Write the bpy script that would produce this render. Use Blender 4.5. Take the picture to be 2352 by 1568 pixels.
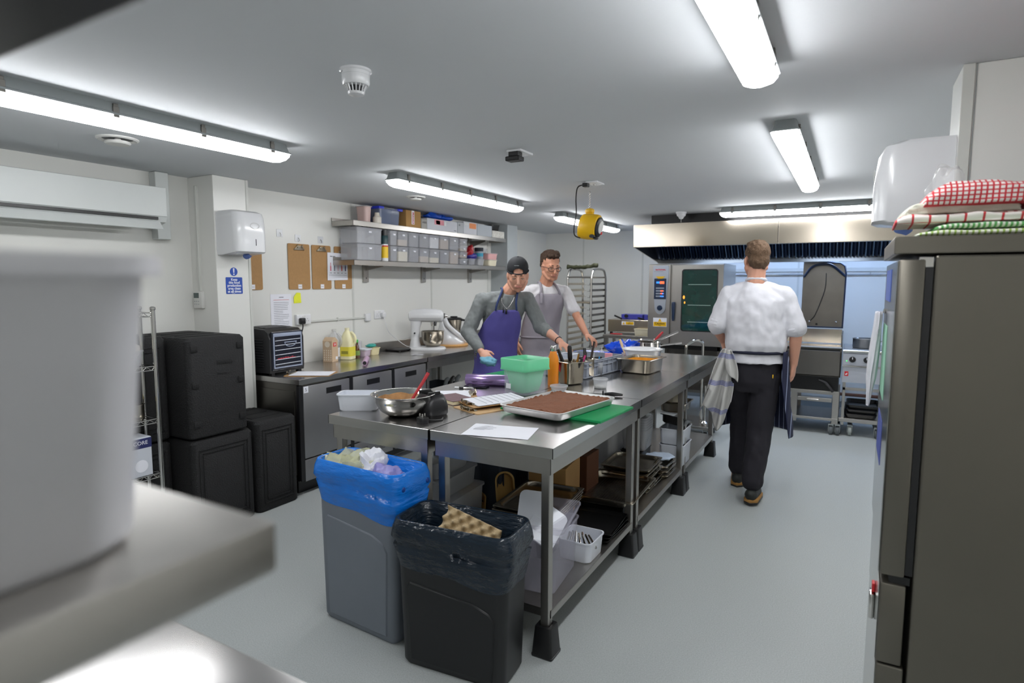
import bpy, bmesh, math, random
from mathutils import Vector, Matrix, noise
random.seed(7)
V = Vector
R = math.radians
for o in list(bpy.data.objects): bpy.data.objects.remove(o)
COL = bpy.context.scene.collection
SC = bpy.context.scene
# ------------------------------------------------------------------ camera, world, exposure
CAMH = 1.56
yaw, pitch, roll = R(-29.5), R(-5.68), R(0.10)
F_ = V((math.sin(yaw)*math.cos(pitch), math.cos(yaw)*math.cos(pitch), math.sin(pitch)))
r_ = V((math.cos(yaw), -math.sin(yaw), 0)); u_ = r_.cross(F_)
R_ = r_*math.cos(roll)+u_*math.sin(roll); U_ = u_*math.cos(roll)-r_*math.sin(roll)
cam = bpy.data.cameras.new('camera'); co = bpy.data.objects.new('camera', cam); COL.objects.link(co)
m = Matrix((R_, U_, -F_)).transposed().to_4x4(); m.translation = V((0, 0, CAMH)); co.matrix_world = m
cam.sensor_width = 36; cam.lens = 1377.3/2352*36; cam.clip_start = .02
cam.dof.use_dof = True; cam.dof.focus_distance = 3.2; cam.dof.aperture_fstop = 2.8
SC.camera = co
w = bpy.data.worlds.new('world'); SC.world = w; w.use_nodes = True
w.node_tree.nodes['Background'].inputs[0].default_value = (.9, .93, 1, 1)
w.node_tree.nodes['Background'].inputs[1].default_value = .25
SC.view_settings.view_transform = 'Standard'; SC.view_settings.look = 'None'
SC.view_settings.exposure = 0.38; SC.view_settings.gamma = 1; SC.view_settings.use_curve_mapping = False
LAMP = 20.0           # strength of the strip lights' diffusers
HOODLAMP = 5.0  # scales the hood's own lamps and the added fill behind it
# ------------------------------------------------------------------ materials
def lin(c):
    return tuple(((x/12.92) if x <= .04045 else ((x+.055)/1.055)**2.4) for x in (v/255 for v in c))
MC = {}
def pm(name, rgb, rough=.5, metal=0, var=.06, scale=8, bump=0, bscale=60, alpha=1, emit=0, coat=0, stretch=None, trans=0, spec=.5, rvar=.0, sss=0):
    if name in MC: return MC[name]
    m = bpy.data.materials.new(name); m.use_nodes = True; nt = m.node_tree; n = nt.nodes; l = nt.links
    b = n['Principled BSDF']; c = lin(rgb)
    tc = n.new('ShaderNodeTexCoord'); mp = n.new('ShaderNodeMapping'); l.new(tc.outputs['Object'], mp.inputs[0])
    if stretch: mp.inputs['Scale'].default_value = stretch
    nz = n.new('ShaderNodeTexNoise'); nz.inputs['Scale'].default_value = scale; nz.inputs['Detail'].default_value = 4
    l.new(mp.outputs[0], nz.inputs['Vector'])
    mx = n.new('ShaderNodeMix'); mx.data_type = 'RGBA'
    mx.inputs['A'].default_value = (*[v*(1-var) for v in c], 1); mx.inputs['B'].default_value = (*[min(1, v*(1+var)) for v in c], 1)
    l.new(nz.outputs['Fac'], mx.inputs['Factor']); l.new(mx.outputs['Result'], b.inputs['Base Color'])
    b.inputs['Roughness'].default_value = rough; b.inputs['Metallic'].default_value = metal
    b.inputs['Specular IOR Level'].default_value = spec
    if rvar:
        mr = n.new('ShaderNodeMapRange'); mr.inputs['To Min'].default_value = max(0, rough-rvar); mr.inputs['To Max'].default_value = rough+rvar
        l.new(nz.outputs['Fac'], mr.inputs['Value']); l.new(mr.outputs[0], b.inputs['Roughness'])
    if bump:
        n2 = n.new('ShaderNodeTexNoise'); n2.inputs['Scale'].default_value = bscale; n2.inputs['Detail'].default_value = 3
        l.new(mp.outputs[0], n2.inputs['Vector'])
        bp = n.new('ShaderNodeBump'); bp.inputs['Strength'].default_value = bump; bp.inputs['Distance'].default_value = .0015 if metal > .5 else .01
        l.new(n2.outputs['Fac'], bp.inputs['Height']); l.new(bp.outputs[0], b.inputs['Normal'])
    b.inputs['Alpha'].default_value = alpha
    if coat: b.inputs['Coat Weight'].default_value = coat; b.inputs['Coat Roughness'].default_value = .08
    if trans: b.inputs['Transmission Weight'].default_value = trans
    if emit: b.inputs['Emission Color'].default_value = (*c, 1); b.inputs['Emission Strength'].default_value = emit
    if sss: b.inputs['Subsurface Weight'].default_value = sss; b.inputs['Subsurface Radius'].default_value = (.02, .008, .004)
    MC[name] = m; return m
def stripes(name, base, line, axis=0, freq=20, width=.15, rough=.8, axis2=None, freq2=0, bump=.2, pairs=False):
    if name in MC: return MC[name]
    m = pm(name, base, rough, var=.08, bump=bump, bscale=25); nt = m.node_tree; n = nt.nodes; l = nt.links; b = n['Principled BSDF']
    tc = n['Texture Coordinate'] if 'Texture Coordinate' in n else n.new('ShaderNodeTexCoord')
    src = b.inputs['Base Color'].links[0].from_socket
    sx = n.new('ShaderNodeSeparateXYZ'); l.new(tc.outputs['Object'], sx.inputs[0])
    def band(ax, fr, w_):
        mu = n.new('ShaderNodeMath'); mu.operation = 'MULTIPLY'; mu.inputs[1].default_value = fr; l.new(sx.outputs[ax], mu.inputs[0])
        fr_ = n.new('ShaderNodeMath'); fr_.operation = 'FRACT'; l.new(mu.outputs[0], fr_.inputs[0])
        lt = n.new('ShaderNodeMath'); lt.operation = 'LESS_THAN'; lt.inputs[1].default_value = w_; l.new(fr_.outputs[0], lt.inputs[0]); return lt, fr_
    a, fa = band(axis, freq, width); out = a.outputs[0]
    if pairs:   # groups of three fine lines
        g, _ = band(axis, 105, .5); mm = n.new('ShaderNodeMath'); mm.operation = 'MULTIPLY'; l.new(out, mm.inputs[0]); l.new(g.outputs[0], mm.inputs[1]); out = mm.outputs[0]
    if axis2 is not None:
        c, _ = band(axis2, freq2, width); mm = n.new('ShaderNodeMath'); mm.operation = 'MAXIMUM'; l.new(out, mm.inputs[0]); l.new(c.outputs[0], mm.inputs[1]); out = mm.outputs[0]
    mx = n.new('ShaderNodeMix'); mx.data_type = 'RGBA'; l.new(out, mx.inputs['Factor']); l.new(src, mx.inputs['A']); mx.inputs['B'].default_value = (*lin(line), 1)
    l.new(mx.outputs['Result'], b.inputs['Base Color']); return m
STEEL = pm('brushed_steel', (176, 173, 168), .33, 1, .05, 5, 0, 9, stretch=(6, 6, 1), rvar=.05)
STEELTOP = pm('worktop_steel', (186, 184, 182), .24, 1, .04, 3, .25, 3, stretch=(2, 1, 1), rvar=.05)
STEELD = pm('dark_steel', (124, 121, 116), .36, 1, .06, 5, 0, 8, stretch=(4, 4, 1), rvar=.05)
STEELW = pm('warm_steel', (198, 188, 172), .22, 1, .04, 2, .3, 1.5, rvar=.05)
CHROME = pm('polished_steel', (205, 203, 200), .1, 1, .03)
PANM = pm('pan_steel', (170, 162, 148), .24, 1, .1, 10, .06, 20, rvar=.08)
TINNED = pm('aluminium_tray', (205, 205, 205), .42, .9, .08, 12, .1, 30)
DOORM = pm('fridge_door_steel', (150, 150, 152), .38, .75, .06, 4, .04, 20)
WALLM = pm('white_wall_cladding', (224, 224, 219), .28, 0, .02, 1.5, .02, 3, spec=.5)
CEILM = pm('matt_ceiling_paint', (212, 215, 218), .75, 0, .02, 2, .03, 60)
FLOORM = pm('speckled_vinyl_floor', (174, 179, 178), .45, 0, .34, 190, .05, 120, spec=.35)
WPL = pm('white_plastic', (225, 226, 228), .25, 0, .02, spec=.5, coat=.3)
WPM = pm('white_plastic_matt', (214, 214, 210), .5, 0, .03)
GREYPL = pm('grey_housing', (150, 156, 156), .5, 0, .04)
BLK = pm('black_plastic', (22, 22, 24), .38, 0, .1, 40)
BLKF = pm('black_foam', (17, 17, 18), .75, 0, .2, 60, .5, 120)
BLKM = pm('black_enamel', (14, 14, 15), .3, 0, .1, 20)
NAVY = pm('navy_rubber', (22, 42, 72), .3, 0, .1)
RUBG = pm('grey_rubber', (85, 90, 92), .6)
PP = pm('translucent_polypropylene', (214, 216, 222), .32, 0, .03, alpha=.30)
PPC = pm('clear_polycarbonate', (222, 220, 236), .08, 0, .02, alpha=.17)
PPG = pm('frosted_plastic', (214, 216, 220), .3, 0, .04, alpha=.34)
PPW = pm('milky_plastic', (230, 234, 242), .3, 0, .02, alpha=.93)
PAPER = pm('white_paper', (232, 233, 240), .8, 0, .02)
INK = pm('grey_ink', (120, 122, 130), .8)
INKD = pm('dark_ink', (30, 34, 44), .7)
REDINK = pm('red_ink', (200, 60, 60), .7)
HARD = pm('brown_hardboard', (172, 132, 84), .7, 0, .12, 60, .1, 150)
HARDL = pm('pale_hardboard_edge', (196, 160, 112), .7, 0, .1, 40)
CARD = pm('brown_cardboard', (176, 136, 82), .8, 0, .06, 10)
GREENB = pm('green_board', (0, 140, 78), .35, 0, .05, 10, .05, 90)
BLUEBAG = pm('blue_polythene', (14, 120, 222), .24, 0, .15, 9, .9, 14, alpha=.97, stretch=(1, 1, 3))
BLKBAG = pm('black_polythene', (24, 36, 48), .2, 0, .2, 9, .95, 16, stretch=(1, 1, 3))
GREENBAG = pm('pale_green_polythene', (128, 236, 182), .4, 0, .06, 8, .4, 12, alpha=.62)
SKIN = pm('skin', (205, 152, 128), .5, 0, .06, 25, .05, 60, sss=.08)
SKIN2 = pm('skin_ruddy', (208, 150, 122), .5, 0, .07, 25, .05, 60, sss=.08)
LIPS = pm('lips', (188, 122, 110), .5)
HAIRB = pm('brown_hair', (72, 52, 38), .75, 0, .3, 60, .8, 160)
HAIRL = pm('light_brown_hair', (92, 70, 50), .8, 0, .25, 60, .7, 160)
STUB = pm('stubble', (140, 104, 84), .8, 0, .2, 150, alpha=.55)
YEL = pm('yellow_plastic', (236, 186, 8), .4, 0, .04)
ORANGE = pm('orange_enamel', (238, 140, 20), .35, 0, .04)
# ------------------------------------------------------------------ mesh helpers
def nb(): return bmesh.new()
def mk(name, b, mat, parent=None, smooth=False, loc=None, rot=None, **kw):
    me = bpy.data.meshes.new(name)
    if isinstance(b, bmesh.types.BMesh):
        bmesh.ops.recalc_face_normals(b, faces=b.faces[:]); b.to_mesh(me); b.free()
    else: me = b; me.name = name
    if mat: me.materials.clear(); me.materials.append(mat)
    if smooth:
        for p in me.polygons: p.use_smooth = True
        if smooth != 2:
            try: me.set_sharp_from_angle(angle=R(38))
            except Exception: pass
    o = bpy.data.objects.new(name, me); COL.objects.link(o)
    if parent is not None: o.parent = parent
    if loc: o.location = loc
    if rot: o.rotation_euler = rot
    for k, v in kw.items(): o[k] = v
    return o
def tag(o, label, cat, group=None, kind=None):
    o['label'] = label; o['category'] = cat
    if group: o['group'] = group
    if kind: o['kind'] = kind
    return o
def thing(name, label, cat, loc=(0, 0, 0), rz=0, group=None, rot=None):
    o = bpy.data.objects.new(name, None); COL.objects.link(o); o.location = loc
    o.rotation_euler = rot or (0, 0, rz); o.empty_display_size = .05
    return tag(o, label, cat, group)
def struct(name, b, mat, parent=None, **k):
    o = mk(name, b, mat, parent, **k)
    if parent is None: o['kind'] = 'structure'
    return o
def dup(o, parent=None, loc=None, rz=None, label=None, group=None):
    c = o.copy(); COL.objects.link(c)
    if parent is not None: c.parent = parent
    for ch in list(o.children): dup(ch, c)
    if loc is not None: c.location = loc
    if rz is not None: c.rotation_euler = (0, 0, rz)
    if label: c['label'] = label
    if group: c['group'] = group
    return c
def box(b, x0, x1, y0, y1, z0, z1, bev=0, seg=2):
    vs = [b.verts.new((x, y, z)) for x in (x0, x1) for y in (y0, y1) for z in (z0, z1)]
    fs = [b.faces.new([vs[i] for i in q]) for q in ((0, 1, 3, 2), (4, 6, 7, 5), (0, 4, 5, 1), (2, 3, 7, 6), (0, 2, 6, 4), (1, 5, 7, 3))]
    if bev:
        es = {e for f in fs for e in f.edges}
        bmesh.ops.bevel(b, geom=list(es), offset=bev, segments=seg, profile=.5, affect='EDGES')
    return vs
def bx(x0, x1, y0, y1, z0, z1, bev=0, seg=2):
    b = nb(); box(b, x0, x1, y0, y1, z0, z1, bev, seg); return b
def frame_of(d, up=None):
    d = V(d).normalized(); up = V(up) if up else (V((0, 0, 1)) if abs(d.z) < .95 else V((1, 0, 0)))
    s = d.cross(up).normalized(); t = s.cross(d).normalized(); return s, t
def rings(b, rs, c0=True, c1=True, closed=False):
    vr = [[b.verts.new(p) for p in r] for r in rs]; n = len(vr[0])
    pairs = list(zip(vr, vr[1:])) + ([(vr[-1], vr[0])] if closed else [])
    for a, c in pairs:
        for i in range(n):
            j = (i+1) % n
            try: b.faces.new((a[i], a[j], c[j], c[i]))
            except ValueError: pass
    if not closed:
        if c0: b.faces.new(vr[0][::-1])
        if c1: b.faces.new(vr[-1])
    return vr
def circ(c, s, t, a, bb=None, n=12, ph=0):
    bb = a if bb is None else bb
    return [V(c)+s*(a*math.cos(2*math.pi*i/n+ph))+t*(bb*math.sin(2*math.pi*i/n+ph)) for i in range(n)]
def cyl(b, p0, p1, r0, r1=None, n=16, c0=True, c1=True):
    p0, p1 = V(p0), V(p1); s, t = frame_of(p1-p0); r1 = r0 if r1 is None else r1
    rings(b, [circ(p0, s, t, r0, n=n), circ(p1, s, t, r1, n=n)], c0, c1); return b
def tube(b, pts, r, n=8, closed=False, rad=None):
    pts = [V(p) for p in pts]; N = len(pts); rs = []; pt = None
    for i, p in enumerate(pts):
        if closed: d = pts[(i+1) % N]-pts[i-1]
        else: d = pts[min(i+1, N-1)]-pts[max(i-1, 0)]
        s, t = frame_of(d) if pt is None else (None, None)
        if pt is not None:
            d.normalize(); t = (pt-d*pt.dot(d)).normalized(); s = d.cross(t)
        pt = t; rs.append(circ(p, s, t, rad[i] if rad else r, n=n))
    rings(b, rs, closed=closed); return b
def lathe(b, prof, c=(0, 0, 0), n=24, c0=True, c1=True, axis='Z'):
    c = V(c); ex = {'Z': (V((1, 0, 0)), V((0, 1, 0)), V((0, 0, 1))), 'X': (V((0, 1, 0)), V((0, 0, 1)), V((1, 0, 0))), 'Y': (V((0, 0, 1)), V((1, 0, 0)), V((0, 1, 0)))}[axis]
    rings(b, [circ(c+ex[2]*z, ex[0], ex[1], max(r, .0004), n=n) for r, z in prof], c0, c1); return b
def rr(cx, cy, z, w, d, r, n=4):
    r = min(r, w/2-1e-4, d/2-1e-4); o = []
    for sx, sy, a0 in ((1, 1, 0), (-1, 1, 90), (-1, -1, 180), (1, -1, 270)):
        for i in range(n+1):
            a = R(a0+90*i/n); o.append(V((cx+sx*(w/2-r)+r*math.cos(a), cy+sy*(d/2-r)+r*math.sin(a), z)))
    return o
def tub(b, w, d, h, taper=.01, t=.002, r=.02, rim=.006, c=(0, 0, 0), flange=0, n=4, rimh=.004):
    x, y, z = c; W, D = w-2*taper, d-2*taper
    rs = [rr(x, y, z, W-.01, D-.01, r, n), rr(x, y, z+.006, W, D, r, n), rr(x, y, z+h-rimh, w-2*rim, d-2*rim, r, n), rr(x, y, z+h-rimh, w, d, r, n),
          rr(x, y, z+h, w, d, r, n), rr(x, y, z+h, w-2*rim-2*t, d-2*rim-2*t, max(r-t, .003), n), rr(x, y, z+t+.004, W-2*t, D-2*t, max(r-t, .003), n)]
    rings(b, rs); return b
def text(s, size, parent, loc, rot, mat, name='lettering', ext=.0006, bold=0, align='CENTER', sx=1, space=1.0):
    cu = bpy.data.curves.new(name, 'FONT'); cu.body = s; cu.size = size; cu.extrude = ext; cu.align_x = align; cu.align_y = 'CENTER'; cu.offset = bold; cu.space_line = space; cu.resolution_u = 3
    to = bpy.data.objects.new(name, cu); COL.objects.link(to); dg = bpy.context.evaluated_depsgraph_get()
    me = bpy.data.meshes.new_from_object(to.evaluated_get(dg)); bpy.data.objects.remove(to); bpy.data.curves.remove(cu)
    o = mk(name, me, mat, parent, loc=loc, rot=rot); o.scale = (sx, 1, 1); return o
def remesh(b, voxel, smooth=4, fac=.5, disp=0, dscale=.15):
    me = bpy.data.meshes.new('tmp'); bmesh.ops.recalc_face_normals(b, faces=b.faces[:]); b.to_mesh(me); b.free()
    o = bpy.data.objects.new('tmp', me); COL.objects.link(o)
    md = o.modifiers.new('r', 'REMESH'); md.mode = 'VOXEL'; md.voxel_size = voxel; md.use_smooth_shade = True
    if smooth: s = o.modifiers.new('s', 'SMOOTH'); s.iterations = smooth; s.factor = fac
    dg = bpy.context.evaluated_depsgraph_get(); out = bpy.data.meshes.new_from_object(o.evaluated_get(dg))
    bpy.data.objects.remove(o)
    if disp:
        nn = [v.normal.copy() for v in out.vertices]
        for v, q in zip(out.vertices, nn):
            c = v.co; k = noise.noise(V((c.x/dscale, c.y/dscale, c.z/dscale*.55)))+.5*noise.noise(V((c.x/dscale*2.3+5, c.y/dscale*2.3, c.z/dscale*1.6)))
            v.co = c+q*(disp*k)
    return out
def ell(b, c, r, rot=None, u=14, v=10):
    M = Matrix.Translation(V(c)) @ (rot if rot is not None else Matrix.Identity(4)) @ Matrix.Diagonal((*(r if hasattr(r, '__len__') else (r, r, r)), 1))
    bmesh.ops.create_uvsphere(b, u_segments=u, v_segments=v, radius=1, matrix=M)
def cap(b, p0, p1, r0, r1=None, n=12):
    r1 = r0 if r1 is None else r1; p0, p1 = V(p0), V(p1); d = (p1-p0).normalized(); s, t = frame_of(d); rs = []
    for k in (-.98, -.7, -.35, 0): rs.append(circ(p0+d*(r0*k), s, t, r0*math.sqrt(1-k*k), n=n))
    for k in (0, .35, .7, .98): rs.append(circ(p1+d*(r1*k), s, t, r1*math.sqrt(1-k*k), n=n))
    rings(b, rs)
def eloft(b, secs, n=20):   # sections: (centre, side vector, front vector, half width, half depth)
    rings(b, [circ(V(c), V(s).normalized(), V(f).normalized(), a, d, n=n) for c, s, f, a, d in secs])
# ------------------------------------------------------------------ room shell
XL, XR, YB, YF, ZC = -4.12, .90, 8.34, -2.2, 2.285
struct('floor', bx(XL-.1, XR+.1, YF-.1, YB+.1, -.1, 0), FLOORM)
struct('ceiling', bx(XL-.1, XR+.1, YF-.1, YB+.1, ZC, ZC+.1), CEILM)
wl = struct('wall_left', bx(XL-.1, XL, YF, YB, 0, ZC), WALLM)
wb = struct('wall_back', bx(XL-.1, XR+.1, YB, YB+.1, 0, ZC), WALLM)
wr = struct('wall_right', bx(XR, XR+.1, YF, YB, 0, ZC), WALLM)
wf = struct('wall_front', bx(XL-.1, XR+.1, YF-.1, YF, 0, ZC), WALLM)
TRIMM = pm('white_upvc_trim', (205, 206, 200), .35)
for y in (3.0, 4.22, 5.44, 6.64): mk('joint_strip', bx(XL, XL+.004, y-.012, y+.012, 0, ZC, .001), TRIMM, wl)
for x in (-3.5, -2.6, -.6): mk('joint_strip', bx(x-.012, x+.012, YB-.004, YB, 0, ZC, .001), TRIMM, wb)
struct('trim_1', bx(XL, XL+.28, 2.63, 2.91, 0, ZC-.0005, .004), WALLM)           # boxed-in columns
p1 = bpy.data.objects['trim_1']
mk('joint_strip', bx(-3.842, -3.836, 2.885, 2.905, 0, ZC-.001, .001), TRIMM, p1)
mk('conduit', bx(-4.03, -4.008, 2.612, 2.632, 1.49, 2.22, .003), TRIMM, p1)
struct('trim_2', bx(XL, -3.87, 6.72, 6.98, 0, ZC-.0005, .004), pm('grey_clad_column', (178, 184, 186), .35))
struct('trim_3', bx(.285, XR, 2.56, 2.80, 0, ZC-.0005, .004), WALLM)
p3 = bpy.data.objects['trim_3']
mk('joint_strip', bx(.285, .318, 2.553, 2.562, 0, ZC-.001, .001), TRIMM, p3)
mk('joint_strip', bx(.3225, .3245, 2.5575, 2.562, 0, ZC-.001, 0), GREYPL, p3)
struct('baseboard_left', bx(XL, XL+.012, YF, YB, 0, .1, .003), pm('grey_coved_skirting', (135, 142, 144), .5))
struct('baseboard_back', bx(XL, XR, YB-.012, YB, 0, .1, .003), MC['grey_coved_skirting'])
# ------------------------------------------------------------------ strip lights
LMAT = pm('lit_diffuser', (246, 249, 255), .4, emit=1)
LMAT.node_tree.nodes['Principled BSDF'].inputs['Emission Strength'].default_value = LAMP
LMAT.node_tree.nodes['Principled BSDF'].inputs['Emission Color'].default_value = (.97, .98, 1, 1)
def strip_light(x, y0, y1, label, along='Y'):
    L = y1-y0
    t = thing('ceiling_strip_light', label, 'light', (x, (y0+y1)/2, ZC) if along == 'Y' else ((y0+y1)/2, x, ZC), 0 if along == 'Y' else R(90), 'sealed strip lights on the ceiling')
    b = nb(); rings(b, [rr(0, 0, 0, .088, L-.04, .015), rr(0, 0, -.04, .106, L-.008, .02), rr(0, 0, -.046, .124, L+.008, .022), rr(0, 0, -.052, .124, L+.008, .022), rr(0, 0, -.052, .106, L-.008, .02)]); mk('housing', b, GREYPL, t, True)
    b = nb(); rings(b, [rr(0, 0, -.0525, .112, L-.004, .022), rr(0, 0, -.064, .112, L-.004, .024), rr(0, 0, -.082, .094, L-.03, .03), rr(0, 0, -.093, .06, L-.07, .03)]); mk('diffuser', b, LMAT, t, True)
    for k in range(5):
        for s in (-1, 1):
            yy = -L/2+.12+k*(L-.24)/4
            b = nb(); box(b, s*.054-.004, s*.054+.004, yy-.012, yy+.012, -.062, -.018, .002); box(b, s*.048-.008, s*.048+.008, yy-.009, yy+.009, -.028, -.006, .002)
            mk('clip', b, STEELD, t)
    return t
strip_light(-2.70, .52, 2.28, 'strip light in the left row nearest the camera, running off the picture edge')
strip_light(-2.70, 3.14, 4.90, 'strip light above the wall shelves, middle one of the left row')
strip_light(-2.70, 5.74, 7.50, 'strip light behind the hanging yellow reel, farthest of the left row')
strip_light(-.30, .44, 2.20, 'large strip light cut by the top edge of the picture, right row')
strip_light(-.30, 2.99, 4.83, 'strip light above the aisle, second in the right row')
strip_light(6.22, -1.17, .59, 'strip light running crosswise in front of the extraction hood', 'X')
strip_light(-.30, -1.9, -.3, 'strip light over the space behind the camera, right row')
# smoke detectors, vents, ceiling sockets
t = thing('smoke_detector', 'white smoke detector on the ceiling with slotted nose, left of centre', 'detector', (-1.53, 1.605, ZC))
b = nb(); lathe(b, [(.054, 0), (.054, -.006), (.049, -.01), (.047, -.026), (.047, -.045), (.043, -.052), (.028, -.054)][::1], n=36); mk('base', b, WPL, t, True)
b = nb(); lathe(b, [(.047, -.0165), (.0478, -.018), (.0478, -.020), (.047, -.0215)], n=36); mk('groove_ring', b, GREYPL, t, True)
b = nb(); lathe(b, [(.029, -.0745), (.027, -.082), (.012, -.086)], n=30); lathe(b, [(.021, -.05), (.021, -.076)], n=20); mk('nose', b, WPL, t, True)
b = nb(); lathe(b, [(.024, -.051), (.024, -.0745)], n=20); mk('sensor_chamber', b, BLK, t, True)
for k in range(16):
    a = k*math.pi/8; b = nb(); tube(b, [(.036*math.cos(a), .036*math.sin(a), -.052), (.029*math.cos(a), .029*math.sin(a), -.066), (.027*math.cos(a), .027*math.sin(a), -.077)], .0022, 5); mk('rib', b, WPL, t, True)
mk('label_window', bx(-.012, .012, -.0485, -.046, -.014, -.009), BLK, t, rot=(0, 0, R(-35)))
t = thing('heat_detector', 'small clear and white detector on the ceiling in front of the hood', 'detector', (-1.59, 6.38, ZC-.0))
b = nb(); lathe(b, [(.055, 0), (.055, -.012), (.048, -.02), (.044, -.04), (.03, -.05), (.02, -.07), (.004, -.075)], n=24); mk('body', b, WPL, t, True)
b = nb(); cyl(b, (0, 0, -.07), (0, 0, -.105), .003, n=8); mk('probe', b, CHROME, t, True)
def air_vent(x, y, r, lab):
    t = thing('ceiling_air_valve', lab, 'vent', (x, y, ZC))
    b = nb(); rings(b, [circ((0, 0, z), V((1, 0, 0)), V((0, 1, 0)), q, n=36) for q, z in ((r, 0), (r, -.006), (r*.9, -.011), (r*.74, -.004), (r*.72, 0))], closed=False, c1=False); mk('ring', b, WPM, t, True)
    b = nb(); lathe(b, [(r*.15, -.001), (r*.2, -.014), (r*.6, -.016), (r*.62, -.024), (r*.55, -.03), (r*.1, -.032)], n=32); mk('disc', b, WPM, t, True)
    b = nb(); lathe(b, [(r*.73, -.0005), (r*.73, -.001)], n=24); mk('throat', b, BLK, t)
air_vent(-3.31, 1.75, .095, 'round white air valve in the ceiling below the nearest left strip light')
air_vent(-3.31, 4.16, .085, 'round white air valve in the ceiling above the wall shelves')
def ceil_socket(x, y, lab, plug=True):
    t = thing('ceiling_socket', lab, 'socket', (x, y, ZC), R(0))
    mk('plate', bx(-.045, .045, -.075, .075, -.012, 0, .003), WPL, t)
    mk('switch', bx(-.02, -.008, .01, .03, -.015, -.012, .001), WPM, t)
    return t
ceil_socket(-1.66, 3.02, 'white double socket on the ceiling holding a black adaptor')
t = thing('plug_adaptor', 'black plug-in adaptor hanging from the nearer ceiling socket', 'adaptor', (-1.66, 2.97, ZC-.012))
b = nb(); box(b, -.03, .03, -.03, .025, -.025, 0, .004); mk('plug_body', b, BLK, t); b = nb(); box(b, -.048, .04, -.035, .03, -.05, -.0245, .006); mk('adaptor_body', b, BLK, t)
ceil_socket(-1.68, 4.20, 'white double socket on the ceiling above the yellow reel')
t = thing('cable_reel', 'yellow retractable cable reel hanging on a chain from the ceiling', 'reel', (-1.86, 4.55, 2.0), R(92)); REEL = t; t.scale = (1, 1.45, 1)
b = nb(); rs = []
for k, (y, q) in enumerate(((-.05, .088), (-.044, .095), (0, .1), (.044, .095), (.05, .088))):
    rs.append([V((q*1.0*math.cos(a)*(1 if abs(math.cos(a)) < .8 else .93), y, q*1.05*math.sin(a))) for a in [2*math.pi*i/12+.26 for i in range(12)]])
rings(b, rs); bmesh.ops.bevel(b, geom=b.edges[:], offset=.004, segments=2, affect='EDGES'); mk('case', b, YEL, t, True, rot=(R(8), 0, 0))
b = nb(); lathe(b, [(.078, -.051), (.078, -.058), (.06, -.064), (.02, -.064)], n=28, axis='Y'); mk('side_ring', b, BLK, t, True, rot=(R(8), 0, 0))
b = nb(); lathe(b, [(.052, -.062), (.05, -.068), (.02, -.069)], n=24, axis='Y'); mk('side_disc', b, WPM, t, True, rot=(R(8), 0, 0))
b = nb(); lathe(b, [(.012, -.066), (.012, -.073)], (0.02, 0, -.045), n=12, axis='Y'); mk('red_button', b, pm('red_plastic', (190, 30, 36), .4), t, True, rot=(R(8), 0, 0))
b = nb(); lathe(b, [(.02, -.006), (.027, .0), (.027, .02), (.016, .03)], (.035, .01, .118), n=16); box(b, .015, .055, -.012, .03, .07, .12, .006); mk('hanger', b, YEL, t, True)
b = nb(); lathe(b, [(.014, 0), (.014, .03)], (-.075, -.03, -.08), n=10, axis='X'); lathe(b, [(.012, 0), (.012, .03)], (-.05, -.045, -.095), n=10, axis='X'); mk('cable_gland', b, BLK, t, True)
b = nb()
for k in range(15):
    z = .137+k*.0095; s = k % 2
    pts = [(.033+(.0045*math.cos(a) if s else 0), .01+(0 if s else .0045*math.cos(a)), z+.0075*math.sin(a)) for a in [i*math.pi/4 for i in range(8)]]
    tube(b, pts, .0012, 4, closed=True)
cyl(b, (.033, .01, .27), (.033, .01, .285), .002, n=6)
mk('chain', b, CHROME, t, True)
b = nb(); P0 = [(-1.73, 4.13, 2.262), (-1.79, 4.14, 2.25), (-1.83, 4.2, 2.18), (-1.87, 4.3, 2.08), (-1.93, 4.4, 1.99), (-1.95, 4.46, 1.93), (-1.92, 4.5, 1.91)]
def bez(P, n=6):
    P = [V(p) for p in P]; out = []
    for i in range(len(P)-1):
        a, c = P[i], P[i+1]; m0 = (P[i+1]-P[max(i-1, 0)])/2; m1 = (P[min(i+2, len(P)-1)]-P[i])/2
        for k in range(n):
            s = k/n; out.append(a*(2*s**3-3*s*s+1)+m0*(s**3-2*s*s+s)+c*(-2*s**3+3*s*s)+m1*(s**3-s*s))
    return out+[P[-1]]
tube(b, bez(P0), .005, 6); o = mk('power_cord', b, BLK, None, True); REELCORD = o
bpy.context.view_layer.update(); o.parent = REEL; o.matrix_parent_inverse = REEL.matrix_world.inverted(); mk('plug', bx(-1.745, -1.705, 4.11, 4.16, 2.245, 2.273, .005), BLK, o)
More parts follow.
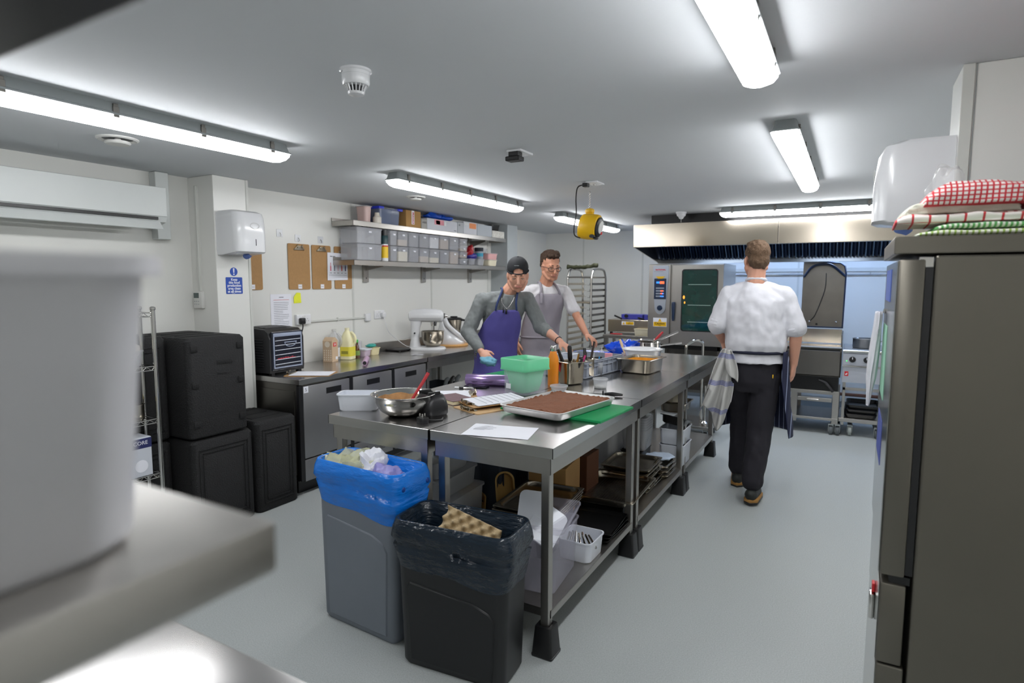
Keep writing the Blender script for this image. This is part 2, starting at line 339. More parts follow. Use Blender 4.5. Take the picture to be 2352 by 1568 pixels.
# ------------------------------------------------------------------ island: six steel tables on black risers
def ltable(lab, x0, x1, y0, y1, top=.90):
    W, D = x1-x0, y1-y0; t = thing('steel_table', lab, 'table', ((x0+x1)/2, (y0+y1)/2, 0)); a, c = W/2-.003, D/2-.003
    b = nb(); box(b, -a, a, -c, c, top-.003, top, .001, 1)
    for q in ((-a, a, -c, -c+.0025), (-a, a, c-.0025, c), (-a, -a+.0025, -c, c), (a-.0025, a, -c, c)): box(b, *q, top-.045, top-.002)
    mk('tabletop', b, STEELTOP, t)
    i = .016
    for q in ((-a+i, a-i, -c+i, -c+i+.002), (-a+i, a-i, c-i-.002, c-i), (-a+i, -a+i+.002, -c+i, c-i), (a-i-.002, a-i, -c+i, c-i)): mk('apron', bx(*q, top-.117, top-.044), STEEL, t)
    g = .045
    for sx in (-1, 1):
        for sy in (-1, 1):
            lx, ly = sx*(a-g), sy*(c-g)
            mk('leg', bx(lx-.019, lx+.019, ly-.019, ly+.019, .09, top-.117, .003), STEEL, t)
    b = nb(); s = .024; z = .194
    box(b, -a+s, a-s, -c+s+.02, c-s-.02, z-.003, z)
    for q in ((-a+s, -a+s+.003, -c+s+.02, c-s-.02), (a-s-.003, a-s, -c+s+.02, c-s-.02), (-a+s, a-s, -c+s+.02, -c+s+.023), (-a+s, a-s, c-s-.023, c-s-.02)): box(b, *q, z-.036, z-.001)
    mk('lower_shelf', b, STEEL, t)
    return t, (a-g, c-g)
RX = [(-1.619, -1.003), (-2.250, -1.622)]; RY = [(2.107, 3.268), (3.270, 4.418), (4.420, 5.547)]   # top 0.90 m
names = {(0, 0): 'nearest steel table on the aisle side, chocolate sheet cake on top', (0, 1): 'middle steel table on the aisle side, grey crate on top', (0, 2): 'farthest steel table on the aisle side, white basin on top',
         (1, 0): 'steel table on the left of the island front, mixing bowl on top', (1, 1): 'middle steel table of the left row beside the man in the cap', (1, 2): 'farthest steel table of the left row beside the man in glasses'}
riser0 = None
for i, (x0, x1) in enumerate(RX):
    for j, (y0, y1) in enumerate(RY):
        t, (lx, ly) = ltable(names[i, j], x0, x1, y0, y1)
        for sx in (-1, 1):
            for sy in (-1, 1):
                px, py = (x0+x1)/2+sx*lx, (y0+y1)/2+sy*ly
                where = 'under the %s leg of the %s' % ({(-1, -1): 'near left', (1, -1): 'near right', (-1, 1): 'far left', (1, 1): 'far right'}[sx, sy], {(0, 0): 'cake table', (0, 1): 'crate table', (0, 2): 'basin table', (1, 0): 'mixing-bowl table', (1, 1): 'middle left-row table', (1, 2): 'farthest left-row table'}[i, j])
                if riser0 is None:
                    riser0 = thing('furniture_riser', '', 'riser', (0, 0, 0))
                    b = nb(); rings(b, [rr(0, 0, .004, .098, .098, .01), rr(0, 0, .01, .098, .098, .01), rr(0, 0, .011, .094, .094, .01), rr(0, 0, .126, .076, .076, .01), rr(0, 0, .13, .072, .072, .009), rr(0, 0, .13, .044, .044, .005), rr(0, 0, .089, .043, .043, .005)]); mk('block', b, BLK, riser0, True)
                    b = nb(); rings(b, [rr(0, 0, 0, .096, .096, .01), rr(0, 0, .005, .096, .096, .01)]); mk('foot_pad', b, RUBG, riser0); o = riser0; o.location = (px, py, 0)
                else: o = dup(riser0, loc=(px, py, 0))
                o['label'] = 'black plastic riser block '+where; o['group'] = 'riser blocks under the island legs'
# ------------------------------------------------------------------ things on the island
BEFORE = set(bpy.data.objects)
TZ = .875
def sheetmesh(w, d, nx=8, ny=8, curl=.01, seed=0, t=.0006):
    b = nb(); g = []
    for i in range(nx+1):
        for j in range(ny+1):
            x, y = (i/nx-.5)*w, (j/ny-.5)*d; e = max(abs(i/nx-.5), abs(j/ny-.5))*2
            g.append(b.verts.new((x, y, .0012+curl*max(0, noise.noise(V((x*7+seed, y*7, seed)))+.1)*e**2)))
    for i in range(nx):
        for j in range(ny): b.faces.new([g[k] for k in (i*(ny+1)+j, (i+1)*(ny+1)+j, (i+1)*(ny+1)+j+1, i*(ny+1)+j+1)])
    b.normal_update(); bmesh.ops.solidify(b, geom=b.faces[:], thickness=t); return b
# sheet cake on green board
t = thing('chopping_board', 'green chopping board under the chocolate cake tray at the aisle corner', 'board', (-1.31, 2.92, TZ), R(-3))
b = nb(); box(b, -.285, .285, -.2, .2, 0, .014, .004); mk('board', b, GREENB, t, True)
t.rotation_euler.z = R(-4)
t = thing('baking_tray', 'shallow aluminium tray holding a chocolate sheet cake', 'tray', (-1.335, 2.87, TZ+.0145), R(-9))
b = nb(); rings(b, [rr(0, 0, 0, .34, .50, .03), rr(0, 0, .004, .35, .51, .032), rr(0, 0, .032, .37, .53, .036), rr(0, 0, .034, .38, .54, .038), rr(0, 0, .038, .38, .54, .038), rr(0, 0, .0385, .368, .528, .036), rr(0, 0, .006, .345, .505, .03)]); mk('tray_body', b, TINNED, t, True)
CAKE = pm('chocolate_cake', (126, 78, 52), .9, 0, .22, 30, .7, 90)
t = thing('sheet_cake', 'large uncut chocolate sheet cake with a cracked top in the tray', 'cake', (-1.335, 2.87, TZ+.0215), R(-9))
b = nb(); N = 34; M_ = 46; g = []
for i in range(N+1):
    for j in range(M_+1):
        x, y = (i/N-.5)*.335, (j/M_-.5)*.49; e = max(abs(i/N-.5), abs(j/M_-.5))*2
        x += .003*noise.noise(V((y*30, 3, 1)))*(e > .95); z = .026+.0035*noise.noise(V((x*14, y*14, 2)))+.002*noise.noise(V((x*60, y*60, 4)))+(.007 if .93 < e < .985 else 0)*abs(noise.noise(V((x*40, y*40, 9))))*2
        if e > .985: z -= .008
        g.append(b.verts.new((x, y, z)))
for i in range(N):
    for j in range(M_): b.faces.new([g[k] for k in (i*(M_+1)+j, (i+1)*(M_+1)+j, (i+1)*(M_+1)+j+1, i*(M_+1)+j+1)])
ex = bmesh.ops.extrude_face_region(b, geom=b.faces[:]); 
for v in [v for v in ex['geom'] if isinstance(v, bmesh.types.BMVert)]: v.co.z = 0
mk('cake', b, CAKE, t, True)
# loose recipe paper at the front edge
t = thing('recipe_sheet', 'crumpled white recipe sheet at the front edge of the island', 'paper', (-1.375, 2.325, TZ+.0005), R(14))
mk('sheet', sheetmesh(.30, .21, 12, 10, .005, 3), PAPER, t, True)
for k in range(7): mk('printed_line', bx(-.13, -.13+random.uniform(.05, .12), .075-k*.012, .077-k*.012, .002, .0024), INK, t)
# white tub
def ptub(name, lab, cat, loc, rz, w, d, h, mat, lidmat=None, group=None, taper=.012, r=.03, n=5, rim=.005, rot=None):
    t = thing(name, lab, cat, loc, rz, group, rot); mk('body', tub(nb(), w, d, h, taper, .0018, r, rim, n=n, rimh=.006), mat, t, True)
    if lidmat:
        b = nb(); rings(b, [rr(0, 0, h-.006, w+.006, d+.006, r, n), rr(0, 0, h+.004, w+.006, d+.006, r, n), rr(0, 0, h+.0045, w-.012, d-.012, r, n), rr(0, 0, h+.002, w-.016, d-.016, r, n)]); mk('lid', b, lidmat, t, True)
    return t
ptub('plastic_tub', 'empty white rectangular plastic tub at the left corner of the island', 'tub', (-2.285, 2.37, TZ), R(30), .215, .135, .088, PPW)
# mixing bowl with red spatula
t = thing('mixing_bowl', 'polished steel mixing bowl with cake batter remains', 'bowl', (-1.985, 2.375, TZ))
b = nb(); lathe(b, [(.06, 0), (.075, .002), (.115, .03), (.142, .075), (.150, .104), (.160, .107), (.161, .110), (.150, .1085), (.140, .076), (.112, .033), (.07, .006), (.001, .004)], n=48); mk('bowl', b, CHROME, t, 2)
b = nb(); N = 40
for i in range(N):
    a0, a1 = 2*math.pi*i/N, 2*math.pi*(i+1)/N
    def p(a, k): 
        h = [.02, .055, .085][k]+.02*noise.noise(V((math.cos(a)*3, math.sin(a)*3, k))); h = min(h, .099); rad = .109 if k == 0 else 0
        rr_ = {0: .09, 1: .1265, 2: .1425}[k]-.0015; 
        z = {0: .0215, 1: .055, 2: .085}[k]; z2 = z+(.012*noise.noise(V((math.cos(a)*4, math.sin(a)*4, 7))) if k == 2 else 0); rr2 = rr_+(z2-z)*.35
        return (rr2*math.cos(a), rr2*math.sin(a), z2)
    if math.sin(a0-.4) > -.55 or i % 7 == 0:
        q = [b.verts.new(p(a0, 1)), b.verts.new(p(a1, 1)), b.verts.new(p(a1, 2)), b.verts.new(p(a0, 2))]; b.faces.new(q); q2 = [b.verts.new(p(a0, 0)), b.verts.new(p(a1, 0)), b.verts.new(p(a1, 1)), b.verts.new(p(a0, 1))]; b.faces.new(q2)
lathe(b, [(.0905, .0225), (.06, .016), (.02, .018), (.001, .02)], n=30, c0=False)
bmesh.ops.remove_doubles(b, verts=b.verts[:], dist=.0003); b.normal_update(); bmesh.ops.solidify(b, geom=b.faces[:], thickness=.001)
mk('batter', b, pm('cake_batter', (176, 130, 84), .45, 0, .3, 40, .4, 60), t, 2)
t = thing('spatula', 'red-handled spatula standing in the mixing bowl', 'spatula', (-1.965, 2.39, TZ+.03))
b = nb(); tube(b, [(0, 0, .02), (.022, .03, .075), (.045, .06, .13), (.06, .085, .175)], .008, 8, rad=[.006, .0075, .0085, .009]); mk('handle', b, pm('red_silicone', (190, 44, 52), .4), t, True)
b = nb(); rings(b, [rr(0, 0, z, w_, .008, .003) for z, w_ in ((0, .04), (.03, .05), (.055, .05), (.075, .03))]); mk('blade', b, pm('cream_rubber', (214, 196, 160), .4), t, True, loc=(-.012, -.015, -.022), rot=(R(-30), R(20), R(20)))
# black charger with plug
t = thing('battery_charger', 'chunky black plastic charger dock beside the mixing bowl', 'charger', (-1.885, 2.47, TZ), R(-22))
b = nb(); rings(b, [rr(0, 0, 0, .15, .12, .03, 6), rr(0, 0, .01, .164, .134, .035, 6), rr(0, 0, .045, .164, .134, .035, 6), rr(0, 0, .075, .150, .12, .035, 6), rr(0, .005, .1, .12, .095, .03, 6), rr(0, .005, .104, .105, .08, .03, 6), rr(0, .005, .088, .09, .06, .02, 6)])
mk('dock', b, pm('charger_black', (30, 30, 33), .33, 0, .1), t, True)
b = nb(); rings(b, [rr(0, -.066, z, w_, .014, .005) for z, w_ in ((.004, .05), (.05, .055), (.07, .035))]); mk('front_panel', b, BLK, t, True)
for s in (-1, 1): mk('guide_fin', bx(s*.043-.004, s*.043+.004, -.04, .03, .085, .118, .003), BLK, t, True)
t = thing('power_plug', 'black three-pin plug lying pins-up in front of the charger', 'plug', (-1.80, 2.295, TZ), R(-20))
b = nb(); rings(b, [rr(0, 0, 0, .05, .048, .015), rr(0, 0, .018, .054, .05, .016), rr(0, 0, .024, .048, .045, .014)]); mk('body', b, BLK, t, True)
for x, y in ((-.011, -.008), (.011, -.008), (0, .012)): mk('pin', bx(x-.003, x+.003, y-.002, y+.002, .024, .042), CHROME, t)
b = nb(); tube(b, bez([(0, .02, .01), (.02, .05, .006), (.03, .085, .006), (0.005, .11, .008)]), .0035, 6); mk('cord', b, BLK, t, True)
# clipboards
def bulldog(parent, loc, rz, s=1):
    b = nb(); rings(b, [[V((x*s, y*s, z*s)) for x, y, z in q] for q in ([(-.055, -.012, 0), (.055, -.012, 0), (.055, .006, 0), (-.055, .006, 0)], [(-.052, -.008, .006), (.052, -.008, .006), (.05, .01, .012), (-.05, .01, .012)], [(-.025, .018, .016), (.025, .018, .016), (.025, .026, .014), (-.025, .026, .014)])])
    for k in (-1, 1): tube(b, [(k*.03*s+.011*s*math.cos(a), .028*s+.002*s*math.sin(a), (.012+.011*math.sin(a))*s) for a in [i*math.pi/4 for i in range(8)]], .003*s, 6, closed=True)
    tube(b, [(-.045*s, .022*s, .012*s), (.045*s, .022*s, .012*s)], .004*s, 8)
    return mk('clip', b, pm('nickel_clip', (168, 158, 140), .22, 1, .15, 40), parent, True, loc=loc, rot=(0, 0, rz))
def clipboard(name, lab, loc, rz, w=.23, d=.34, papers=1, rot=None, group=None, curl=.0012, edge=HARD, clip=True):
    t = thing(name, lab, 'clipboard', loc, rz, group, rot)
    b = nb(); rings(b, [rr(0, 0, 0, w, d, .014), rr(0, 0, .0035, w, d, .014)]); mk('board', b, edge, t)
    if clip: bulldog(t, (0, d/2-.03, .004), 0)
    for k in range(papers):
        mk('paper', sheetmesh(.21, .297, 10, 12, curl, k*3.1+w, .0005), PAPER, t, True, loc=(random.uniform(-.004, .004), -.012, .0042+k*.0012), rot=(0, 0, R(random.uniform(-2, 2))))
    return t
clipboard('clipboard', 'clipboard with blank white paper behind the maroon notebook', (-2.115, 2.935, TZ), R(-52), papers=2, curl=.0015)
t = clipboard('clipboard', 'clipboard with ruled sheets, its bright clip facing the cake tray', (-1.72, 2.83, TZ), R(147), papers=3, curl=.0015)
for k in range(7): mk('ruled_line', bx(-.09, .095, -.13+k*.035, -.1285+k*.035, .0115, .012), INKD, t)
t2 = clipboard('clipboard', 'second clipboard showing its pale edge beneath the ruled sheets', (-1.70, 2.775, TZ-.0), R(158), papers=0, edge=HARDL); t2.location.z = TZ; t.location.z = TZ+.022; t.rotation_euler.x = R(-2.0)
# notebook
t = thing('notebook', 'worn maroon notebook with cream pages', 'book', (-1.98, 2.79, TZ), R(-24))
mk('page_block', bx(-.098, .1, -.068, .068, .002, .021), pm('cream_pages', (228, 214, 176), .85, 0, .1, 200, stretch=(1, 1, 40)), t)
b = nb(); box(b, -.102, .104, -.072, .072, 0, .0022, .0008, 1); box(b, -.102, .104, -.072, .072, .0208, .0232, .0008, 1); box(b, -.104, -.1015, -.072, .072, 0, .0232); mk('cover', b, pm('worn_maroon_cover', (112, 84, 88), .7, 0, .35, 70, .2, 100), t)
t.location.x = -1.965; t.location.y = 2.80
# purple foil roll, phone, pens
PURP = pm('lilac_foil', (176, 150, 204), .2, .75, .08, 3, .15, 30)
t = thing('film_roll', 'large shiny lilac roll of piping bags lying on the island', 'roll', (-2.05, 3.355, TZ+.0355), R(17))
b = nb(); lathe(b, [(.012, -.17), (.012, -.1695), (.034, -.17), (.0355, -.168), (.0355, .168), (.034, .17), (.012, .1695)], n=32, axis='X'); mk('roll', b, PURP, t, True)
for s in (-1, 1):
    b = nb(); lathe(b, [(.016, s*.166), (.018, s*.1715), (.012, s*.1715), (.011, s*.166)], n=24, axis='X'); mk('core', b, CARD if s > 0 else WPM, t, True)
t = thing('phone', 'black smartphone lying in front of the lilac roll', 'phone', (-2.125, 3.225, TZ), R(12))
t.location = (-2.10, 3.245, TZ)
b = nb(); rings(b, [rr(0, 0, .001, .15, .072, .01), rr(0, 0, .009, .152, .074, .011), rr(0, 0, .011, .15, .072, .01)]); mk('phone_body', b, pm('phone_glass', (16, 18, 26), .08), t, True); mk('camera_bump', bx(-.06, -.035, .008, .03, .0108, .0125, .001), BLK, t)
t = thing('marker_pen', 'black and white marker pen beside the smartphone', 'pen', (-2.14, 3.155, TZ+.007), R(10))
b = nb(); lathe(b, [(.003, -.062), (.006, -.06), (.006, -.03)], n=12, axis='X'); mk('tip_cap', b, WPL, t, True); b = nb(); lathe(b, [(.0068, -.03), (.0068, .0)], n=12, axis='X'); mk('grip', b, BLK, t, True)
b = nb(); lathe(b, [(.0055, 0), (.0055, .055), (.003, .068)], n=12, axis='X'); mk('barrel', b, CHROME, t, True)
t = thing('marker_pen', 'maroon pen lying behind the lilac roll', 'pen', (-2.06, 3.42, TZ+.006), R(10))
b = nb(); lathe(b, [(.002, -.07), (.005, -.066), (.0055, .05), (.004, .055)], n=10, axis='X'); mk('barrel', b, pm('maroon_plastic', (110, 44, 62), .35), t, True); b = nb(); lathe(b, [(.0045, .05), (.004, .068)], n=10, axis='X'); mk('cap', b, WPL, t, True)
# second green board
t = thing('chopping_board', 'green chopping board at the left table edge in front of the man in the cap', 'board', (-2.14, 3.80, TZ), R(-8))
b = nb(); box(b, -.15, .15, -.2, .2, 0, .014, .004); mk('board', b, GREENB, t, True)
# clear caddy with green bag
t = thing('waste_caddy', 'clear square plastic caddy lined with a pale green bag', 'container', (-1.735, 3.23, TZ), R(-16))
mk('caddy', tub(nb(), .205, .205, .19, .012, .003, .02, .006), PPC, t, True)
b = nb(); N = 48
def bagring(z, w_, wob, seed, tw=0):
    return [V((p.x*(1+wob*noise.noise(V((p.x*22+seed, p.y*22, z*9)))), p.y*(1+wob*noise.noise(V((p.x*20, p.y*24+seed, z*9)))), z+.3*wob*.05*noise.noise(V((p.x*30, p.y*30, seed))))) for p in rr(0, 0, 0, w_, w_, .03, 11)]
rings(b, [bagring(.145, .226, .05, 1), bagring(.16, .222, .03, 2), bagring(.21, .222, .02, 3), bagring(.213, .214, .02, 3), bagring(.18, .192, .02, 5), bagring(.13, .176, .07, 6), bagring(.07, .155, .12, 7), bagring(.02, .135, .15, 8), bagring(.009, .10, .2, 9)], c0=False)
b.normal_update(); bmesh.ops.solidify(b, geom=b.faces[:], thickness=.0008); mk('bin_liner', b, GREENBAG, t, 2)
mk('printed_label', bx(-.06, -.02, -.1015, -.1012, .03, .06), PAPER, t, rot=(R(-3), 0, 0))
# small clear tubs
def deli(lab, x, y, z=TZ, r=.042, h=.05, fill=0, group=None, lid=False):
    t = thing('deli_pot', lab, 'pot', (x, y, z), 0, group)
    b = nb(); lathe(b, [(r*.78, 0), (r*.8, .003), (r*.93, h-.01), (r*1.02, h-.01), (r*1.02, h), (r*.93, h), (r*.91, h-.008), (r*.77, .004), (.001, .003)], n=32); mk('pot', b, PPG, t, 2)
    if lid:
        b = nb(); lathe(b, [(r*1.05, h-.006), (r*1.06, h+.002), (r*.95, h+.003), (r*.92, h+.0005), (.001, h+.0005)], n=32); mk('lid', b, PPG, t, 2)
    if fill: b = nb(); lathe(b, [(r*.75, .004), (r*.82, fill), (.001, fill+.002)], n=24); mk('contents', b, pm('white_powder', (240, 240, 238), .9), t, 2)
    return t
deli('lidless clear pot, lower of two nested beside the green-lined caddy', -1.478, 3.175)
deli('shallow frosted pot, upper of two nested beside the green-lined caddy', -1.478, 3.175, TZ+.042, .05, .035)
deli('clear pot with a little white powder beside the grey crate', -1.395, 3.63, TZ, .047, .062, .018)
# orange bottle
t = thing('drinks_bottle', 'orange insulated bottle with a steel cap', 'bottle', (-1.70, 3.56, TZ))
b = nb(); lathe(b, [(.03, 0), (.0345, .004), (.035, .15), (.033, .178), (.022, .21), (.0205, .222), (.018, .222)], n=32); mk('body', b, ORANGE, t, 2)
b = nb(); lathe(b, [(.021, .222), (.022, .225), (.022, .256), (.02, .259), (.001, .259)], n=32); mk('cap', b, CHROME, t, True)
# gastronorm with utensils
def gn(name, lab, cat, loc, rz, w, d, h, mat=PANM, group=None, rim=.012, r=.03, perf=False, rot=None, taper=.008):
    t = thing(name, lab, cat, loc, rz, group, rot); b = nb()
    rs = [rr(0, 0, 0, w-2*rim-2*taper-.02, d-2*rim-2*taper-.02, r), rr(0, 0, .008, w-2*rim-2*taper, d-2*rim-2*taper, r), rr(0, 0, h-.012, w-2*rim-.004, d-2*rim-.004, r), rr(0, 0, h-.002, w-2*rim, d-2*rim, r), rr(0, 0, h-.003, w-.004, d-.004, .012), rr(0, 0, h-.006, w, d, .012), rr(0, 0, h-.002, w, d, .012), rr(0, 0, h, w-.004, d-.004, .012), rr(0, 0, h-.0005, w-2*rim-.003, d-2*rim-.003, r),
          rr(0, 0, h-.012, w-2*rim-.008, d-2*rim-.008, r), rr(0, 0, .010, w-2*rim-2*taper-.004, d-2*rim-2*taper-.004, r), rr(0, 0, .002, w-2*rim-2*taper-.022, d-2*rim-2*taper-.022, r)]
    rings(b, rs); mk('pan', b, mat, t, True)
    if perf:
        b = nb()
        for i in range(16):
            for j in range(28):
                x, y = (i-7.5)*.016, (j-13.5)*.016; q = [b.verts.new((x+.003*math.cos(a), y+.003*math.sin(a), .0028)) for a in [k*math.pi/3 for k in range(6)]]; b.faces.new(q)
        mk('perforations', b, BLK, t, kind='stuff')
    return t
gn('gastronorm_pan', 'deep steel pan holding utensils beside the orange bottle', 'pan', (-1.63, 3.69, TZ), R(-25), .162, .176, .15, r=.035)
def utensil(name, lab, cat, p0, p1, r0, r1, mat, extra=None):
    t = thing(name, lab, cat, p0); d = V(p1)-V(p0); b = nb(); tube(b, [(0, 0, 0), d*.33, d*.66, d], .005, 8, rad=[r0*.4, r0, r1, r1*.8]); mk('handle', b, mat, t, True)
    return t
U = (-1.63, 3.69, TZ+.02)
utensil('knife', 'black-handled knife leaning left out of the utensil pan', 'knife', (U[0]-.01, U[1], U[2]), (U[0]-.075, U[1]-.04, TZ+.225), .008, .012, BLK)
t = thing('thermometer_probe', 'thick black and silver probe standing in the utensil pan', 'thermometer', (U[0]-.0, U[1]+.01, U[2])); 
b = nb(); tube(b, [(0, 0, 0), (-.005, -.01, .15)], .006, 8); mk('stem', b, CHROME, t, True); b = nb(); tube(b, [(-.005, -.01, .13), (-.006, -.012, .15), (-.008, -.016, .22), (-.009, -.018, .232)], .01, 12, rad=[.012, .0155, .0145, .009]); mk('grip', b, BLK, t, True)
utensil('spatula', 'red scraper handle at the left rim of the utensil pan', 'spatula', (U[0]-.03, U[1]-.03, U[2]), (U[0]-.075, U[1]-.07, TZ+.155), .008, .011, pm('red_silicone', (190, 44, 52), .4))
utensil('peeler', 'brass-coloured utensil handle in the utensil pan', 'utensil', (U[0]+.02, U[1], U[2]), (U[0]+.03, U[1]+.06, TZ+.19), .005, .008, pm('brass', (176, 132, 62), .3, .9))
utensil('ladle', 'dark brown ladle end rising from the utensil pan', 'utensil', (U[0]+.02, U[1]+.02, U[2]), (U[0]+.075, U[1]+.07, TZ+.2), .006, .013, pm('dark_brown_plastic', (48, 32, 28), .4))
utensil('whisk', 'magenta-tipped utensil handle in the utensil pan', 'utensil', (U[0]+.03, U[1], U[2]), (U[0]+.08, U[1]+.05, TZ+.185), .005, .008, pm('magenta_plastic', (200, 40, 120), .4))
utensil('scraper', 'short black scraper leaning on the right rim of the utensil pan', 'utensil', (U[0]+.03, U[1]-.02, U[2]+.03), (U[0]+.085, U[1]-.01, TZ+.17), .007, .011, BLK)
# grey stacking crate
GCR = pm('grey_crate_plastic', (146, 152, 164), .45, 0, .05)
def crate(name, lab, cat, loc, rz, w, d, h, mat, ribs=7, group=None):
    t = thing(name, lab, cat, loc, rz, group); mk('crate_body', tub(nb(), w-.02, d-.02, h, .004, .003, .02, .004), mat, t, True)
    b = nb()
    for zz in (h-.012, h-.04, .012): rings(b, [rr(0, 0, zz-.003, w-.018, d-.018, .02), rr(0, 0, zz-.003, w, d, .022), rr(0, 0, zz+.003, w, d, .022), rr(0, 0, zz+.003, w-.018, d-.018, .02)], closed=True)
    mk('rim_bands', b, mat, t, True)
    for k in range(ribs):
        x = -w/2+.03+k*(w-.06)/(ribs-1)
        for s in (-1, 1): mk('rib', bx(x-.002, x+.002, s*(d/2-.0055)-.0045, s*(d/2-.0055)+.0045, .006, h-.006), mat, t)
    nn = max(3, int(ribs*d/w))
    for k in range(nn):
        y = -d/2+.03+k*(d-.06)/(nn-1)
        for s in (-1, 1): mk('rib', bx(s*(w/2-.0055)-.0045, s*(w/2-.0055)+.0045, y-.002, y+.002, .006, h-.006), mat, t)
    return t
crate('stacking_crate', 'shallow grey stacking crate holding loose kit on the island', 'crate', (-1.77, 4.20, TZ), R(-7), .40, .60, .12, GCR, 6)
def lump(lab, name, cat, loc, size, mat, rz=0, n=.1, kind=0):
    t = thing(name, lab, cat, loc, rz); b = nb(); w_, d_, h_ = size
    if kind == 0: box(b, -w_/2, w_/2, -d_/2, d_/2, 0, h_, min(size)*.2); mk('body', b, mat, t, True)
    return t
t = thing('utensil_pot', 'small steel pot with tools in the corner of the grey crate', 'pot', (-1.63, 3.99, TZ+.008)); b = nb(); lathe(b, [(.038, 0), (.042, .004), (.045, .12), (.047, .124), (.043, .124), (.04, .006), (.001, .005)], n=28); mk('pot', b, PANM, t, 2)
utensil('knife', 'dark knife handle rising from the small steel pot', 'knife', (-1.63, 3.99, TZ+.02), (-1.60, 4.03, TZ+.25), .006, .009, pm('dark_brown_plastic', (48, 32, 28), .4))
utensil('knife', 'slim black knife beside the dark one in the small steel pot', 'knife', (-1.64, 3.99, TZ+.02), (-1.67, 4.02, TZ+.2), .008, .014, BLK)
t = thing('measuring_jug', 'clear jug with navy contents and blue rod in the grey crate', 'jug', (-1.60, 4.11, TZ+.008)); b = nb(); lathe(b, [(.03, 0), (.036, .09), (.034, .09), (.028, .003), (.001, .003)], n=24); mk('jug', b, PPG, t, 2)
b = nb(); lathe(b, [(.029, .004), (.033, .05), (.001, .05)], n=20); mk('contents', b, NAVY, t, True); b = nb(); tube(b, [(0, 0, .04), (.01, 0, .13)], .004, 8); mk('rod', b, pm('sky_blue_plastic', (40, 150, 220), .4), t, True)
t = thing('card_strip', 'thin white card strip standing beside the steel pot in the crate', 'strip', (-1.615, 4.04, TZ+.01)); mk('strip', bx(-.003, .003, -.001, .001, 0, .16, 0), WPL, t, rot=(0, R(4), 0))
lump('flat pink sticky pad leaning in the grey crate', 'pink_pad', 'pad', (-1.60, 4.33, TZ+.1), (.055, .01, .05), pm('pink_silicone', (232, 160, 170), .6), R(10))
bpy.data.objects['pink_pad'].location.z = TZ+.009; bpy.data.objects['pink_pad'].children[0].scale = (1, 1, 2.6)
for k, (x, y, l, rz, lab) in enumerate(((-1.74, 4.22, .2, 20, 'long black tool lying crosswise in the grey crate, nearest the camera'), (-1.70, 4.33, .22, -15, 'black tool lying in the middle of the grey crate'), (-1.78, 4.4, .18, 35, 'short black tool at the far end of the grey crate'))):
    t = thing('black_tool', lab, 'tool', (x, y, TZ+.009), R(rz)); b = nb(); box(b, -l/2, l/2, -.02, .02, 0, .075+.006*k, .006); mk('body', b, BLK, t, True)
lump('folded white cloth lying in the near end of the grey crate', 'white_cloth', 'cloth', (-1.80, 4.05, TZ+.009), (.12, .15, .05), PAPER, R(5))
# steel pan with orange remains
t = gn('gastronorm_pan', 'medium steel pan with orange sauce remains on the island', 'pan', (-1.385, 4.475, TZ), R(-6), .265, .325, .105, r=.045)
b = nb(); rings(b, [rr(0, 0, .0112, .205, .265, .04), rr(0, 0, .016, .21, .27, .04), rr(0, 0, .014, .1, .15, .04)]); mk('sauce', b, pm('orange_sauce', (226, 158, 40), .35, 0, .3, 20, .4, 30), t, True)
b = nb(); rings(b, [rr(0, 0, z, w_, d_, .046) for z, w_, d_ in ((.02, .215, .275), (.085, .225, .285), (.086, .223, .283), (.02, .213, .273))], closed=True); mk('sauce_coating', b, MC['orange_sauce'], t, True)
b = nb()
for k in range(9): ell(b, (.07+random.uniform(-.03, .03), .146+random.uniform(-.003, .001), .08+random.uniform(-.015, .015)), (.008, .003, .006))
mk('sauce_smear', b, MC['orange_sauce'], t, True)
# round white basin, saucepan, board & bags at the far end
t = thing('plastic_basin', 'wide round white plastic basin behind the steel pan', 'bowl', (-1.545, 5.0, TZ)); b = nb(); lathe(b, [(.105, 0), (.115, .004), (.142, .09), (.155, .108), (.166, .110), (.166, .114), (.152, .114), (.137, .09), (.11, .008), (.001, .006)], n=48); mk('basin', b, WPL, t, 2)
t = thing('saucepan', 'steel saucepan with a long handle behind the white basin', 'saucepan', (-1.60, 5.38, TZ)); b = nb(); lathe(b, [(.095, 0), (.1, .004), (.1, .13), (.103, .134), (.098, .134), (.096, .006), (.001, .005)], n=36); mk('pan', b, CHROME, t, 2)
b = nb(); tube(b, [(.095, .0, .1), (.14, -.0, .112), (.28, .0, .13)], .008, 8, rad=[.006, .008, .010]); mk('handle', b, CHROME, t, True, rot=(0, 0, R(20)))
t = thing('saucepan', 'second steel saucepan nested inside the first, handle tilted up', 'saucepan', (-1.62, 5.40, TZ+.03)); b = nb(); lathe(b, [(.075, 0), (.08, .004), (.08, .12), (.084, .124), (.078, .124), (.076, .006), (.001, .005)], n=36); mk('pan', b, CHROME, t, 2)
b = nb(); tube(b, [(.075, 0, .115), (.12, 0, .13), (.26, 0, .2)], .01, 8, rad=[.007, .009, .012]); mk('handle', b, CHROME, t, True, rot=(0, 0, R(15)))
utensil('spatula', 'red spatula handle leaning out of the nested saucepans', 'spatula', (-1.60, 5.40, TZ+.1), (-1.49, 5.42, TZ+.225), .008, .012, pm('red_silicone', (190, 44, 52), .4))
BB = pm('cobalt_film', (20, 78, 214), .2, 0, .25, 12, .7, 22)
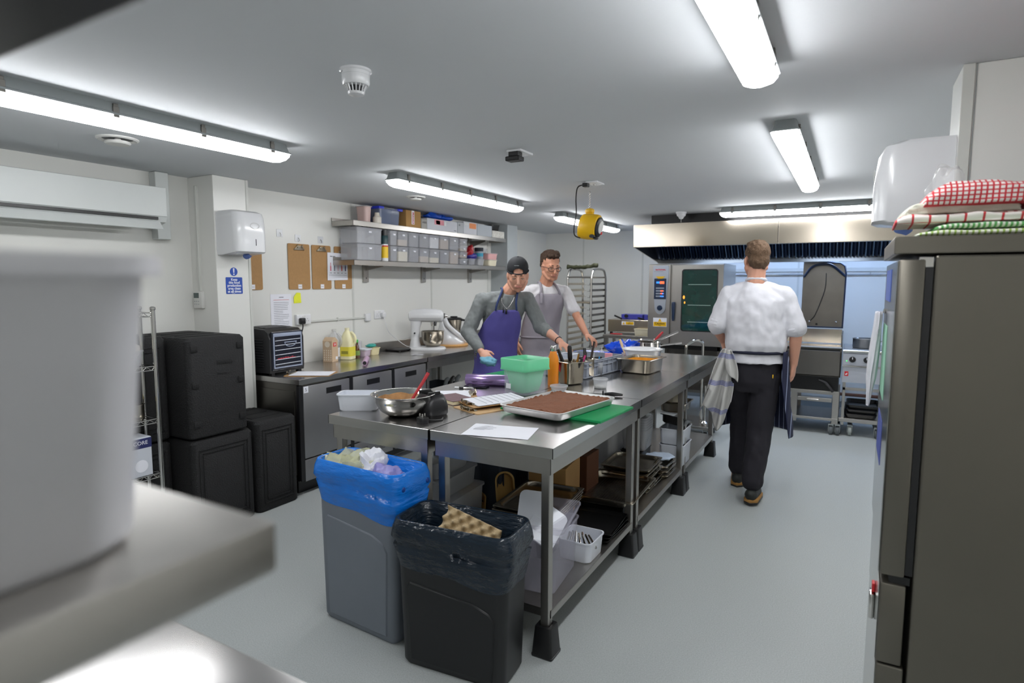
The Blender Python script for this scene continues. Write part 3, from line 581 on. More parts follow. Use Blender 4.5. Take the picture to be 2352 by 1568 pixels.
def crumple(lab, name, cat, loc, size, mat, rz=0, seed=0, amp=.3, u=28, v=16):
    t = thing(name, lab, cat, loc, rz); b = nb(); ell(b, (0, 0, size[2]*.5), (size[0]/2, size[1]/2, size[2]/2), u=u, v=v)
    for q in b.verts:
        k = noise.noise(V((q.co.x*18+seed, q.co.y*18, q.co.z*18)))*amp+noise.noise(V((q.co.x*45+seed, q.co.y*45, q.co.z*45)))*amp*.5
        q.co.x *= 1+k; q.co.y *= 1+k; q.co.z = max(0, q.co.z*(1+k))
    mk('film', b, mat, t, True); return t
crumple('cobalt blue piping bag under the hand of the man in glasses', 'piping_bag', 'bag', (-2.06, 5.18, TZ), (.34, .12, .05), BB, R(6), 1)
crumple('crumpled cobalt blue piping bag behind the honey pot', 'piping_bag', 'bag', (-1.83, 5.40, TZ), (.34, .14, .12), BB, R(30), 4, .45)
crumple('small cobalt blue bag in front of the honey pot', 'piping_bag', 'bag', (-1.80, 4.98, TZ), (.26, .1, .035), BB, R(-12), 9)
t = thing('chopping_board', 'green chopping board under the blue bags at the far end', 'board', (-2.02, 5.15, TZ-.0), R(4)); t.location = (-2.0, 5.32, TZ)
bpy.data.objects.remove(t)
t = thing('dropper_bottle', 'small clear squeeze bottle with a nozzle beside the blue bag', 'bottle', (-1.905, 4.98, TZ)); b = nb(); lathe(b, [(.024, 0), (.027, .004), (.027, .05), (.02, .066), (.012, .07), (.013, .078), (.006, .084), (.0025, .11), (.001, .11)], n=24); mk('bottle', b, PPG, t, 2)
t = thing('honey_pot', 'small plastic pot of amber glaze with a wooden brush', 'pot', (-1.73, 5.13, TZ)); b = nb(); lathe(b, [(.032, 0), (.04, .055), (.038, .055), (.03, .003), (.001, .003)], n=24); mk('pot', b, PPG, t, 2); b = nb(); lathe(b, [(.03, .004), (.036, .04), (.001, .041)], n=20); mk('glaze', b, pm('amber_glaze', (190, 110, 50), .2), t, True)
utensil('pastry_brush', 'wooden pastry brush standing in the amber glaze pot', 'brush', (-1.73, 5.13, TZ+.012), (-1.80, 5.16, TZ+.165), .007, .011, pm('pale_wood', (226, 196, 150), .6, 0, .1, 20))
# stacked white trays behind
ptub('plastic_tub', 'low white plastic tub between the men at the island', 'tub', (-1.96, 4.85, TZ), R(8), .30, .15, .05, PPW)
ptub('plastic_tub', 'taller milky tub behind the utensil pan near the hand', 'tub', (-1.93, 4.30, TZ), R(-5), .14, .14, .12, PPW)
# honing steel
t = thing('honing_steel', 'long thin honing steel with a black handle behind the cake', 'knife steel', (-1.165, 3.405, TZ+.0125), R(14))
b = nb(); tube(b, [(0, 0, .0), (-.02, 0, .001), (-.06, 0, .002), (-.09, 0, .001), (-.105, 0, 0)], .012, 12, rad=[.006, .009, .0125, .009, .008]); lathe(b, [(.008, -.108), (.02, -.11), (.02, -.116), (.008, -.118)], n=16, axis='X'); mk('handle', b, BLK, t, True)
b = nb(); tube(b, [(-.115, 0, .0), (-.40, 0, -.006), (-.41, 0, -.007)], .0035, 8, rad=[.0038, .0034, .0015]); mk('rod', b, CHROME, t, True)
t.rotation_euler.y = 0
# ------------------------------------------------------------------ lower shelf contents
SZ = .144
t = ptub('storage_box', 'tall clear polycarbonate box on the nearest lower shelf', 'container', (-1.235, 2.50, SZ), R(6), .24, .36, .25, PPC, r=.03, taper=.016, n=5)
t = thing('white_cover', 'flat white cover lying slanted in the clear box', 'cover', (-1.25, 2.50, SZ+.2), R(0))
b = nb(); rings(b, [rr(0, 0, 0, .15, .24, .03), rr(0, 0, .006, .15, .24, .03)]); mk('panel', b, PPW, t, True, rot=(R(20), R(32), R(15)), loc=(0.03, -.01, .05))
t = thing('white_cover', 'upright white cover standing in the clear box behind the table leg', 'cover', (-1.25, 2.50, SZ+.2), R(0))
b = nb(); rings(b, [rr(0, 0, 0, .15, .22, .03), rr(0, 0, .006, .15, .22, .03)]); mk('panel', b, PPW, t, True, rot=(R(65), R(8), R(30)), loc=(-.03, -.02, .09))
ptub('storage_box', 'shallow clear tray nested on top of the tall clear box', 'container', (-1.225, 2.56, SZ+.252), R(8), .22, .30, .04, PPC, r=.03, taper=.01, rot=(R(6), 0, R(8)))
t = ptub('plastic_tub', 'white tub of metal tubes on the nearest lower shelf', 'tub', (-1.17, 2.80, SZ), R(0), .19, .20, .105, PPW, r=.03)
for k in range(9):
    q = thing('metal_tube', 'small steel pastry tube in the white tub on the lower shelf', 'tube', (-1.235+.016*k, 2.78+.012*(k % 3), SZ+.075+.004*(k % 2)), R(8+k*5), 'steel tubes in the white tub'); b = nb(); tube(b, [(-.0, -.042, -.012), (0, .042, .018)], .0065, 8); mk('tube', b, CHROME, q, True)
gnb = None
for k in range(4):
    gn('gastronorm_tray', ['lowest', 'second', 'third', 'uppermost'][k]+' of the four shallow steel trays behind the clear box', 'tray', (-1.44+.004*k, 2.83+.004*k, SZ+.22*0+.19+.017*k if 0 else SZ+.16+.018*k), R(4), .34, .45, .03, r=.06)
t = thing('storage_box', 'dark box carrying the four steel trays under the nearest table', 'container', (-1.45, 2.84, SZ), R(4)); mk('body', tub(nb(), .30, .40, .158, .01, .003, .03, .006), BLKM, t, True)
for k in range(3):
    t = thing('black_tray', ['bottom', 'middle', 'top'][k]+' black baking tray on the nearest lower shelf beside the white tub', 'tray', (-1.28, 3.14, SZ+.016*k), R(3*k-2)); b = nb(); rings(b, [rr(0, 0, 0, .36, .30, .02), rr(0, 0, .018, .39, .33, .02), rr(0, 0, .02, .39, .33, .02), rr(0, 0, .018, .38, .32, .02), rr(0, 0, .002, .35, .29, .02)]); mk('tray_body', b, BLKM, t, True)
ptub('storage_box', 'low dark box behind the black trays on the lower shelf', 'container', (-1.30, 3.50, SZ), 0, .34, .22, .075, BLKM)
gn('gastronorm_tray', 'large perforated steel tray spanning the gap of the lower shelves', 'tray', (-1.27, 3.56, SZ+.078), R(0), .40, .53, .045, r=.07, perf=True, rot=(R(0), 0, R(2)))
for k in range(6):
    gn('gastronorm_tray', ['lowest', 'second', 'third', 'fourth', 'fifth', 'topmost'][k]+' steel tray in the stack under the middle table', 'tray', (-1.29+.006*(k % 2), 4.0-.005*k, SZ+.0+.028*k), R([0, 2, -1, 1, 0, 2][k]), .33, .36, [.026, .026, .05, .026, .026, .03][k], r=.05)
for k in range(3):
    gn('gastronorm_tray', ['lower', 'middle', 'upper'][k]+' small steel tray stacked at the far leg of the middle table', 'tray', (-1.185, 4.32-.01*k, SZ+.034*k), 0, .19, .25, .032, r=.03)
t = thing('blue_cloth', 'pale blue-grey cloth crumpled on the small steel trays', 'cloth', (-1.20, 4.35, SZ+.103), R(20)); b = nb(); ell(b, (0, 0, .015), (.11, .08, .018), u=24, v=12)
for q in b.verts: q.co.z = max(0, q.co.z+.012*noise.noise(q.co*28)); q.co.x += .02*noise.noise(q.co*20)
mk('cloth', b, pm('pale_blue_cloth', (176, 190, 208), .9, 0, .1, 20, .3, 60), t, 2)
for k in range(6):
    ptub('plastic_tub', ['lowest', 'second', 'third', 'fourth', 'fifth', 'topmost'][k]+' milky tub in the nested stack under the middle table', 'tub', (-1.36, 4.33, SZ+.155*0+.17+.018*k), R(2), .19, .24, .15, PP, taper=.015)
t = thing('storage_box', 'dark box supporting the nested milky tubs under the middle table', 'container', (-1.37, 4.33, SZ), 0); mk('body', tub(nb(), .17, .24, .168, .005, .003, .02, .005), BLKM, t, True)
ptub('plastic_tub', 'white tub under the rusty-orange tray beside the nested tubs', 'tub', (-1.16, 4.68, SZ), 0, .19, .28, .16, PPW)
ptub('plastic_tub', 'second white tub stacked on the one beside the nested tubs', 'tub', (-1.16, 4.68, SZ+.162), 0, .19, .28, .12, PPW)
t = gn('gastronorm_tray', 'dark tray with burnt orange inside leaning above the white tubs', 'tray', (-1.16, 4.66, SZ+.29), 0, .20, .27, .06, BLKM, rot=(R(-14), R(8), 0)); 
b = nb(); rings(b, [rr(0, 0, .0112, .14, .2, .03), rr(0, 0, .013, .14, .2, .03)]); mk('residue', b, pm('burnt_sugar', (150, 92, 34), .4, 0, .3, 20), t)
gn('gastronorm_pan', 'steel pan high under the middle table edge above the tubs', 'pan', (-1.17, 4.70, SZ+.40), 0, .21, .28, .07)
t = thing('strainer_cone', 'cream folded plastic cone on top of the steel pan under the table', 'cone', (-1.17, 4.68, SZ+.475)); b = nb(); lathe(b, [(.09, 0), (.085, .01), (.02, .07), (.002, .075)], n=8); mk('cone', b, pm('cream_plastic', (214, 206, 184), .5), t)
ptub('storage_box', 'frosted box at the back of the middle lower shelf', 'container', (-1.55, 4.25, SZ), 0, .16, .34, .3, PPG)
# left row lower shelf
for k, (z, w_, d_, h_, x) in enumerate(((0, .40, .42, .26, -1.98), (.262, .34, .4, .10, -1.99), (.364, .30, .34, .09, -2.0))):
    ptub('storage_box', ['largest grey frosted box at the bottom under the mixing-bowl table', 'middle frosted box on the large grey one under the mixing-bowl table', 'topmost frosted box in the stack under the mixing-bowl table'][k], 'container', (x, 2.62, SZ+z), R(3), w_, d_, h_, PPG, lidmat=PPG if k < 2 else None)
t = crate('stacking_crate', 'dark blue-grey crate standing on end behind the tan tins', 'crate', (-2.0, 3.15, SZ), 0, .5, .38, .40, pm('slate_crate', (62, 70, 82), .5), 5)
TAN = pm('tan_card', (206, 168, 98), .7, 0, .1, 20)
for k, (x, y, z, rx, rz) in enumerate(((-1.735, 2.86, SZ+.05, 20, 30), (-1.76, 2.82, SZ+.14, -50, 10), (-1.60, 2.95, SZ+.17, 65, 40))):
    t = thing('proving_basket', ['oval tan tin lying lowest among the tan tins', 'tan tin leaning in the middle of the pile', 'round-ended tan tin tilted at the right of the pile'][k], 'basket', (x-.14, y+.03, z-.04+.0), R(rz)); mk('basket', tub(nb(), .11, .2, .06, .006, .003, .05, .006, n=8), TAN, t, True, rot=(R(rx), 0, 0), loc=(0, 0, .05))
def carton(name, lab, cat, loc, rz, w_, d_, h_, mat=CARD, tape=None, flap=True, group=None):
    t = thing(name, lab, cat, loc, rz, group); mk('box_body', bx(-w_/2, w_/2, -d_/2, d_/2, 0, h_, .0025, 1), mat, t)
    if flap: mk('flap_seam', bx(-w_/2+.002, w_/2-.002, -.0015, .0015, h_-.0005, h_+.0008), pm('dark_seam', (90, 66, 40), .9), t)
    if tape:
        mk('tape', bx(-w_/2-.0006, w_/2+.0006, -.024, .024, h_-.0002, h_+.0012), tape, t)
    return t
carton('cardboard_box', 'brown cardboard box on the lower shelf behind the steel trays', 'box', (-1.45, 3.42, SZ+.0), R(8), .22, .3, .33)
t = bpy.data.objects['cardboard_box']; t.location = (-1.52, 3.22, SZ)
carton('cardboard_box', 'darker narrow cardboard box beside the brown one under the table', 'box', (-1.50, 3.60-.02, SZ), R(0), .16, .2, .30, pm('dark_cardboard', (92, 54, 30), .85))
# the island stands a little nearer and 25 mm taller than the layout numbers above (its shelf 50 mm): move its load with it
for o in [o for o in bpy.data.objects if o not in BEFORE and o.parent is None]:
    o.location.x *= .9635; o.location.y *= .9635; o.location.z += .025 if o.location.z > .8 else .05
# ------------------------------------------------------------------ bins
def slimbin(name, lab, loc, rz, h, mat, bagm, baglab, w0=.47, d0=.21, w1=.55, d1=.27):
    t = thing(name, lab, 'bin', loc, rz); b = nb()
    rings(b, [rr(0, 0, .0, w0-.02, d0-.02, .03, 6), rr(0, 0, .02, w0, d0, .03, 6), rr(0, 0, h-.1, w0+(w1-w0)*.85, d0+(d1-d0)*.85, .045, 6), rr(0, 0, h-.02, w1, d1, .05, 6), rr(0, 0, h, w1+.01, d1+.01, .05, 6), rr(0, 0, h, w1-.012, d1-.012, .045, 6), rr(0, 0, h-.1, w0+(w1-w0)*.8-.006, d0+(d1-d0)*.8-.006, .04, 6), rr(0, 0, .03, w0-.01, d0-.01, .03, 6)])
    mk('bin_body', b, mat, t, True)
    # raised panel on the broad sides
    for s in (-1, 1):
        b = nb(); P = []
        for x, z in ((-w0/2+.045, .03), (w0/2-.045, .03), (w0/2-.03, h-.34), (w0/2-.055, h-.305), (w0/2-.12, h-.28), (-w0/2+.05, h-.25), (-w0/2+.035, h-.27)):
            P.append((x, z))
        def yy(z): return s*((d0+(d1-d0)*.85*(z/(h-.1)))/2)
        r0 = [V((x, yy(z)-s*.002, z)) for x, z in P]; r1 = [V((x*.985, yy(z)+s*.0045, z+(.004 if z < h/2 else -.004))) for x, z in P]
        rings(b, [r0, r1]); bmesh.ops.bevel(b, geom=[e for e in b.edges], offset=.002, segments=2, affect='EDGES'); mk('side_panel', b, mat, t, True)
    # liner draped over the rim
    b = nb(); n = 14; L = []
    def rg(z, w_, d_, a, sd, rad=.05, droop=0):
        o = []
        for i, p in enumerate(rr(0, 0, z, w_, d_, rad, n)):
            # extra points are uneven; add wobble
            k = noise.noise(V((p.x*10+sd, p.y*10, z*6)))+.5*noise.noise(V((p.x*32+sd, p.y*32, z*11)))
            f = 1+a*k; o.append(V((p.x*f, p.y*f, z+droop*(.6*noise.noise(V((p.x*5+sd, p.y*5, 1)))+(p.x/w_)*-.5)+a*.06*k)))
        return o
    def dens(r, m=5):
        o = []
        for i, p in enumerate(r):
            q = r[(i+1) % len(r)]; dl = (q-p).length; kk = max(1, int(dl/.02)) if False else 1
            o.append(p)
        return o
    def rgd(z, w_, d_, a, sd, rad, droop=0):
        base = []
        per = []
        c = rr(0, 0, z, w_, d_, rad, 4)
        # resample evenly to 120 points
        c2 = c+[c[0]]; ln = [0]
        for i in range(len(c)): ln.append(ln[-1]+(c2[i+1]-c2[i]).length)
        T = ln[-1]; M = 140; j = 0; o = []
        for k in range(M):
            s_ = T*k/M
            while ln[j+1] < s_: j += 1
            p = c2[j].lerp(c2[j+1], (s_-ln[j])/max(1e-9, ln[j+1]-ln[j])); fold = noise.noise(V((s_*9, z*7, sd)))+.6*noise.noise(V((s_*42, z*9, sd+3)))
            nrm = V((p.x/w_, p.y/d_, 0)).normalized(); p = p+nrm*(a*fold); p.z += droop*(noise.noise(V((s_*4, sd, 2)))+.8*(p.x/w_)*-1)
            o.append(p)
        return o
    tw, td = w1+.014, d1+.014
    rs = [rgd(h-.22, w1-.06, d1-.06, .010, 9, .03), rgd(h-.1, w1-.035, d1-.035, .005, 8, .04), rgd(h-.004, w1-.018, d1-.018, .001, 7, .045), rgd(h+.004, w1+.004, d1+.004, .001, 1, .05), rgd(h+.001, tw, td, .001, 1, .05), rgd(h-.03, tw+.02, td+.02, .003, 1, .05, .004), rgd(h-.07, tw+.028, td+.028, .006, 2, .05, .01), rgd(h-.10, tw+.0, td+.0, .007, 3, .05, .016), rgd(h-.105, tw+.012, td+.012, .006, 4, .05, .016), rgd(h-.15, tw-.002, td, .006, 5, .05, .024), rgd(h-.20, tw-.02, td-.014, .003, 6, .05, .03)]
    rings(b, rs, c0=False, c1=False); lin_ = mk('bin_liner', b, bagm, t, 2)
    b = nb(); rings(b, [rr(0, 0, h-.24, w1-.065, d1-.065, .03), rr(0, 0, h-.235, w1-.065, d1-.065, .03)]); mk('waste_fill', b, bagm, t)
    return t
BX, BY = -1.852, 1.995
bA = slimbin('waste_bin', 'grey slim waste bin lined with a bright blue bag', (BX, BY-.012, 0), R(-3.5), .755, pm('grey_bin_plastic', (118, 124, 134), .5, 0, .04, 12), BLUEBAG, '', w0=.455, d0=.20, w1=.50, d1=.215)
bB = slimbin('waste_bin', 'black slim waste bin lined with a black bag, nearest the camera', (-1.318, 1.925, 0), R(5), .615, pm('black_bin_plastic', (22, 23, 25), .42, 0, .1, 12), BLKBAG, '', w0=.46, d0=.20, w1=.50, d1=.235)
for s in (-1, 1):
    b = nb(); 
    for k in (-1, 1): ell(b, (0, k*.075, -.06), (.004, .011, .012), u=12, v=8)
    if s == 1: mk('vent_hole', b, pm('bag_shadow_blue', (8, 60, 140), .4), bA, True, loc=(.269, 0, .755))
# egg tray in the black bin
t = thing('egg_tray', 'beige pulp egg tray poking out of the black bin', 'tray', (-1.335, 1.94, .47), 0, rot=(R(62), R(18), R(10)))
b = nb(); N = 40; M_ = 30; g = []
for i in range(N+1):
    for j in range(M_+1):
        u, v_ = i/N*5, j/M_*4; z = .02*(math.cos(u*2*math.pi)*math.cos(v_*2*math.pi)); z += .008*(math.cos(u*4*math.pi)+math.cos(v_*4*math.pi))*.5
        g.append(b.verts.new(((i/N-.5)*.25, (j/M_-.5)*.2, z)))
for i in range(N):
    for j in range(M_): b.faces.new([g[k] for k in (i*(M_+1)+j, (i+1)*(M_+1)+j, (i+1)*(M_+1)+j+1, i*(M_+1)+j+1)])
b.normal_update(); bmesh.ops.solidify(b, geom=b.faces[:], thickness=.002); mk('pulp_tray', b, pm('beige_pulp', (202, 180, 142), .95, 0, .08, 60, .3, 120), t, 2, loc=(0, .04, 0))
# waste in the blue bin
crumple('yellowish clear plastic wrapping spilling over the left rim of the blue bin', 'plastic_wrap', 'wrapping', (-2.0, 1.985, .69), (.27, .20, .075), pm('yellowish_film', (226, 226, 186), .22, 0, .08, 8, .6, 20, alpha=.6), R(0), 3, .55)
crumple('crumpled white paper towel in the blue bin', 'paper_towel', 'towel', (-1.86, 2.0, .66), (.12, .13, .12), PAPER, 0, 6, .5)
crumple('crumpled lilac packaging at the right in the blue bin', 'plastic_wrap', 'wrapping', (-1.745, 1.965, .665), (.13, .12, .08), pm('lilac_film', (170, 164, 224), .3, 0, .1, 8, .5, 20, alpha=.85), 0, 8, .5)
t = thing('paper_cup', 'white polystyrene cup among the blue bin rubbish', 'cup', (-1.895, 2.05, .70), 0, rot=(R(50), R(30), 0)); b = nb(); lathe(b, [(.024, 0), (.036, .08), (.034, .08), (.022, .003), (.001, .003)], n=24); mk('cup', b, WPL, t, 2)
# ------------------------------------------------------------------ refrigerated counter along the left wall
t = thing('counter_fridge', 'stainless refrigerated counter with three doors along the left wall', 'fridge', (0, 0, 0)); CF = t
xf = -3.41
mk('carcass', bx(XL+.013, xf-.035, 2.945, 4.425, .1, .818, .003), STEELD, t)
mk('plinth', bx(XL+.013, xf-.08, 2.97, 4.40, 0.0, .1), BLK, t)
b = nb(); box(b, XL+.013, xf, 2.935, 4.43, .820, .86, .003); mk('worktop', b, STEELTOP, t)
mk('side_panel', bx(-4.0, xf-.06, 2.939, 2.945, .15, .77, .002), STEELD, t)
for k, (y0, y1) in enumerate(((2.975, 3.435), (3.475, 3.935), (3.975, 4.41))):
    if k == 0: z0 = .27
    else: z0 = .27
    d = mk('door', bx(xf-.034, xf-.004, y0, y1, z0, .805, .004), DOORM, t, True)
    yc = y0+(y1-y0)*(.64 if k == 0 else .5); b = nb(); rings(b, [[V((xf-.0035+dx, yc+y, .742+z)) for y, z in ((-.075, -.022), (.075, -.022), (.075, .022), (-.075, .022))] for dx in (-.001, .0016)]); h_ = mk('handle', b, BLK, d)
    mk('hinge_post', bx(xf-.034, xf-.006, y0-.037, y0-.003, .11, .812, .002), BLK, t)
    p = mk('vent_panel', bx(xf-.03, xf-.006, y0, y1, .1, .26, .003), DOORM, t, True)
    b = nb()
    for cx in (.12, .33):
        for i in range(6):
            for j in range(8): box(b, xf-.0058, xf-.0048, y0+cx-.035+j*.0085, y0+cx-.031+j*.0085, .15+i*.011, .156+i*.011)
    o = mk('vent_slots', b, BLK, p, kind='stuff')
mk('number_label', bx(xf-.0045, xf-.0035, 2.98, 3.022, .755, .802), PAPER, t)
text('5', .034, t, (xf-.0034, 3.0, .778), (R(90), 0, R(90)), INKD)
t = thing('steel_wall_table', 'stainless wall table with upstand beside the refrigerated counter', 'table', (0, 0, 0))
b = nb(); box(b, XL+.013, xf+.005, 4.435, 6.55, .857, .86); box(b, xf+.002, xf+.005, 4.435, 6.55, .815, .858); box(b, XL+.013, xf, 4.435, 4.438, .815, .858); box(b, XL+.013, xf, 6.547, 6.55, .815, .858); mk('worktop', b, STEELTOP, t)
mk('upstand', bx(XL+.013, XL+.033, 4.435, 6.55, .8605, .955, .004), STEEL, t)
mk('apron', bx(xf-.022, xf-.018, 4.45, 6.53, .745, .816), STEEL, t)
for x in (XL+.06, xf-.045):
    for y in (4.47, 5.5, 6.5): mk('leg', bx(x-.019, x+.019, y-.019, y+.019, .0, .815, .003), STEEL, t)
mk('lower_shelf', bx(XL+.03, xf-.03, 4.45, 6.53, .15, .185, .003), STEEL, t)
# under the wall table
crate('stacking_crate', 'dark grey crate of hoses under the wall table', 'crate', (-3.72, 5.0, .186), 0, .5, .62, .30, pm('charcoal_crate', (52, 56, 62), .5), 6)
for k in range(3):
    t = thing('plastic_pipe', ['grey pipe fitting leaning left in the dark crate under the wall table', 'grey pipe fitting in the middle of the dark crate', 'pale grey pipe fitting leaning right in the dark crate'][k], 'pipe', (-3.60, 4.92+.1*k, .35)); b = nb(); tube(b, bez([(0, -.02, 0), (.02, .0, .1), (.01, .05, .19), (.0, .1, .21)]), .022, 8); mk('pipe', b, GREYPL if k != 1 else STEELD, t, True)
for k in range(2):
    t = thing('steel_disc', ['round steel lid leaning under the wall table behind the fridge', 'second round lid lying lower under the wall table'][k], 'lid', (-3.50+.03*k, 4.60-.0+.04*k, .2)); b = nb(); lathe(b, [(.001, -.004), (.11, -.004), (.115, 0), (.11, .004), (.001, .006)], n=32, axis='X'); mk('lid', b, GREYPL, t, True, rot=(0, R(-12), 0), loc=(0, .0, .105))
# things on the counter
CZ = .86
t = thing('food_dehydrator', 'black ribbed food dehydrator with a clear door on the counter', 'dehydrator', (-3.925, 3.13, CZ), 0)
b = nb(); secs = []
for y, in ((-.17,), (.17,)):
    pass
prof = [(-.19, .012), (.16, .012), (.165, .05), (.165, .27), (.15, .315), (.11, .338), (.0, .345), (-.12, .348), (-.19, .345)]
rings(b, [[V((x, y, z)) for x, z in prof] for y in (-.165, -.16, .16, .165)]); mk('housing', b, pm('matt_black_shell', (38, 38, 40), .5, 0, .1, 40), t)
for k in range(11):
    b = nb(); tube(b, [(-.17, -.167, .06+k*.02), (.10, -.167, .06+k*.02)], .005, 6); mk('rib', b, MC['matt_black_shell'], t, True)
for k in range(5): mk('top_vent', bx(-.15+k*.05, -.125+k*.05, -.12, .12, .3475, .3505, .001), BLK, t)
for sx in (-1, 1):
    for sy in (-1, 1): mk('foot', bx(sx*.14-.015, sx*.14+.015, sy*.13-.015, sy*.13+.015, 0, .013), BLK, t)
d = mk('door_frame', bx(.158, .172, -.15, .15, .03, .325, .006), pm('smoked_door', (40, 42, 52), .15), t)
b = nb()
for q in ((-.137, .137, .285, .312), (-.137, .137, .045, .055), (-.137, -.127, .045, .312), (.127, .137, .045, .312)): box(b, .171, .178, *q, .002)
mk('clear_rim', b, pm('acrylic_rim', (180, 190, 214), .15, 0, .05, alpha=.8), t, True)
for k in range(6):
    b = nb(); tube(b, [(.1765, -.122, .075+k*.036), (.1765, .122, .078+k*.036)], .0028, 6); mk('tray_edge', b, pm('bright_tray_edge', (210, 214, 226), .3), t, True)
b = nb(); 
for k in range(8): ell(b, (.1735, -.09+k*.022, .118+random.uniform(-.004, .004)), (.002, .012, .006), u=8, v=6)
mk('dried_fruit', b, pm('red_fruit', (170, 34, 52), .5), t, True)
b = nb(); tube(b, [(.182, .055*math.cos(a)+.02, .235+.03*math.sin(a)) for a in [math.pi+i*math.pi/10 for i in range(11)]], .003, 6); box(b, .178, .185, -.04, .08, .236, .243, .002); mk('door_handle', b, MC['acrylic_rim'], t, True)
t.rotation_euler.z = R(2)
clipboard('clipboard', 'clipboard with a bright clip on the counter in front of the dehydrator', (-3.545, 3.17, CZ), R(-240), papers=2)
t = thing('juice_carton', 'beige drink carton with a round leaf print on the counter', 'carton', (-3.965, 3.77, CZ), R(12))
CART = pm('carton_beige', (202, 176, 146), .55, 0, .04)
mk('carton_body', bx(-.048, .048, -.045, .045, 0, .185, .002, 1), CART, t)
b = nb(); rings(b, [rr(0, 0, .185, .094, .088, .002, 1), rr(0, 0, .21, .094, .03, .002, 1), rr(0, 0, .215, .094, .003, .001, 1)]); mk('gable_top', b, CART, t)
b = nb(); cyl(b, (0, -.0452, .155), (0, -.0458, .155), .026, n=24); mk('printed_disc', b, pm('pale_print', (226, 214, 196), .6), t)
mk('red_flash', bx(.0482, .0488, -.03, .02, .135, .17), pm('red_print', (206, 60, 50), .5), t); text('54', .03, t, (.0492, -.004, .152), (R(90), 0, R(90)), PAPER)
b = nb()
for i in range(5):
    for j in range(4): ell(b, (-.033+j*.022, -.0455, .02+i*.02), (.005, .001, .007), u=8, v=6)
mk('print_motifs', b, MC['pale_print'], t, kind='stuff'); mk('barcode', bx(.0482, .0488, .005, .035, .02, .045), PAPER, t)
def milk(lab, loc, rz, body, capm, labm, fill, s=1.0, inked=None):
    t = thing('milk_bottle', lab, 'bottle', loc, rz); b = nb()
    rings(b, [rr(0, 0, 0, .1*s, .1*s, .02*s), rr(0, 0, .004, .112*s, .112*s, .025*s), rr(0, 0, .14*s, .112*s, .112*s, .028*s), rr(0, 0, .17*s, .106*s, .106*s, .035*s), rr(0, 0, .225*s, .066*s, .066*s, .03*s), rr(0, 0, .245*s, .036*s, .036*s, .017*s), rr(0, 0, .252*s, .036*s, .036*s, .017*s)]); mk('bottle', b, body, t, True)
    b = nb(); tube(b, bez([(.05*s, 0, .12*s), (.072*s, 0, .15*s), (.068*s, 0, .2*s), (.035*s, 0, .235*s)]), .011*s, 8); mk('handle', b, body, t, True)
    b = nb(); lathe(b, [(.02*s, .252*s), (.02*s, .268*s), (.001, .269*s)], n=20); mk('cap', b, capm, t, True)
    if labm: 
        b = nb(); rings(b, [rr(0, 0, .03*s, .1135*s, .1135*s, .026*s), rr(0, 0, .11*s, .1135*s, .1135*s, .028*s)], False, False); mk('label', b, labm, t, True)
        if inked: mk('label_mark', bx(-.03*s, .03*s, -.0575*s, -.057*s, .05*s, .075*s), inked, t)
    return t
milk('translucent milk bottle with a white and green label behind the carton', (-4.035, 3.885, CZ), R(8), PPG, WPM, PAPER, 0, 1.02, pm('green_print', (40, 150, 90), .6))
milk('cream-yellow milk bottle with a yellow label on the counter', (-3.955, 3.965, CZ), R(20), pm('cream_milk_bottle', (236, 230, 186), .35), pm('cream_cap', (238, 232, 196), .4), pm('yellow_label', (224, 212, 70), .6), 0, 1.06, pm('olive_print', (150, 146, 50), .6))
t = thing('syrup_bottle', 'small dark syrup bottle with a green cap on the counter', 'bottle', (-3.97, 4.10, CZ)); b = nb(); lathe(b, [(.024, 0), (.027, .004), (.026, .06), (.018, .1), (.011, .12), (.011, .14)], n=24); mk('bottle', b, pm('dark_syrup', (92, 54, 26), .1, 0, .3, 30, coat=.5), t, True)
b = nb(); lathe(b, [(.013, .14), (.013, .165), (.001, .166)], n=16); mk('cap', b, pm('green_cap', (60, 180, 70), .4), t, True); b = nb(); lathe(b, [(.0274, .02), (.027, .065)], n=24, c0=False, c1=False); mk('label', b, pm('leaf_label', (120, 150, 80), .6, 0, .4, 80), t, True)
ptub('plastic_tub', 'pinkish translucent tub with a white lid on the counter', 'tub', (-3.975, 4.205, CZ), R(10), .10, .11, .068, pm('pinkish_plastic', (224, 204, 222), .35, alpha=.85), PPW, r=.02)
ptub('plastic_tub', 'small butter-yellow tub with green packaging on top', 'tub', (-3.985, 4.33, CZ), R(-8), .10, .12, .07, pm('butter_plastic', (238, 226, 180), .4), None, r=.02)
crumple('blue-green crinkled packet lying on the butter-yellow tub', 'packet', 'packet', (-4.0, 4.31, CZ+.071), (.12, .1, .035), pm('teal_packet', (40, 160, 150), .35, 0, .4, 40, .3, 40), 0, 2, .3)
t = thing('clear_beaker', 'clear plastic beaker standing against the wall behind the tubs', 'beaker', (-4.05, 4.19, CZ)); b = nb(); lathe(b, [(.035, 0), (.042, .14), (.040, .14), (.033, .003), (.001, .003)], n=24); mk('beaker', b, PPC, t, 2)
t = thing('film_roll', 'small lilac roll with a dark open end on the counter', 'roll', (-3.63, 3.85, CZ+.0215), R(130)); b = nb(); lathe(b, [(.016, -.17), (.021, -.17), (.0215, .17), (.015, .17)], n=24, axis='X'); mk('roll', b, pm('lilac_label_roll', (190, 156, 186), .5, 0, .1, 30), t, True)
b = nb(); lathe(b, [(.0155, -.1705), (.001, -.1708)], n=24, axis='X'); mk('open_end', b, BLKM, t)
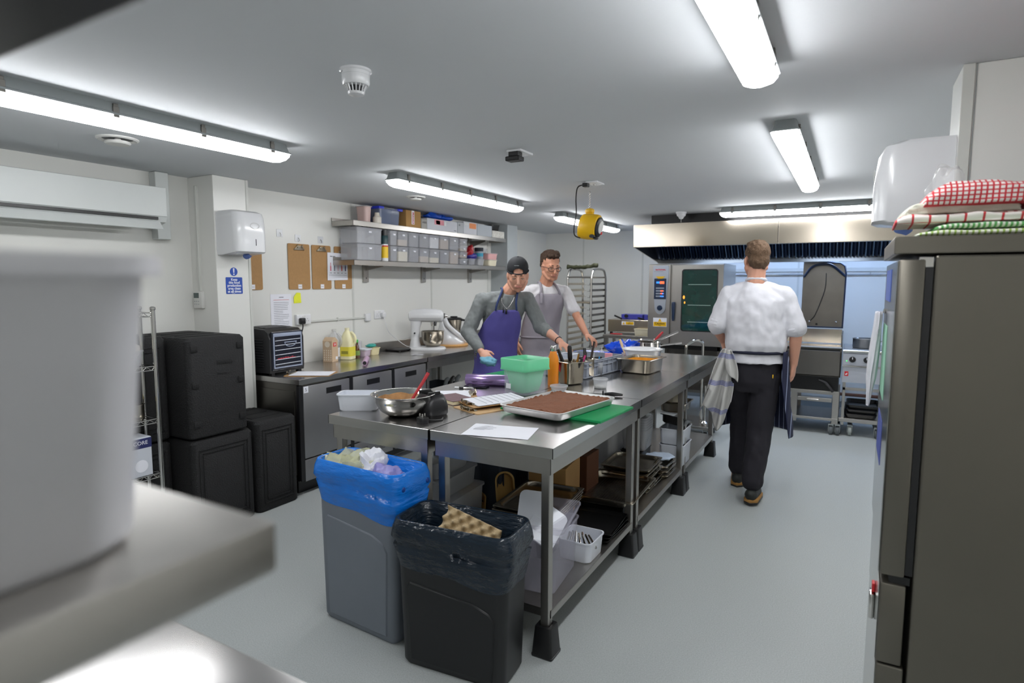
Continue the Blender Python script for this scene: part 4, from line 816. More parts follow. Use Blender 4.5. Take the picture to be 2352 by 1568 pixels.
t = thing('digital_scale', 'flat black digital scale on the wall table near the stand mixer', 'scale', (-4.0, 4.72, CZ)); b = nb(); box(b, -.1, .1, -.1, .1, .006, .022, .006); mk('platform', b, BLK, t, True); b = nb(); [box(b, x-.01, x+.01, y-.01, y+.01, 0, .007) for x in (-.07, .07) for y in (-.07, .07)]; mk('feet', b, BLK, t)
t = thing('paper_label', 'crumpled white label lying near the edge of the wall table', 'label', (-3.60, 4.52, CZ+.0), R(60)); mk('label', sheetmesh(.12, .035, 10, 4, .012, 7), PAPER, t, True)
# stand mixer
t = thing('stand_mixer', 'white stand mixer with a steel bowl on the wall table', 'mixer', (-3.81, 4.93, CZ), R(58)); MX = t
b = nb(); rings(b, [rr(0, 0, 0, .34, .21, .1, 8), rr(0, 0, .012, .35, .22, .105, 8), rr(0, 0, .026, .33, .2, .1, 8), rr(0, 0, .032, .26, .15, .075, 8)]); mk('base', b, WPL, t, True)
b = nb(); eloft(b, [((-.115, 0, .02), (0, 1, 0), (1, 0, 0), .06, .055), ((-.115, 0, .1), (0, 1, 0), (1, 0, 0), .042, .04), ((-.11, 0, .2), (0, 1, 0), (1, 0, 0), .04, .042), ((-.1, 0, .27), (0, 1, 0), (1, 0, 0), .048, .055)]); mk('column', b, WPL, t, True)
b = nb(); eloft(b, [((x, 0, z), (0, 1, 0), (0, 0, 1), a, c) for x, z, a, c in ((-.175, .315, .015, .02), (-.165, .318, .045, .045), (-.13, .32, .056, .06), (-.02, .325, .06, .064), (.08, .32, .06, .062), (.135, .315, .055, .055), (.155, .312, .035, .035))], 24); mk('motor_head', b, WPL, t, True)
b = nb(); lathe(b, [(.024, .15), (.026, .165), (.018, .17), (.012, .19), (.001, .191)], (0, 0, .318), n=20, axis='X'); mk('attachment_hub', b, CHROME, t, True)
b = nb(); rings(b, [circ((x, 0, .300), V((0, 1, 0)), V((0, 0, 1)), .0615, .004, n=20) for x in (-.14, .14)]); mk('trim_band', b, CHROME, t, True)
b = nb(); cyl(b, (.06, 0, .265), (.06, 0, .225), .032, .026, n=20); cyl(b, (.06, 0, .225), (.06, 0, .16), .008, n=10); mk('beater_shaft', b, CHROME, t, True)
b = nb(); lathe(b, [(.05, .034), (.06, .036), (.088, .06), (.102, .1), (.106, .17), (.109, .172), (.109, .176), (.103, .176), (.099, .1), (.085, .063), (.001, .045)], (.05, 0, 0), n=36); mk('bowl', b, PANM, t, 2)
b = nb(); tube(b, bez([(.05, -.1, .16), (.05, -.15, .15), (.05, -.155, .1), (.05, -.1, .08)]), .005, 8); mk('bowl_handle', b, CHROME, t, True)
b = nb(); cyl(b, (-.11, -.045, .16), (-.11, -.07, .16), .008, n=10); mk('knob', b, BLK, t)
t.rotation_euler.z = R(30); t.location = (-3.80, 4.94, CZ); t.scale = (1.1, 1.1, 1.1); MIXER = t
# bowl mixer with steel jug
t = thing('thermal_blender', 'white food processor with tilted steel jug and dark lid on the wall table', 'blender', (-3.85, 5.42, CZ+.02), R(35))
b = nb(); eloft(b, [((x, 0, z), (0, 1, 0), (1, 0, 0), a, c) for x, z, a, c in ((.0, .0, .13, .16), (.0, .02, .135, .165), (-.02, .07, .125, .14), (-.05, .12, .1, .09), (-.08, .2, .06, .045), (-.085, .28, .05, .03), (-.07, .31, .04, .02))], 28); mk('housing', b, WPL, t, True)
b = nb(); tube(b, bez([(.17, -.03, .03), (.09, -.075, .10), (-.02, -.075, .2), (-.075, -.03, .31)]), .026, 10, rad=None); mk('front_ridge', b, WPL, t, True)
b = nb(); lathe(b, [(.06, .10), (.07, .12), (.088, .26), (.09, .262), (.085, .262), (.066, .12), (.001, .11)], (.04, .03, 0), n=32); mk('jug', b, PANM, t, 2)
b = nb(); lathe(b, [(.093, .262), (.094, .275), (.07, .285), (.04, .285), (.04, .30), (.001, .302)], (.04, .03, 0), n=8); mk('jug_lid', b, BLK, t, True)
b = nb(); tube(b, bez([(.12, .0, .26), (.165, -.01, .25), (.17, -.01, .18), (.12, .0, .14)]), .012, 8); mk('jug_handle', b, BLK, t, True)
t = thing('round_board', 'round pale wooden board under the food processor', 'board', (-3.85, 5.42, CZ)); b = nb(); lathe(b, [(.19, 0), (.195, .004), (.195, .016), (.19, .02)], n=48); mk('board', b, pm('honey_wood', (216, 164, 100), .5, 0, .12, 14, .1, 30, stretch=(1, 8, 1)), t, True)
# ------------------------------------------------------------------ wall-mounted things, left wall
def hook(y, z, lab):
    t = thing('adhesive_hook', lab, 'hook', (XL, y, z)); mk('backplate', bx(0, .003, -.03, .03, -.03, .03, .0012), pm('clear_hook_plate', (208, 210, 214), .15), t); b = nb(); tube(b, bez([(.003, 0, .005), (.012, 0, -.005), (.016, 0, -.02), (.01, 0, -.026)]), .0025, 6); mk('hook', b, CHROME, t, True)
hook(3.40, 1.955, 'clear adhesive hook with nothing on it beside the towel dispenser')
for k, (y, w_) in enumerate(((3.587, .23), (3.835, .22), (4.095, .215), (3.12, .19))):
    nm = ['left brown clipboard of the three hanging on the wall', 'middle brown clipboard of the three hanging on the wall', 'right brown clipboard of the three, a printed sheet clipped to it', 'brown clipboard half hidden behind the corner column'][k]
    t = thing('hanging_clipboard', nm, 'clipboard', (XL, y, 1.685), 0)
    b = nb(); rings(b, [[V((x, p.x, p.y)) for p in rr(0, 0, 0, w_, .385, .014)] for x in (.004, .008)]); mk('board', b, HARD, t)
    b = nb(); rings(b, [[V((x, yy, z)) for yy, z in q] for x, q in ((.008, [(-.055, .135), (.055, .135), (.055, .15), (-.055, .15)]), (.018, [(-.05, .14), (.05, .14), (.05, .152), (-.05, .152)]), (.022, [(-.022, .168), (.022, .168), (.022, .176), (-.022, .176)]))])
    for q in (-1, 1): tube(b, [(.022+.009*math.cos(a), q*.024, .172+.012*math.sin(a)) for a in [i*math.pi/4 for i in range(8)]], .0028, 6, closed=True)
    mk('clip', b, MC['nickel_clip'], t, True)
    mk('name_label', bx(.008, .009, -.018, .022, -.187, -.15), PAPER, t); mk('label_line', bx(.009, .0093, -.012, .016, -.171, -.168), INK, t)
    if k < 3: hook(y-.0, 1.925, ['adhesive hook holding the left hanging clipboard', 'adhesive hook holding the middle hanging clipboard', 'adhesive hook holding the right hanging clipboard'][k])
t = thing('printed_sheet', 'white sheet printed with five coloured icing nozzle pictures on the right clipboard', 'paper', (XL+.013, 4.025, 1.70))
b = nb(); rings(b, [[V((x, yy, z)) for yy, z in ((-.13, -.13), (.118, -.125), (.12, .115), (-.125, .12))] for x in (0, .0008)]); mk('sheet', b, PAPER, t)
text('PIPING BAGS', .011, t, (.0015, -.095, .085), (R(90), 0, R(90)), INKD, align='LEFT')
for k in range(5):
    c = [(200, 90, 110), (120, 130, 140), (228, 190, 200), (206, 70, 70), (40, 50, 110)][k]; b = nb(); y = -.09+k*.045; box(b, .001, .0016, y-.006, y+.006, -.045, .0); box(b, .001, .0016, y-.003, y+.003, .0, .03)
    mk('printed_picture', b, pm('print_%d' % k, c, .7), t); mk('caption_line', bx(.001, .0015, y-.012, y+.012, -.065, -.061), INKD, t)
mk('rule_line', bx(.001, .0015, -.11, .11, -.083, -.081), INKD, t)
t = thing('notice_sheet', 'typed notice in a plastic pocket taped above the dehydrator', 'notice', (XL+.002, 3.39, 1.30)); b = nb(); box(b, 0, .001, -.105, .105, -.155, .155); mk('sheet', b, PAPER, t)
mk('heading_line', bx(.001, .0015, -.02, .025, .127, .131), INKD, t); mk('red_line', bx(.001, .0015, -.075, .08, .106, .109), REDINK, t)
for k in range(16): mk('text_line', bx(.001, .0015, -.075, -.075+random.choice((.15, .155, .14, .09)), .085-k*.0145, .088-k*.0145), INK, t)
t = thing('sticky_note', 'yellow sticky note with handwriting on the wall', 'note', (XL+.002, 3.56, 1.42)); b = nb(); rings(b, [[V((x+.006*(y < 0 and z > 0), y, z)) for y, z in ((-.04, -.045), (.04, -.042), (.035, .042), (-.01, .046), (-.042, .01))] for x in (0, .001)]); mk('note', b, pm('sticky_yellow', (232, 236, 60), .7), t)
for k in range(3): mk('handwriting', bx(.0012, .0016, -.034, .012-.004*k, .008-k*.013, .011-k*.013), INKD, t)
def socket(y, z, lab, w_=.15, deep=.03):
    t = thing('wall_socket', lab, 'socket', (XL, y, z)); mk('back_box', bx(0, deep, -w_/2, w_/2, -.043, .043, .004), WPL, t, True)
    for s in (-1, 1):
        for dy, dz in ((-.011, -.012), (.011, -.012), (0, .006)): mk('pin_hole', bx(deep, deep+.0006, s*.037+dy-.003, s*.037+dy+.003, dz-.003, dz+.002), INK, t)
        mk('switch', bx(deep, deep+.003, s*.01-.005, s*.01+.005, .02, .032, .001), WPM, t)
    return t
socket(3.60, 1.235, 'white double socket with a black plug beside the typed notice')
t = thing('power_plug', 'black plug with cable in the left wall socket', 'plug', (XL+.031, 3.565, 1.225)); b = nb(); box(b, 0, .035, -.026, .026, -.028, .026, .01, 3); mk('body', b, BLK, t, True); b = nb(); tube(b, bez([(.02, 0, -.02), (.02, 0, -.06), (.015, -.02, -.12), (.02, -.06, -.2)]), .005, 6, rad=None); mk('cord', b, BLK, t, True)
t = thing('cable_trunking', 'white cable trunking running along the wall from socket to junction box', 'trunking', (XL, 0, 0)); mk('trunking', bx(0, .016, 3.676, 4.36, 1.205, 1.222, .002), TRIMM, t); mk('junction_box', bx(0, .03, 4.36, 4.43, 1.178, 1.252, .008, 3), WPL, t, True)
mk('saddle', bx(0, .019, 4.0, 4.012, 1.197, 1.23, .002), TRIMM, t)
socket(4.575, 1.232, 'white double socket with a white plug above the digital scale', deep=.008)
b = nb(); tube(b, bez([(XL+.03, 4.61, 1.21), (XL+.04, 4.62, 1.15), (XL+.05, 4.66, 1.05), (XL+.06, 4.75, .98), (-3.98, 4.82, .90), (-3.93, 4.88, .89)]), .0035, 6); o = mk('power_cord', b, WPL, None, True); bpy.context.view_layer.update(); o.parent = MIXER; o.matrix_parent_inverse = MIXER.matrix_world.inverted(); mk('plug', bx(XL+.009, XL+.04, 4.588, 4.638, 1.205, 1.25, .006), WPL, o, True)
# towel dispenser, left and right
def dispenser(lab, loc, rz):
    t = thing('towel_dispenser', lab, 'dispenser', loc, rz); W, D, H = .245, .235, .30    # local: wall at x=0, front +x
    b = nb(); rs = []
    for z, dd, ww, r in ((-.15, D-.02, W-.01, .05), (-.12, D, W, .06), (.0, D, W, .06), (.1, D-.01, W, .06), (.135, D-.03, W-.01, .05), (.15, D-.07, W-.04, .04)):
        rs.append([V((max(p.x, -dd/2+0)+dd/2 if p.x > -dd/2+r else 0.0 if p.x < -dd/2+r*.9 else p.x+dd/2, p.y if p.x > -dd/2+r else math.copysign(ww/2, p.y), z+(p.x+dd/2)*(-.05 if z < -.1 else .0)+(.02 if z < -.14 and p.x > dd*.2 else 0))) for p in rr(0, 0, 0, dd, ww, r, 6)])
    rings(b, rs); mk('cover', b, WPL, t, True)
    mk('sight_slot', bx(D-.004, D+.001, .012, .018, -.09, -.045, .001), INKD, t)
    b = nb(); tube(b, [(D-.0, .01+.035*math.cos(a), .045+.02*math.sin(a)) for a in [i*math.pi/10 for i in range(20)]], .0012, 5, closed=True); mk('embossed_oval', b, WPM, t, True)
    b = nb(); ell(b, (.13, .02, -.16), (.03, .025, .014), u=18, v=10)
    for q in b.verts: q.co += V((noise.noise(q.co*60), noise.noise(q.co*55+V((3, 0, 0))), noise.noise(q.co*50)))*.012
    mk('paper_tail', b, pm('blue_paper_towel', (110, 136, 204), .8, 0, .1, 30), t, 2)
    return t
dispenser('white centre-feed paper towel dispenser on the left corner column', (-3.8395, 2.762, 1.895), 0)
dispenser('blurred white paper towel dispenser on the right column above the fridge', (.2845, 2.70, 1.915), R(180))
# blue sign on column
t = thing('safety_sign', 'blue sticker reading Keep this food production area clean at all times', 'sign', (-3.839, 2.762, 1.53))
SB = pm('sign_blue', (24, 72, 168), .4); b = nb(); rings(b, [[V((x, p.x, p.y)) for p in rr(0, 0, 0, .132, .118, .006)] for x in (0, .001)]); mk('panel', b, SB, t)
text('Keep\nthis food\nproduction\narea clean\nat all times', .0245, t, (.0014, 0, -.0), (R(90), 0, R(90)), PAPER, bold=.0006, space=.86)
mk('underline', bx(.001, .0016, -.020, .004, -.0545, -.053), PAPER, t)
b = nb(); cyl(b, (0, 0, .098), (.001, 0, .098), .03, n=36); mk('disc', b, SB, t)
b = nb(); rings(b, [[V((x, y, z)) for y, z in ((-.006, .122), (.006, .122), (.0035, .090), (-.0035, .090))] for x in (.001, .0016)]); cyl(b, (.001, 0, .080), (.0016, 0, .080), .0055, n=16); mk('exclamation_mark', b, PAPER, t)
# thermostat on column's side face
t = thing('thermostat', 'white wall thermostat with a dark screen on the column side', 'thermostat', (-4.035, 2.63, 1.43)); mk('case', bx(-.05, .05, -.024, 0, -.06, .06, .004), WPM, t, True); mk('screen', bx(-.04, .018, -.0248, -.024, .012, .048), pm('lcd_grey', (84, 96, 94), .2), t)
for i in range(3):
    for j in range(2): mk('button', bx(-.035+i*.022, -.027+i*.022, -.025, -.024, -.035+j*.02, -.028+j*.02), GREYPL, t)
# first aid box
t = thing('first_aid_box', 'green box mounted on the left wall behind the man in the cap', 'box', (XL, 7.25, 1.69)); mk('case', bx(0, .09, -.14, .14, -.16, .15, .01), pm('dark_green_plastic', (10, 104, 72), .4), t, True); mk('lid_line', bx(.09, .092, -.14, .14, .04, .046), BLK, t)
# air conditioner
t = thing('air_conditioner', 'white wall-mounted air conditioner with its flap open', 'air conditioner', (XL, 1.79, 2.04)); L = 1.10/2
ACM = pm('ac_white', (206, 210, 208), .35, 0, .02)
b = nb(); prof = [(0, .125), (.19, .125), (.218, .11), (.222, -.06), (.205, -.10), (.15, -.115), (0, -.115)]
rings(b, [[V((x, y, z)) for x, z in prof] for y in (-L, L)]); mk('body', b, ACM, t)
mk('front_panel', bx(.2225, .2275, -L+.004, L-.004, -.065, .118, .002), ACM, t)
b = nb(); box(b, .165, .224, -L+.02, L-.06, -.088, -.07); mk('outlet_slot', b, BLKM, t)
b = nb(); rings(b, [[V((x, y, z)) for x, z in ((.205, -.108), (.222, -.100), (.26, -.148), (.255, -.152))] for y in (-L+.03, L-.05)]); mk('flap', b, ACM, t)
b = nb(); rings(b, [[V((x, y, z)) for x, z in ((.15, -.12), (.19, -.112), (.225, -.135), (.19, -.13))] for y in (-L+.04, L-.06)]); mk('inner_louvre', b, ACM, t)
mk('pipe_cover', bx(0, .075, L+.02, L+.11, -.2, ZC-2.042, .006), ACM, t)
# ------------------------------------------------------------------ shelving on left wall
t = thing('wall_shelf_unit', 'two-tier stainless wall shelf on brackets loaded with food boxes', 'shelf', (0, 0, 0))
for z, lab in ((2.10, 'upper_shelf'), (1.752, 'lower_shelf')):
    b = nb(); box(b, XL+.012, -3.85, 3.965, 6.65, z-.003, z); box(b, -3.853, -3.85, 3.965, 6.65, z-.045, z-.001); box(b, XL+.012, -3.85, 3.965, 3.968, z-.045, z-.001); box(b, XL+.012, -3.85, 6.647, 6.65, z-.045, z-.001); box(b, XL+.012, XL+.015, 3.965, 6.65, z, z+.03); mk(lab, b, STEEL, t)
for y in (4.08, 5.28, 6.2):
    yb = y+.3*(y < 4.2); mk('upright', bx(XL+.001, XL+.024, yb-.033, yb+.033, 1.553, 2.25, .002), STEEL, t); mk('screw', bx(XL+.024, XL+.026, yb-.008, yb+.008, 1.585, 1.60, .001), STEELD, t)
    b = nb(); rings(b, [[V((x, y+dy+.3*(y < 4.2), z)) for x, z in ((XL+.02, 1.707), (-3.88, 1.707), (-3.88, 1.70), (XL+.02, 1.665))] for dy in (-.002, .002)]); mk('bracket', b, STEEL, t)
    b = nb(); rings(b, [[V((x, y+dy+.3*(y < 4.2), z)) for x, z in ((XL+.02, 2.055), (-3.88, 2.055), (-3.88, 2.043), (XL+.02, 1.97))] for dy in (-.002, .002)]); mk('bracket', b, STEELD, t)
SL, SU = 1.7525, 2.1005
def sbox(lab, y0, y1, z, h, mat=PP, fill=None, fh=.5, x0=-4.09, x1=-3.865):
    t = thing('food_box', lab, 'container', ((x0+x1)/2, (y0+y1)/2, z), 0, 'food boxes on the wall shelf')
    w_, d_ = x1-x0, y1-y0-.004; mk('box_body', tub(nb(), w_, d_, h-.006, .008, .002, .015, .004, n=2), mat, t, True)
    b = nb(); rings(b, [rr(0, 0, h-.010, w_+.003, d_+.002, .015, 2), rr(0, 0, h, w_+.002, d_+.001, .015, 2)]); mk('lid', b, PP, t, True)
    if fill: b = nb(); rings(b, [rr(0, 0, .006, w_-.024, d_-.024, .012, 2), rr(0, 0, h*fh, w_-.02, d_-.02, .012, 2)]); mk('contents', b, fill, t)
    mk('label', bx(w_/2-.0075+.007*(h < 2)-.002, w_/2+.0012, -.018, .018, h-.045, h-.03), PAPER, t)
    return t
FL = pm('cream_powder', (240, 230, 200), .9, 0, .04, 20); OAT = pm('oat_flakes', (206, 188, 162), .9, 0, .15, 60); WH = pm('white_flour', (240, 240, 240), .9); BG = pm('beige_crumbs', (186, 160, 128), .9, 0, .2, 60)
sbox('large grey translucent box, upper left end of the lower wall shelf', 4.025, 4.365, SL+.151, .145)
sbox('large grey translucent box, lower left end of the lower wall shelf', 4.025, 4.365, SL, .148)
ys = [4.47, 4.585, 4.75, 4.92, 5.09, 5.27, 5.45, 5.635]
cu = [None, OAT, None, None, WH, BG, None]; cl = [None, FL, None, OAT, FL, None, BG]
ordn = ['first', 'second', 'third', 'fourth', 'fifth', 'sixth', 'seventh']
for k in range(7):
    sbox('%s food box to the right of the spray can, upper row' % ordn[k], ys[k], ys[k+1], SL+.151, .145, fill=cu[k], fh=[0, .45, 0, 0, .8, .75, 0][k])
    sbox('%s food box to the right of the spray can, lower row' % ordn[k], ys[k], ys[k+1], SL, .148, fill=cl[k], fh=[0, .68, 0, .45, .4, 0, .9][k])
for k in range(4): sbox(['lowest', 'second lowest', 'second highest', 'top'][k]+' round-cornered tub in the small stack left of the chocolate packets', 5.645, 5.81, SL+.073*k, .07, fill=[None, BG, OAT, None][k], fh=.5)
t = thing('spray_can', 'tall spray can with a black cap and yellow label on the wall shelf', 'can', (-3.865+.0, 4.41, SL)); t.location.x = -3.886
b = nb(); lathe(b, [(.030, 0), (.033, .003), (.033, .215)], n=28); mk('can', b, WPL, t, True)
b = nb(); lathe(b, [(.0334, .03), (.0334, .135)], n=28, c0=False, c1=False); mk('yellow_label', b, pm('can_yellow', (230, 190, 30), .4), t, True)
b = nb(); lathe(b, [(.0335, .135), (.0335, .148)], n=28, c0=False, c1=False); mk('red_band', b, pm('can_red', (200, 50, 40), .4), t, True)
b = nb(); lathe(b, [(.0335, .16), (.0335, .235), (.03, .24)], n=28, c0=False, c1=False); mk('dark_band', b, pm('can_teal', (30, 62, 66), .4), t, True); b = nb(); lathe(b, [(.03, .238), (.03, .296), (.001, .297)], n=28); mk('cap', b, BLK, t, True)
CH = pm('red_wrapper', (168, 30, 40), .3, 0, .5, 30, .4, 40); CB = pm('blue_wrapper', (48, 40, 130), .3, 0, .3, 30, .4, 40)
crumple('dark red chocolate packet at the left of the packets on the lower wall shelf', 'chocolate_packet', 'packet', (-3.94, 5.90, SL+.10), (.14, .12, .10), CH, 0, 5, .3); crumple('purple-blue shiny packet beneath the red ones on the lower wall shelf', 'chocolate_packet', 'packet', (-3.93, 5.955, SL+.055), (.14, .17, .09), CB, 0, 7, .3)
crumple('upright red packet beside the dark-lidded jar', 'chocolate_packet', 'packet', (-3.99, 6.03, SL+.12), (.1, .09, .12), CH, 0, 11, .2)
ptub('plastic_tub', 'small round-edged frosted tub under the chocolate packets', 'tub', (-3.935, 5.90, SL), 0, .16, .14, .075, PP); ptub('plastic_tub', 'small clear tub of brown contents under the jar', 'tub', (-3.935, 6.10, SL), 0, .15, .15, .075, PPG)
t = thing('spice_jar', 'jar with a dark lid and blue label on the lower wall shelf', 'jar', (-3.93, 6.135, SL+.078)); b = nb(); lathe(b, [(.05, 0), (.052, .004), (.052, .09), (.046, .095)], n=28); mk('jar', b, pm('grey_jar', (150, 160, 170), .3), t, True); b = nb(); lathe(b, [(.054, .09), (.054, .135), (.001, .136)], n=28); mk('lid', b, INKD, t, True); b = nb(); lathe(b, [(.0526, .03), (.0526, .07)], n=28, c0=False, c1=False); mk('label', b, pm('cyan_label', (40, 150, 180), .5), t, True)
ptub('plastic_tub', 'pale pink tub stacked at the right end of the lower wall shelf', 'tub', (-3.945, 6.375, SL+.077), 0, .16, .22, .075, pm('pink_plastic', (232, 180, 178), .4), PP); ptub('plastic_tub', 'cream tub beneath the pale pink one', 'tub', (-3.945, 6.375, SL), 0, .16, .2, .075, pm('cream_tub', (236, 228, 202), .4), PP)
ptub('plastic_tub', 'clear tub with an orange label behind the pink tub', 'tub', (-4.03, 6.33, SL+.155), 0, .12, .18, .06, PPG); 
# upper shelf
ptub('plastic_tub', 'pinkish tub at the left end of the upper wall shelf', 'tub', (-3.98, 4.24, SU), 0, .14, .1, .15, pm('pink_tub_clear', (226, 196, 190), .4, alpha=.9), PP)
t = thing('white_jug', 'small off-white bottle beneath the blue-lidded box', 'bottle', (-3.905, 4.335, SU)); b = nb(); lathe(b, [(.035, 0), (.04, .005), (.04, .055), (.025, .07), (.022, .1), (.001, .1)], n=20); mk('bottle', b, pm('offwhite_plastic', (214, 208, 196), .5), t, True)
t = ptub('storage_box', 'clear box with a bright blue lid clip on the upper wall shelf', 'container', (-3.985, 4.50, SU), 0, .21, .30, .145, pm('steel_blue_plastic', (120, 132, 160), .2, alpha=.6), r=.02); b = nb(); box(b, -.108, .108, -.155, .155, .146, .158, .004); mk('lid', b, PP, t, True)
for s in (-1, 1): mk('lid_clip', bx(-.09, .112, s*.135-.035, s*.135+.035, .14, .163, .003), pm('royal_blue_plastic', (44, 60, 200), .35), t, True)
crumple('silver foil pack inside the blue-lidded box', 'foil_pack', 'packet', (-3.975, 4.50, SU+.006), (.16, .2, .11), CHROME, 0, 14, .2)
t = carton('cardboard_box', 'brown cardboard box marked FRAGILE on the upper wall shelf', 'box', (-3.97, 4.83, SU), 0, .20, .235, .165); mk('white_tape', bx(.1002, .101, -.032, .012, .03, .166), PAPER, t); text('FRAGILE', .031, t, (.1016, -.01, .092), (R(90), R(90), R(90)), pm('tape_red', (206, 40, 44), .6), bold=.0008)
WBX = pm('white_card', (212, 214, 220), .7)
def wbox(lab, y0, y1, h, mat=WBX, prints=()):
    t = carton('white_box', lab, 'box', (-3.975, (y0+y1)/2, SU), 0, .21, y1-y0-.004, h, mat, flap=False)
    for (a, c, z0, z1, col) in prints: mk('printed_patch', bx(.1052, .1058, a, c, z0, z1), pm('patch_%d_%d_%d' % col, col, .6), t)
    return t
t = wbox('grey-white box marked FRAGILE behind the blue bags, partly hidden', 4.955, 5.05, .10, pm('grey_card', (176, 174, 168), .8)); text('AGILE', .026, t, (.1058, .005, .065), (R(90), 0, R(90)), INKD)
t = wbox('long white box with a pink and orange patch on the upper wall shelf', 5.052, 5.60, .118, prints=((-.15, .02, .06, .112, (228, 150, 160)), (-.12, -.05, .066, .104, (222, 160, 90)), (.03, .06, .06, .1, (240, 240, 240)))); text('FRAGILE', .012, t, (.1058, .23, .02), (R(90), 0, R(90)), INK)
t = wbox('narrow white box with orange print next to the long box', 5.602, 5.72, .122, pm('grey_card2', (186, 190, 194), .8)); text('LE', .026, t, (.1058, -.02, .09), (R(90), 0, R(90)), INKD)
wbox('pale grey box with an orange label near the middle of the upper wall shelf', 5.722, 6.00, .14, prints=((-.02, .12, .07, .13, (236, 150, 96)), (-.12, -.04, .1, .13, (224, 226, 226))))
wbox('plain pale grey box on the upper wall shelf', 6.004, 6.34, .135, pm('grey_card3', (186, 192, 198), .75))
wbox('low floral-printed box at the right end of the upper wall shelf', 6.345, 6.64, .085, pm('floral_card', (226, 216, 206), .7, 0, .5, 45))
t = ptub('storage_box', 'black tub on the floral box at the right end of the upper wall shelf', 'container', (-3.97, 6.46, SU+.086), 0, .18, .2, .072, BLKM)
for k in range(2):
    t = crumple(['left twisted blue bag lying on the white boxes', 'right twisted blue bag lying on the white boxes'][k], 'blue_bag', 'bag', (-3.93, 5.22+.22*k, SU+.12), (.14, .26, .058), pm('blue_shoe_cover', (20, 80, 190), .3, 0, .3, 14, .5, 30, alpha=.9), 0, 20+k, .3)
# ------------------------------------------------------------------ black insulated boxes and wire rack on the left
def ibox(lab, y0, y1, z0, z1, feet=False, x0=-4.0, x1=-3.402):
    t = thing('insulated_box', lab, 'box', ((x0+x1)/2, (y0+y1)/2, z0)); w_, d_, h = x1-x0, y1-y0-.006, z1-z0-.004
    b = nb(); rings(b, [rr(0, 0, 0, w_-.02, d_-.02, .03), rr(0, 0, .01, w_, d_, .035), rr(0, 0, h-.02, w_, d_, .035), rr(0, 0, h, w_-.03, d_-.03, .03)]); mk('body', b, BLKF, t, True)
    if feet:
        for yy in (-.155, .155):
            for zz in (.09, .33, .55):
                mk('moulded_foot', bx(w_/2-.002, w_/2+.006, yy-.022, yy+.022, zz-.02, zz+.02, .004), BLKF, t, True)
        b = nb(); box(b, w_/2-.001, w_/2+.0025, -.01, .1, .44, .47, .002); box(b, w_/2-.001, w_/2+.0025, -.005, .08, .38, .39, .001); mk('moulded_mark', b, BLKF, t, True)
    else:
        b = nb(); 
        for s in (.005, .03): 
            for q in ((-d_/2+.04+s, d_/2-.04-s, .05+s, .056+s), (-d_/2+.04+s, d_/2-.04-s, h-.06-s, h-.054-s), (-d_/2+.04+s, -d_/2+.046+s, .05+s, h-.054-s), (d_/2-.046-s, d_/2-.04-s, .05+s, h-.054-s)): box(b, w_/2-.001, w_/2+.004, *q, .001, 1)
        mk('moulded_frame', b, BLKF, t, True)
    for k in range(3):
        b = nb(); box(b, -.18+k*.14, -.09+k*.14, -d_/2+.05, d_/2-.05, h-.003, h+.004, .002); mk('lid_ridge', b, BLKF, t, True)
    return t
ibox('large black foam insulated box on top of the stack beside the wire rack', 2.11, 2.515, .607, 1.225, True)
ibox('black foam insulated box on the floor under the large one', 2.11, 2.545, 0, .600)
ibox('lower black insulated box standing against the refrigerated counter', 2.56, 2.90, 0, .63, x1=-3.40)
ibox('second tall black box behind the wire rack at the left', 1.66, 2.095, .607, 1.235, x0=-4.06, x1=-3.56); ibox('black box on the floor behind the wire rack', 1.66, 2.095, 0, .600, x0=-4.06, x1=-3.56)
t = thing('wire_rack', 'chrome wire shelving rack at the left', 'rack', (0, 0, 0)); xr0, xr1, yr0, yr1 = -3.55+.0, -3.40, 1.0, 1.92
xr0 = -3.545
for x in (-3.395, -3.53):
    for y in (yr0, 1.925):
        b = nb(); cyl(b, (x, y, 0.0), (x, y, 1.40), .0125, n=14); lathe(b, [(.0125, 1.40), (.016, 1.403), (.016, 1.415), (.008, 1.42)], (x, y, 0), n=14)
        for k in range(26): rings(b, [circ((x, y, .08+k*.05+dz), V((1, 0, 0)), V((0, 1, 0)), .0132, n=12) for dz in (0, .003)])
        mk('post', b, CHROME, t, True)
for z in (.47, .785, 1.085, 1.385):
    b = nb()
    for zz in (z, z-.022):
        for x in (-3.395, -3.53): tube(b, [(x, yr0, zz), (x, 1.925, zz)], .003, 6)
        for y in (yr0, 1.925): tube(b, [(-3.53, y, zz), (-3.395, y, zz)], .003, 6)
    for k in range(18):
        y = yr0+.025+k*.05; tube(b, [(-3.395, y, z), (-3.395, y+.025, z-.022), (-3.395, y+.05, z)], .002, 5)
    for k in range(30): tube(b, [(-3.53, yr0+.015+k*.031, z), (-3.395, yr0+.015+k*.031, z)], .0018, 5)
    mk('wire_shelf', b, CHROME, t, True)
ptub('plastic_tub', 'frosted tub with a bag on the third shelf of the wire rack', 'tub', (-3.46, 1.80, 1.088), 0, .12, .16, .09, PP); crumple('clear bag of food crumpled in the frosted tub', 'food_bag', 'bag', (-3.46, 1.80, 1.11), (.11, .14, .12), pm('cloudy_bag', (222, 216, 206), .3, 0, .1, 9, .4, 20, alpha=.8), 0, 30, .3)
t = thing('steel_pot', 'steel pot with a yellow note on the middle shelf of the wire rack', 'pot', (-3.46, 1.825, .788)); b = nb(); lathe(b, [(.05, 0), (.054, .004), (.054, .085), (.058, .088), (.052, .088), (.05, .006), (.001, .005)], n=28); mk('pot', b, PANM, t, 2); mk('yellow_note', bx(-.03, .03, -.05, -.048, .07, .1), pm('pale_yellow', (230, 214, 110), .7), t)
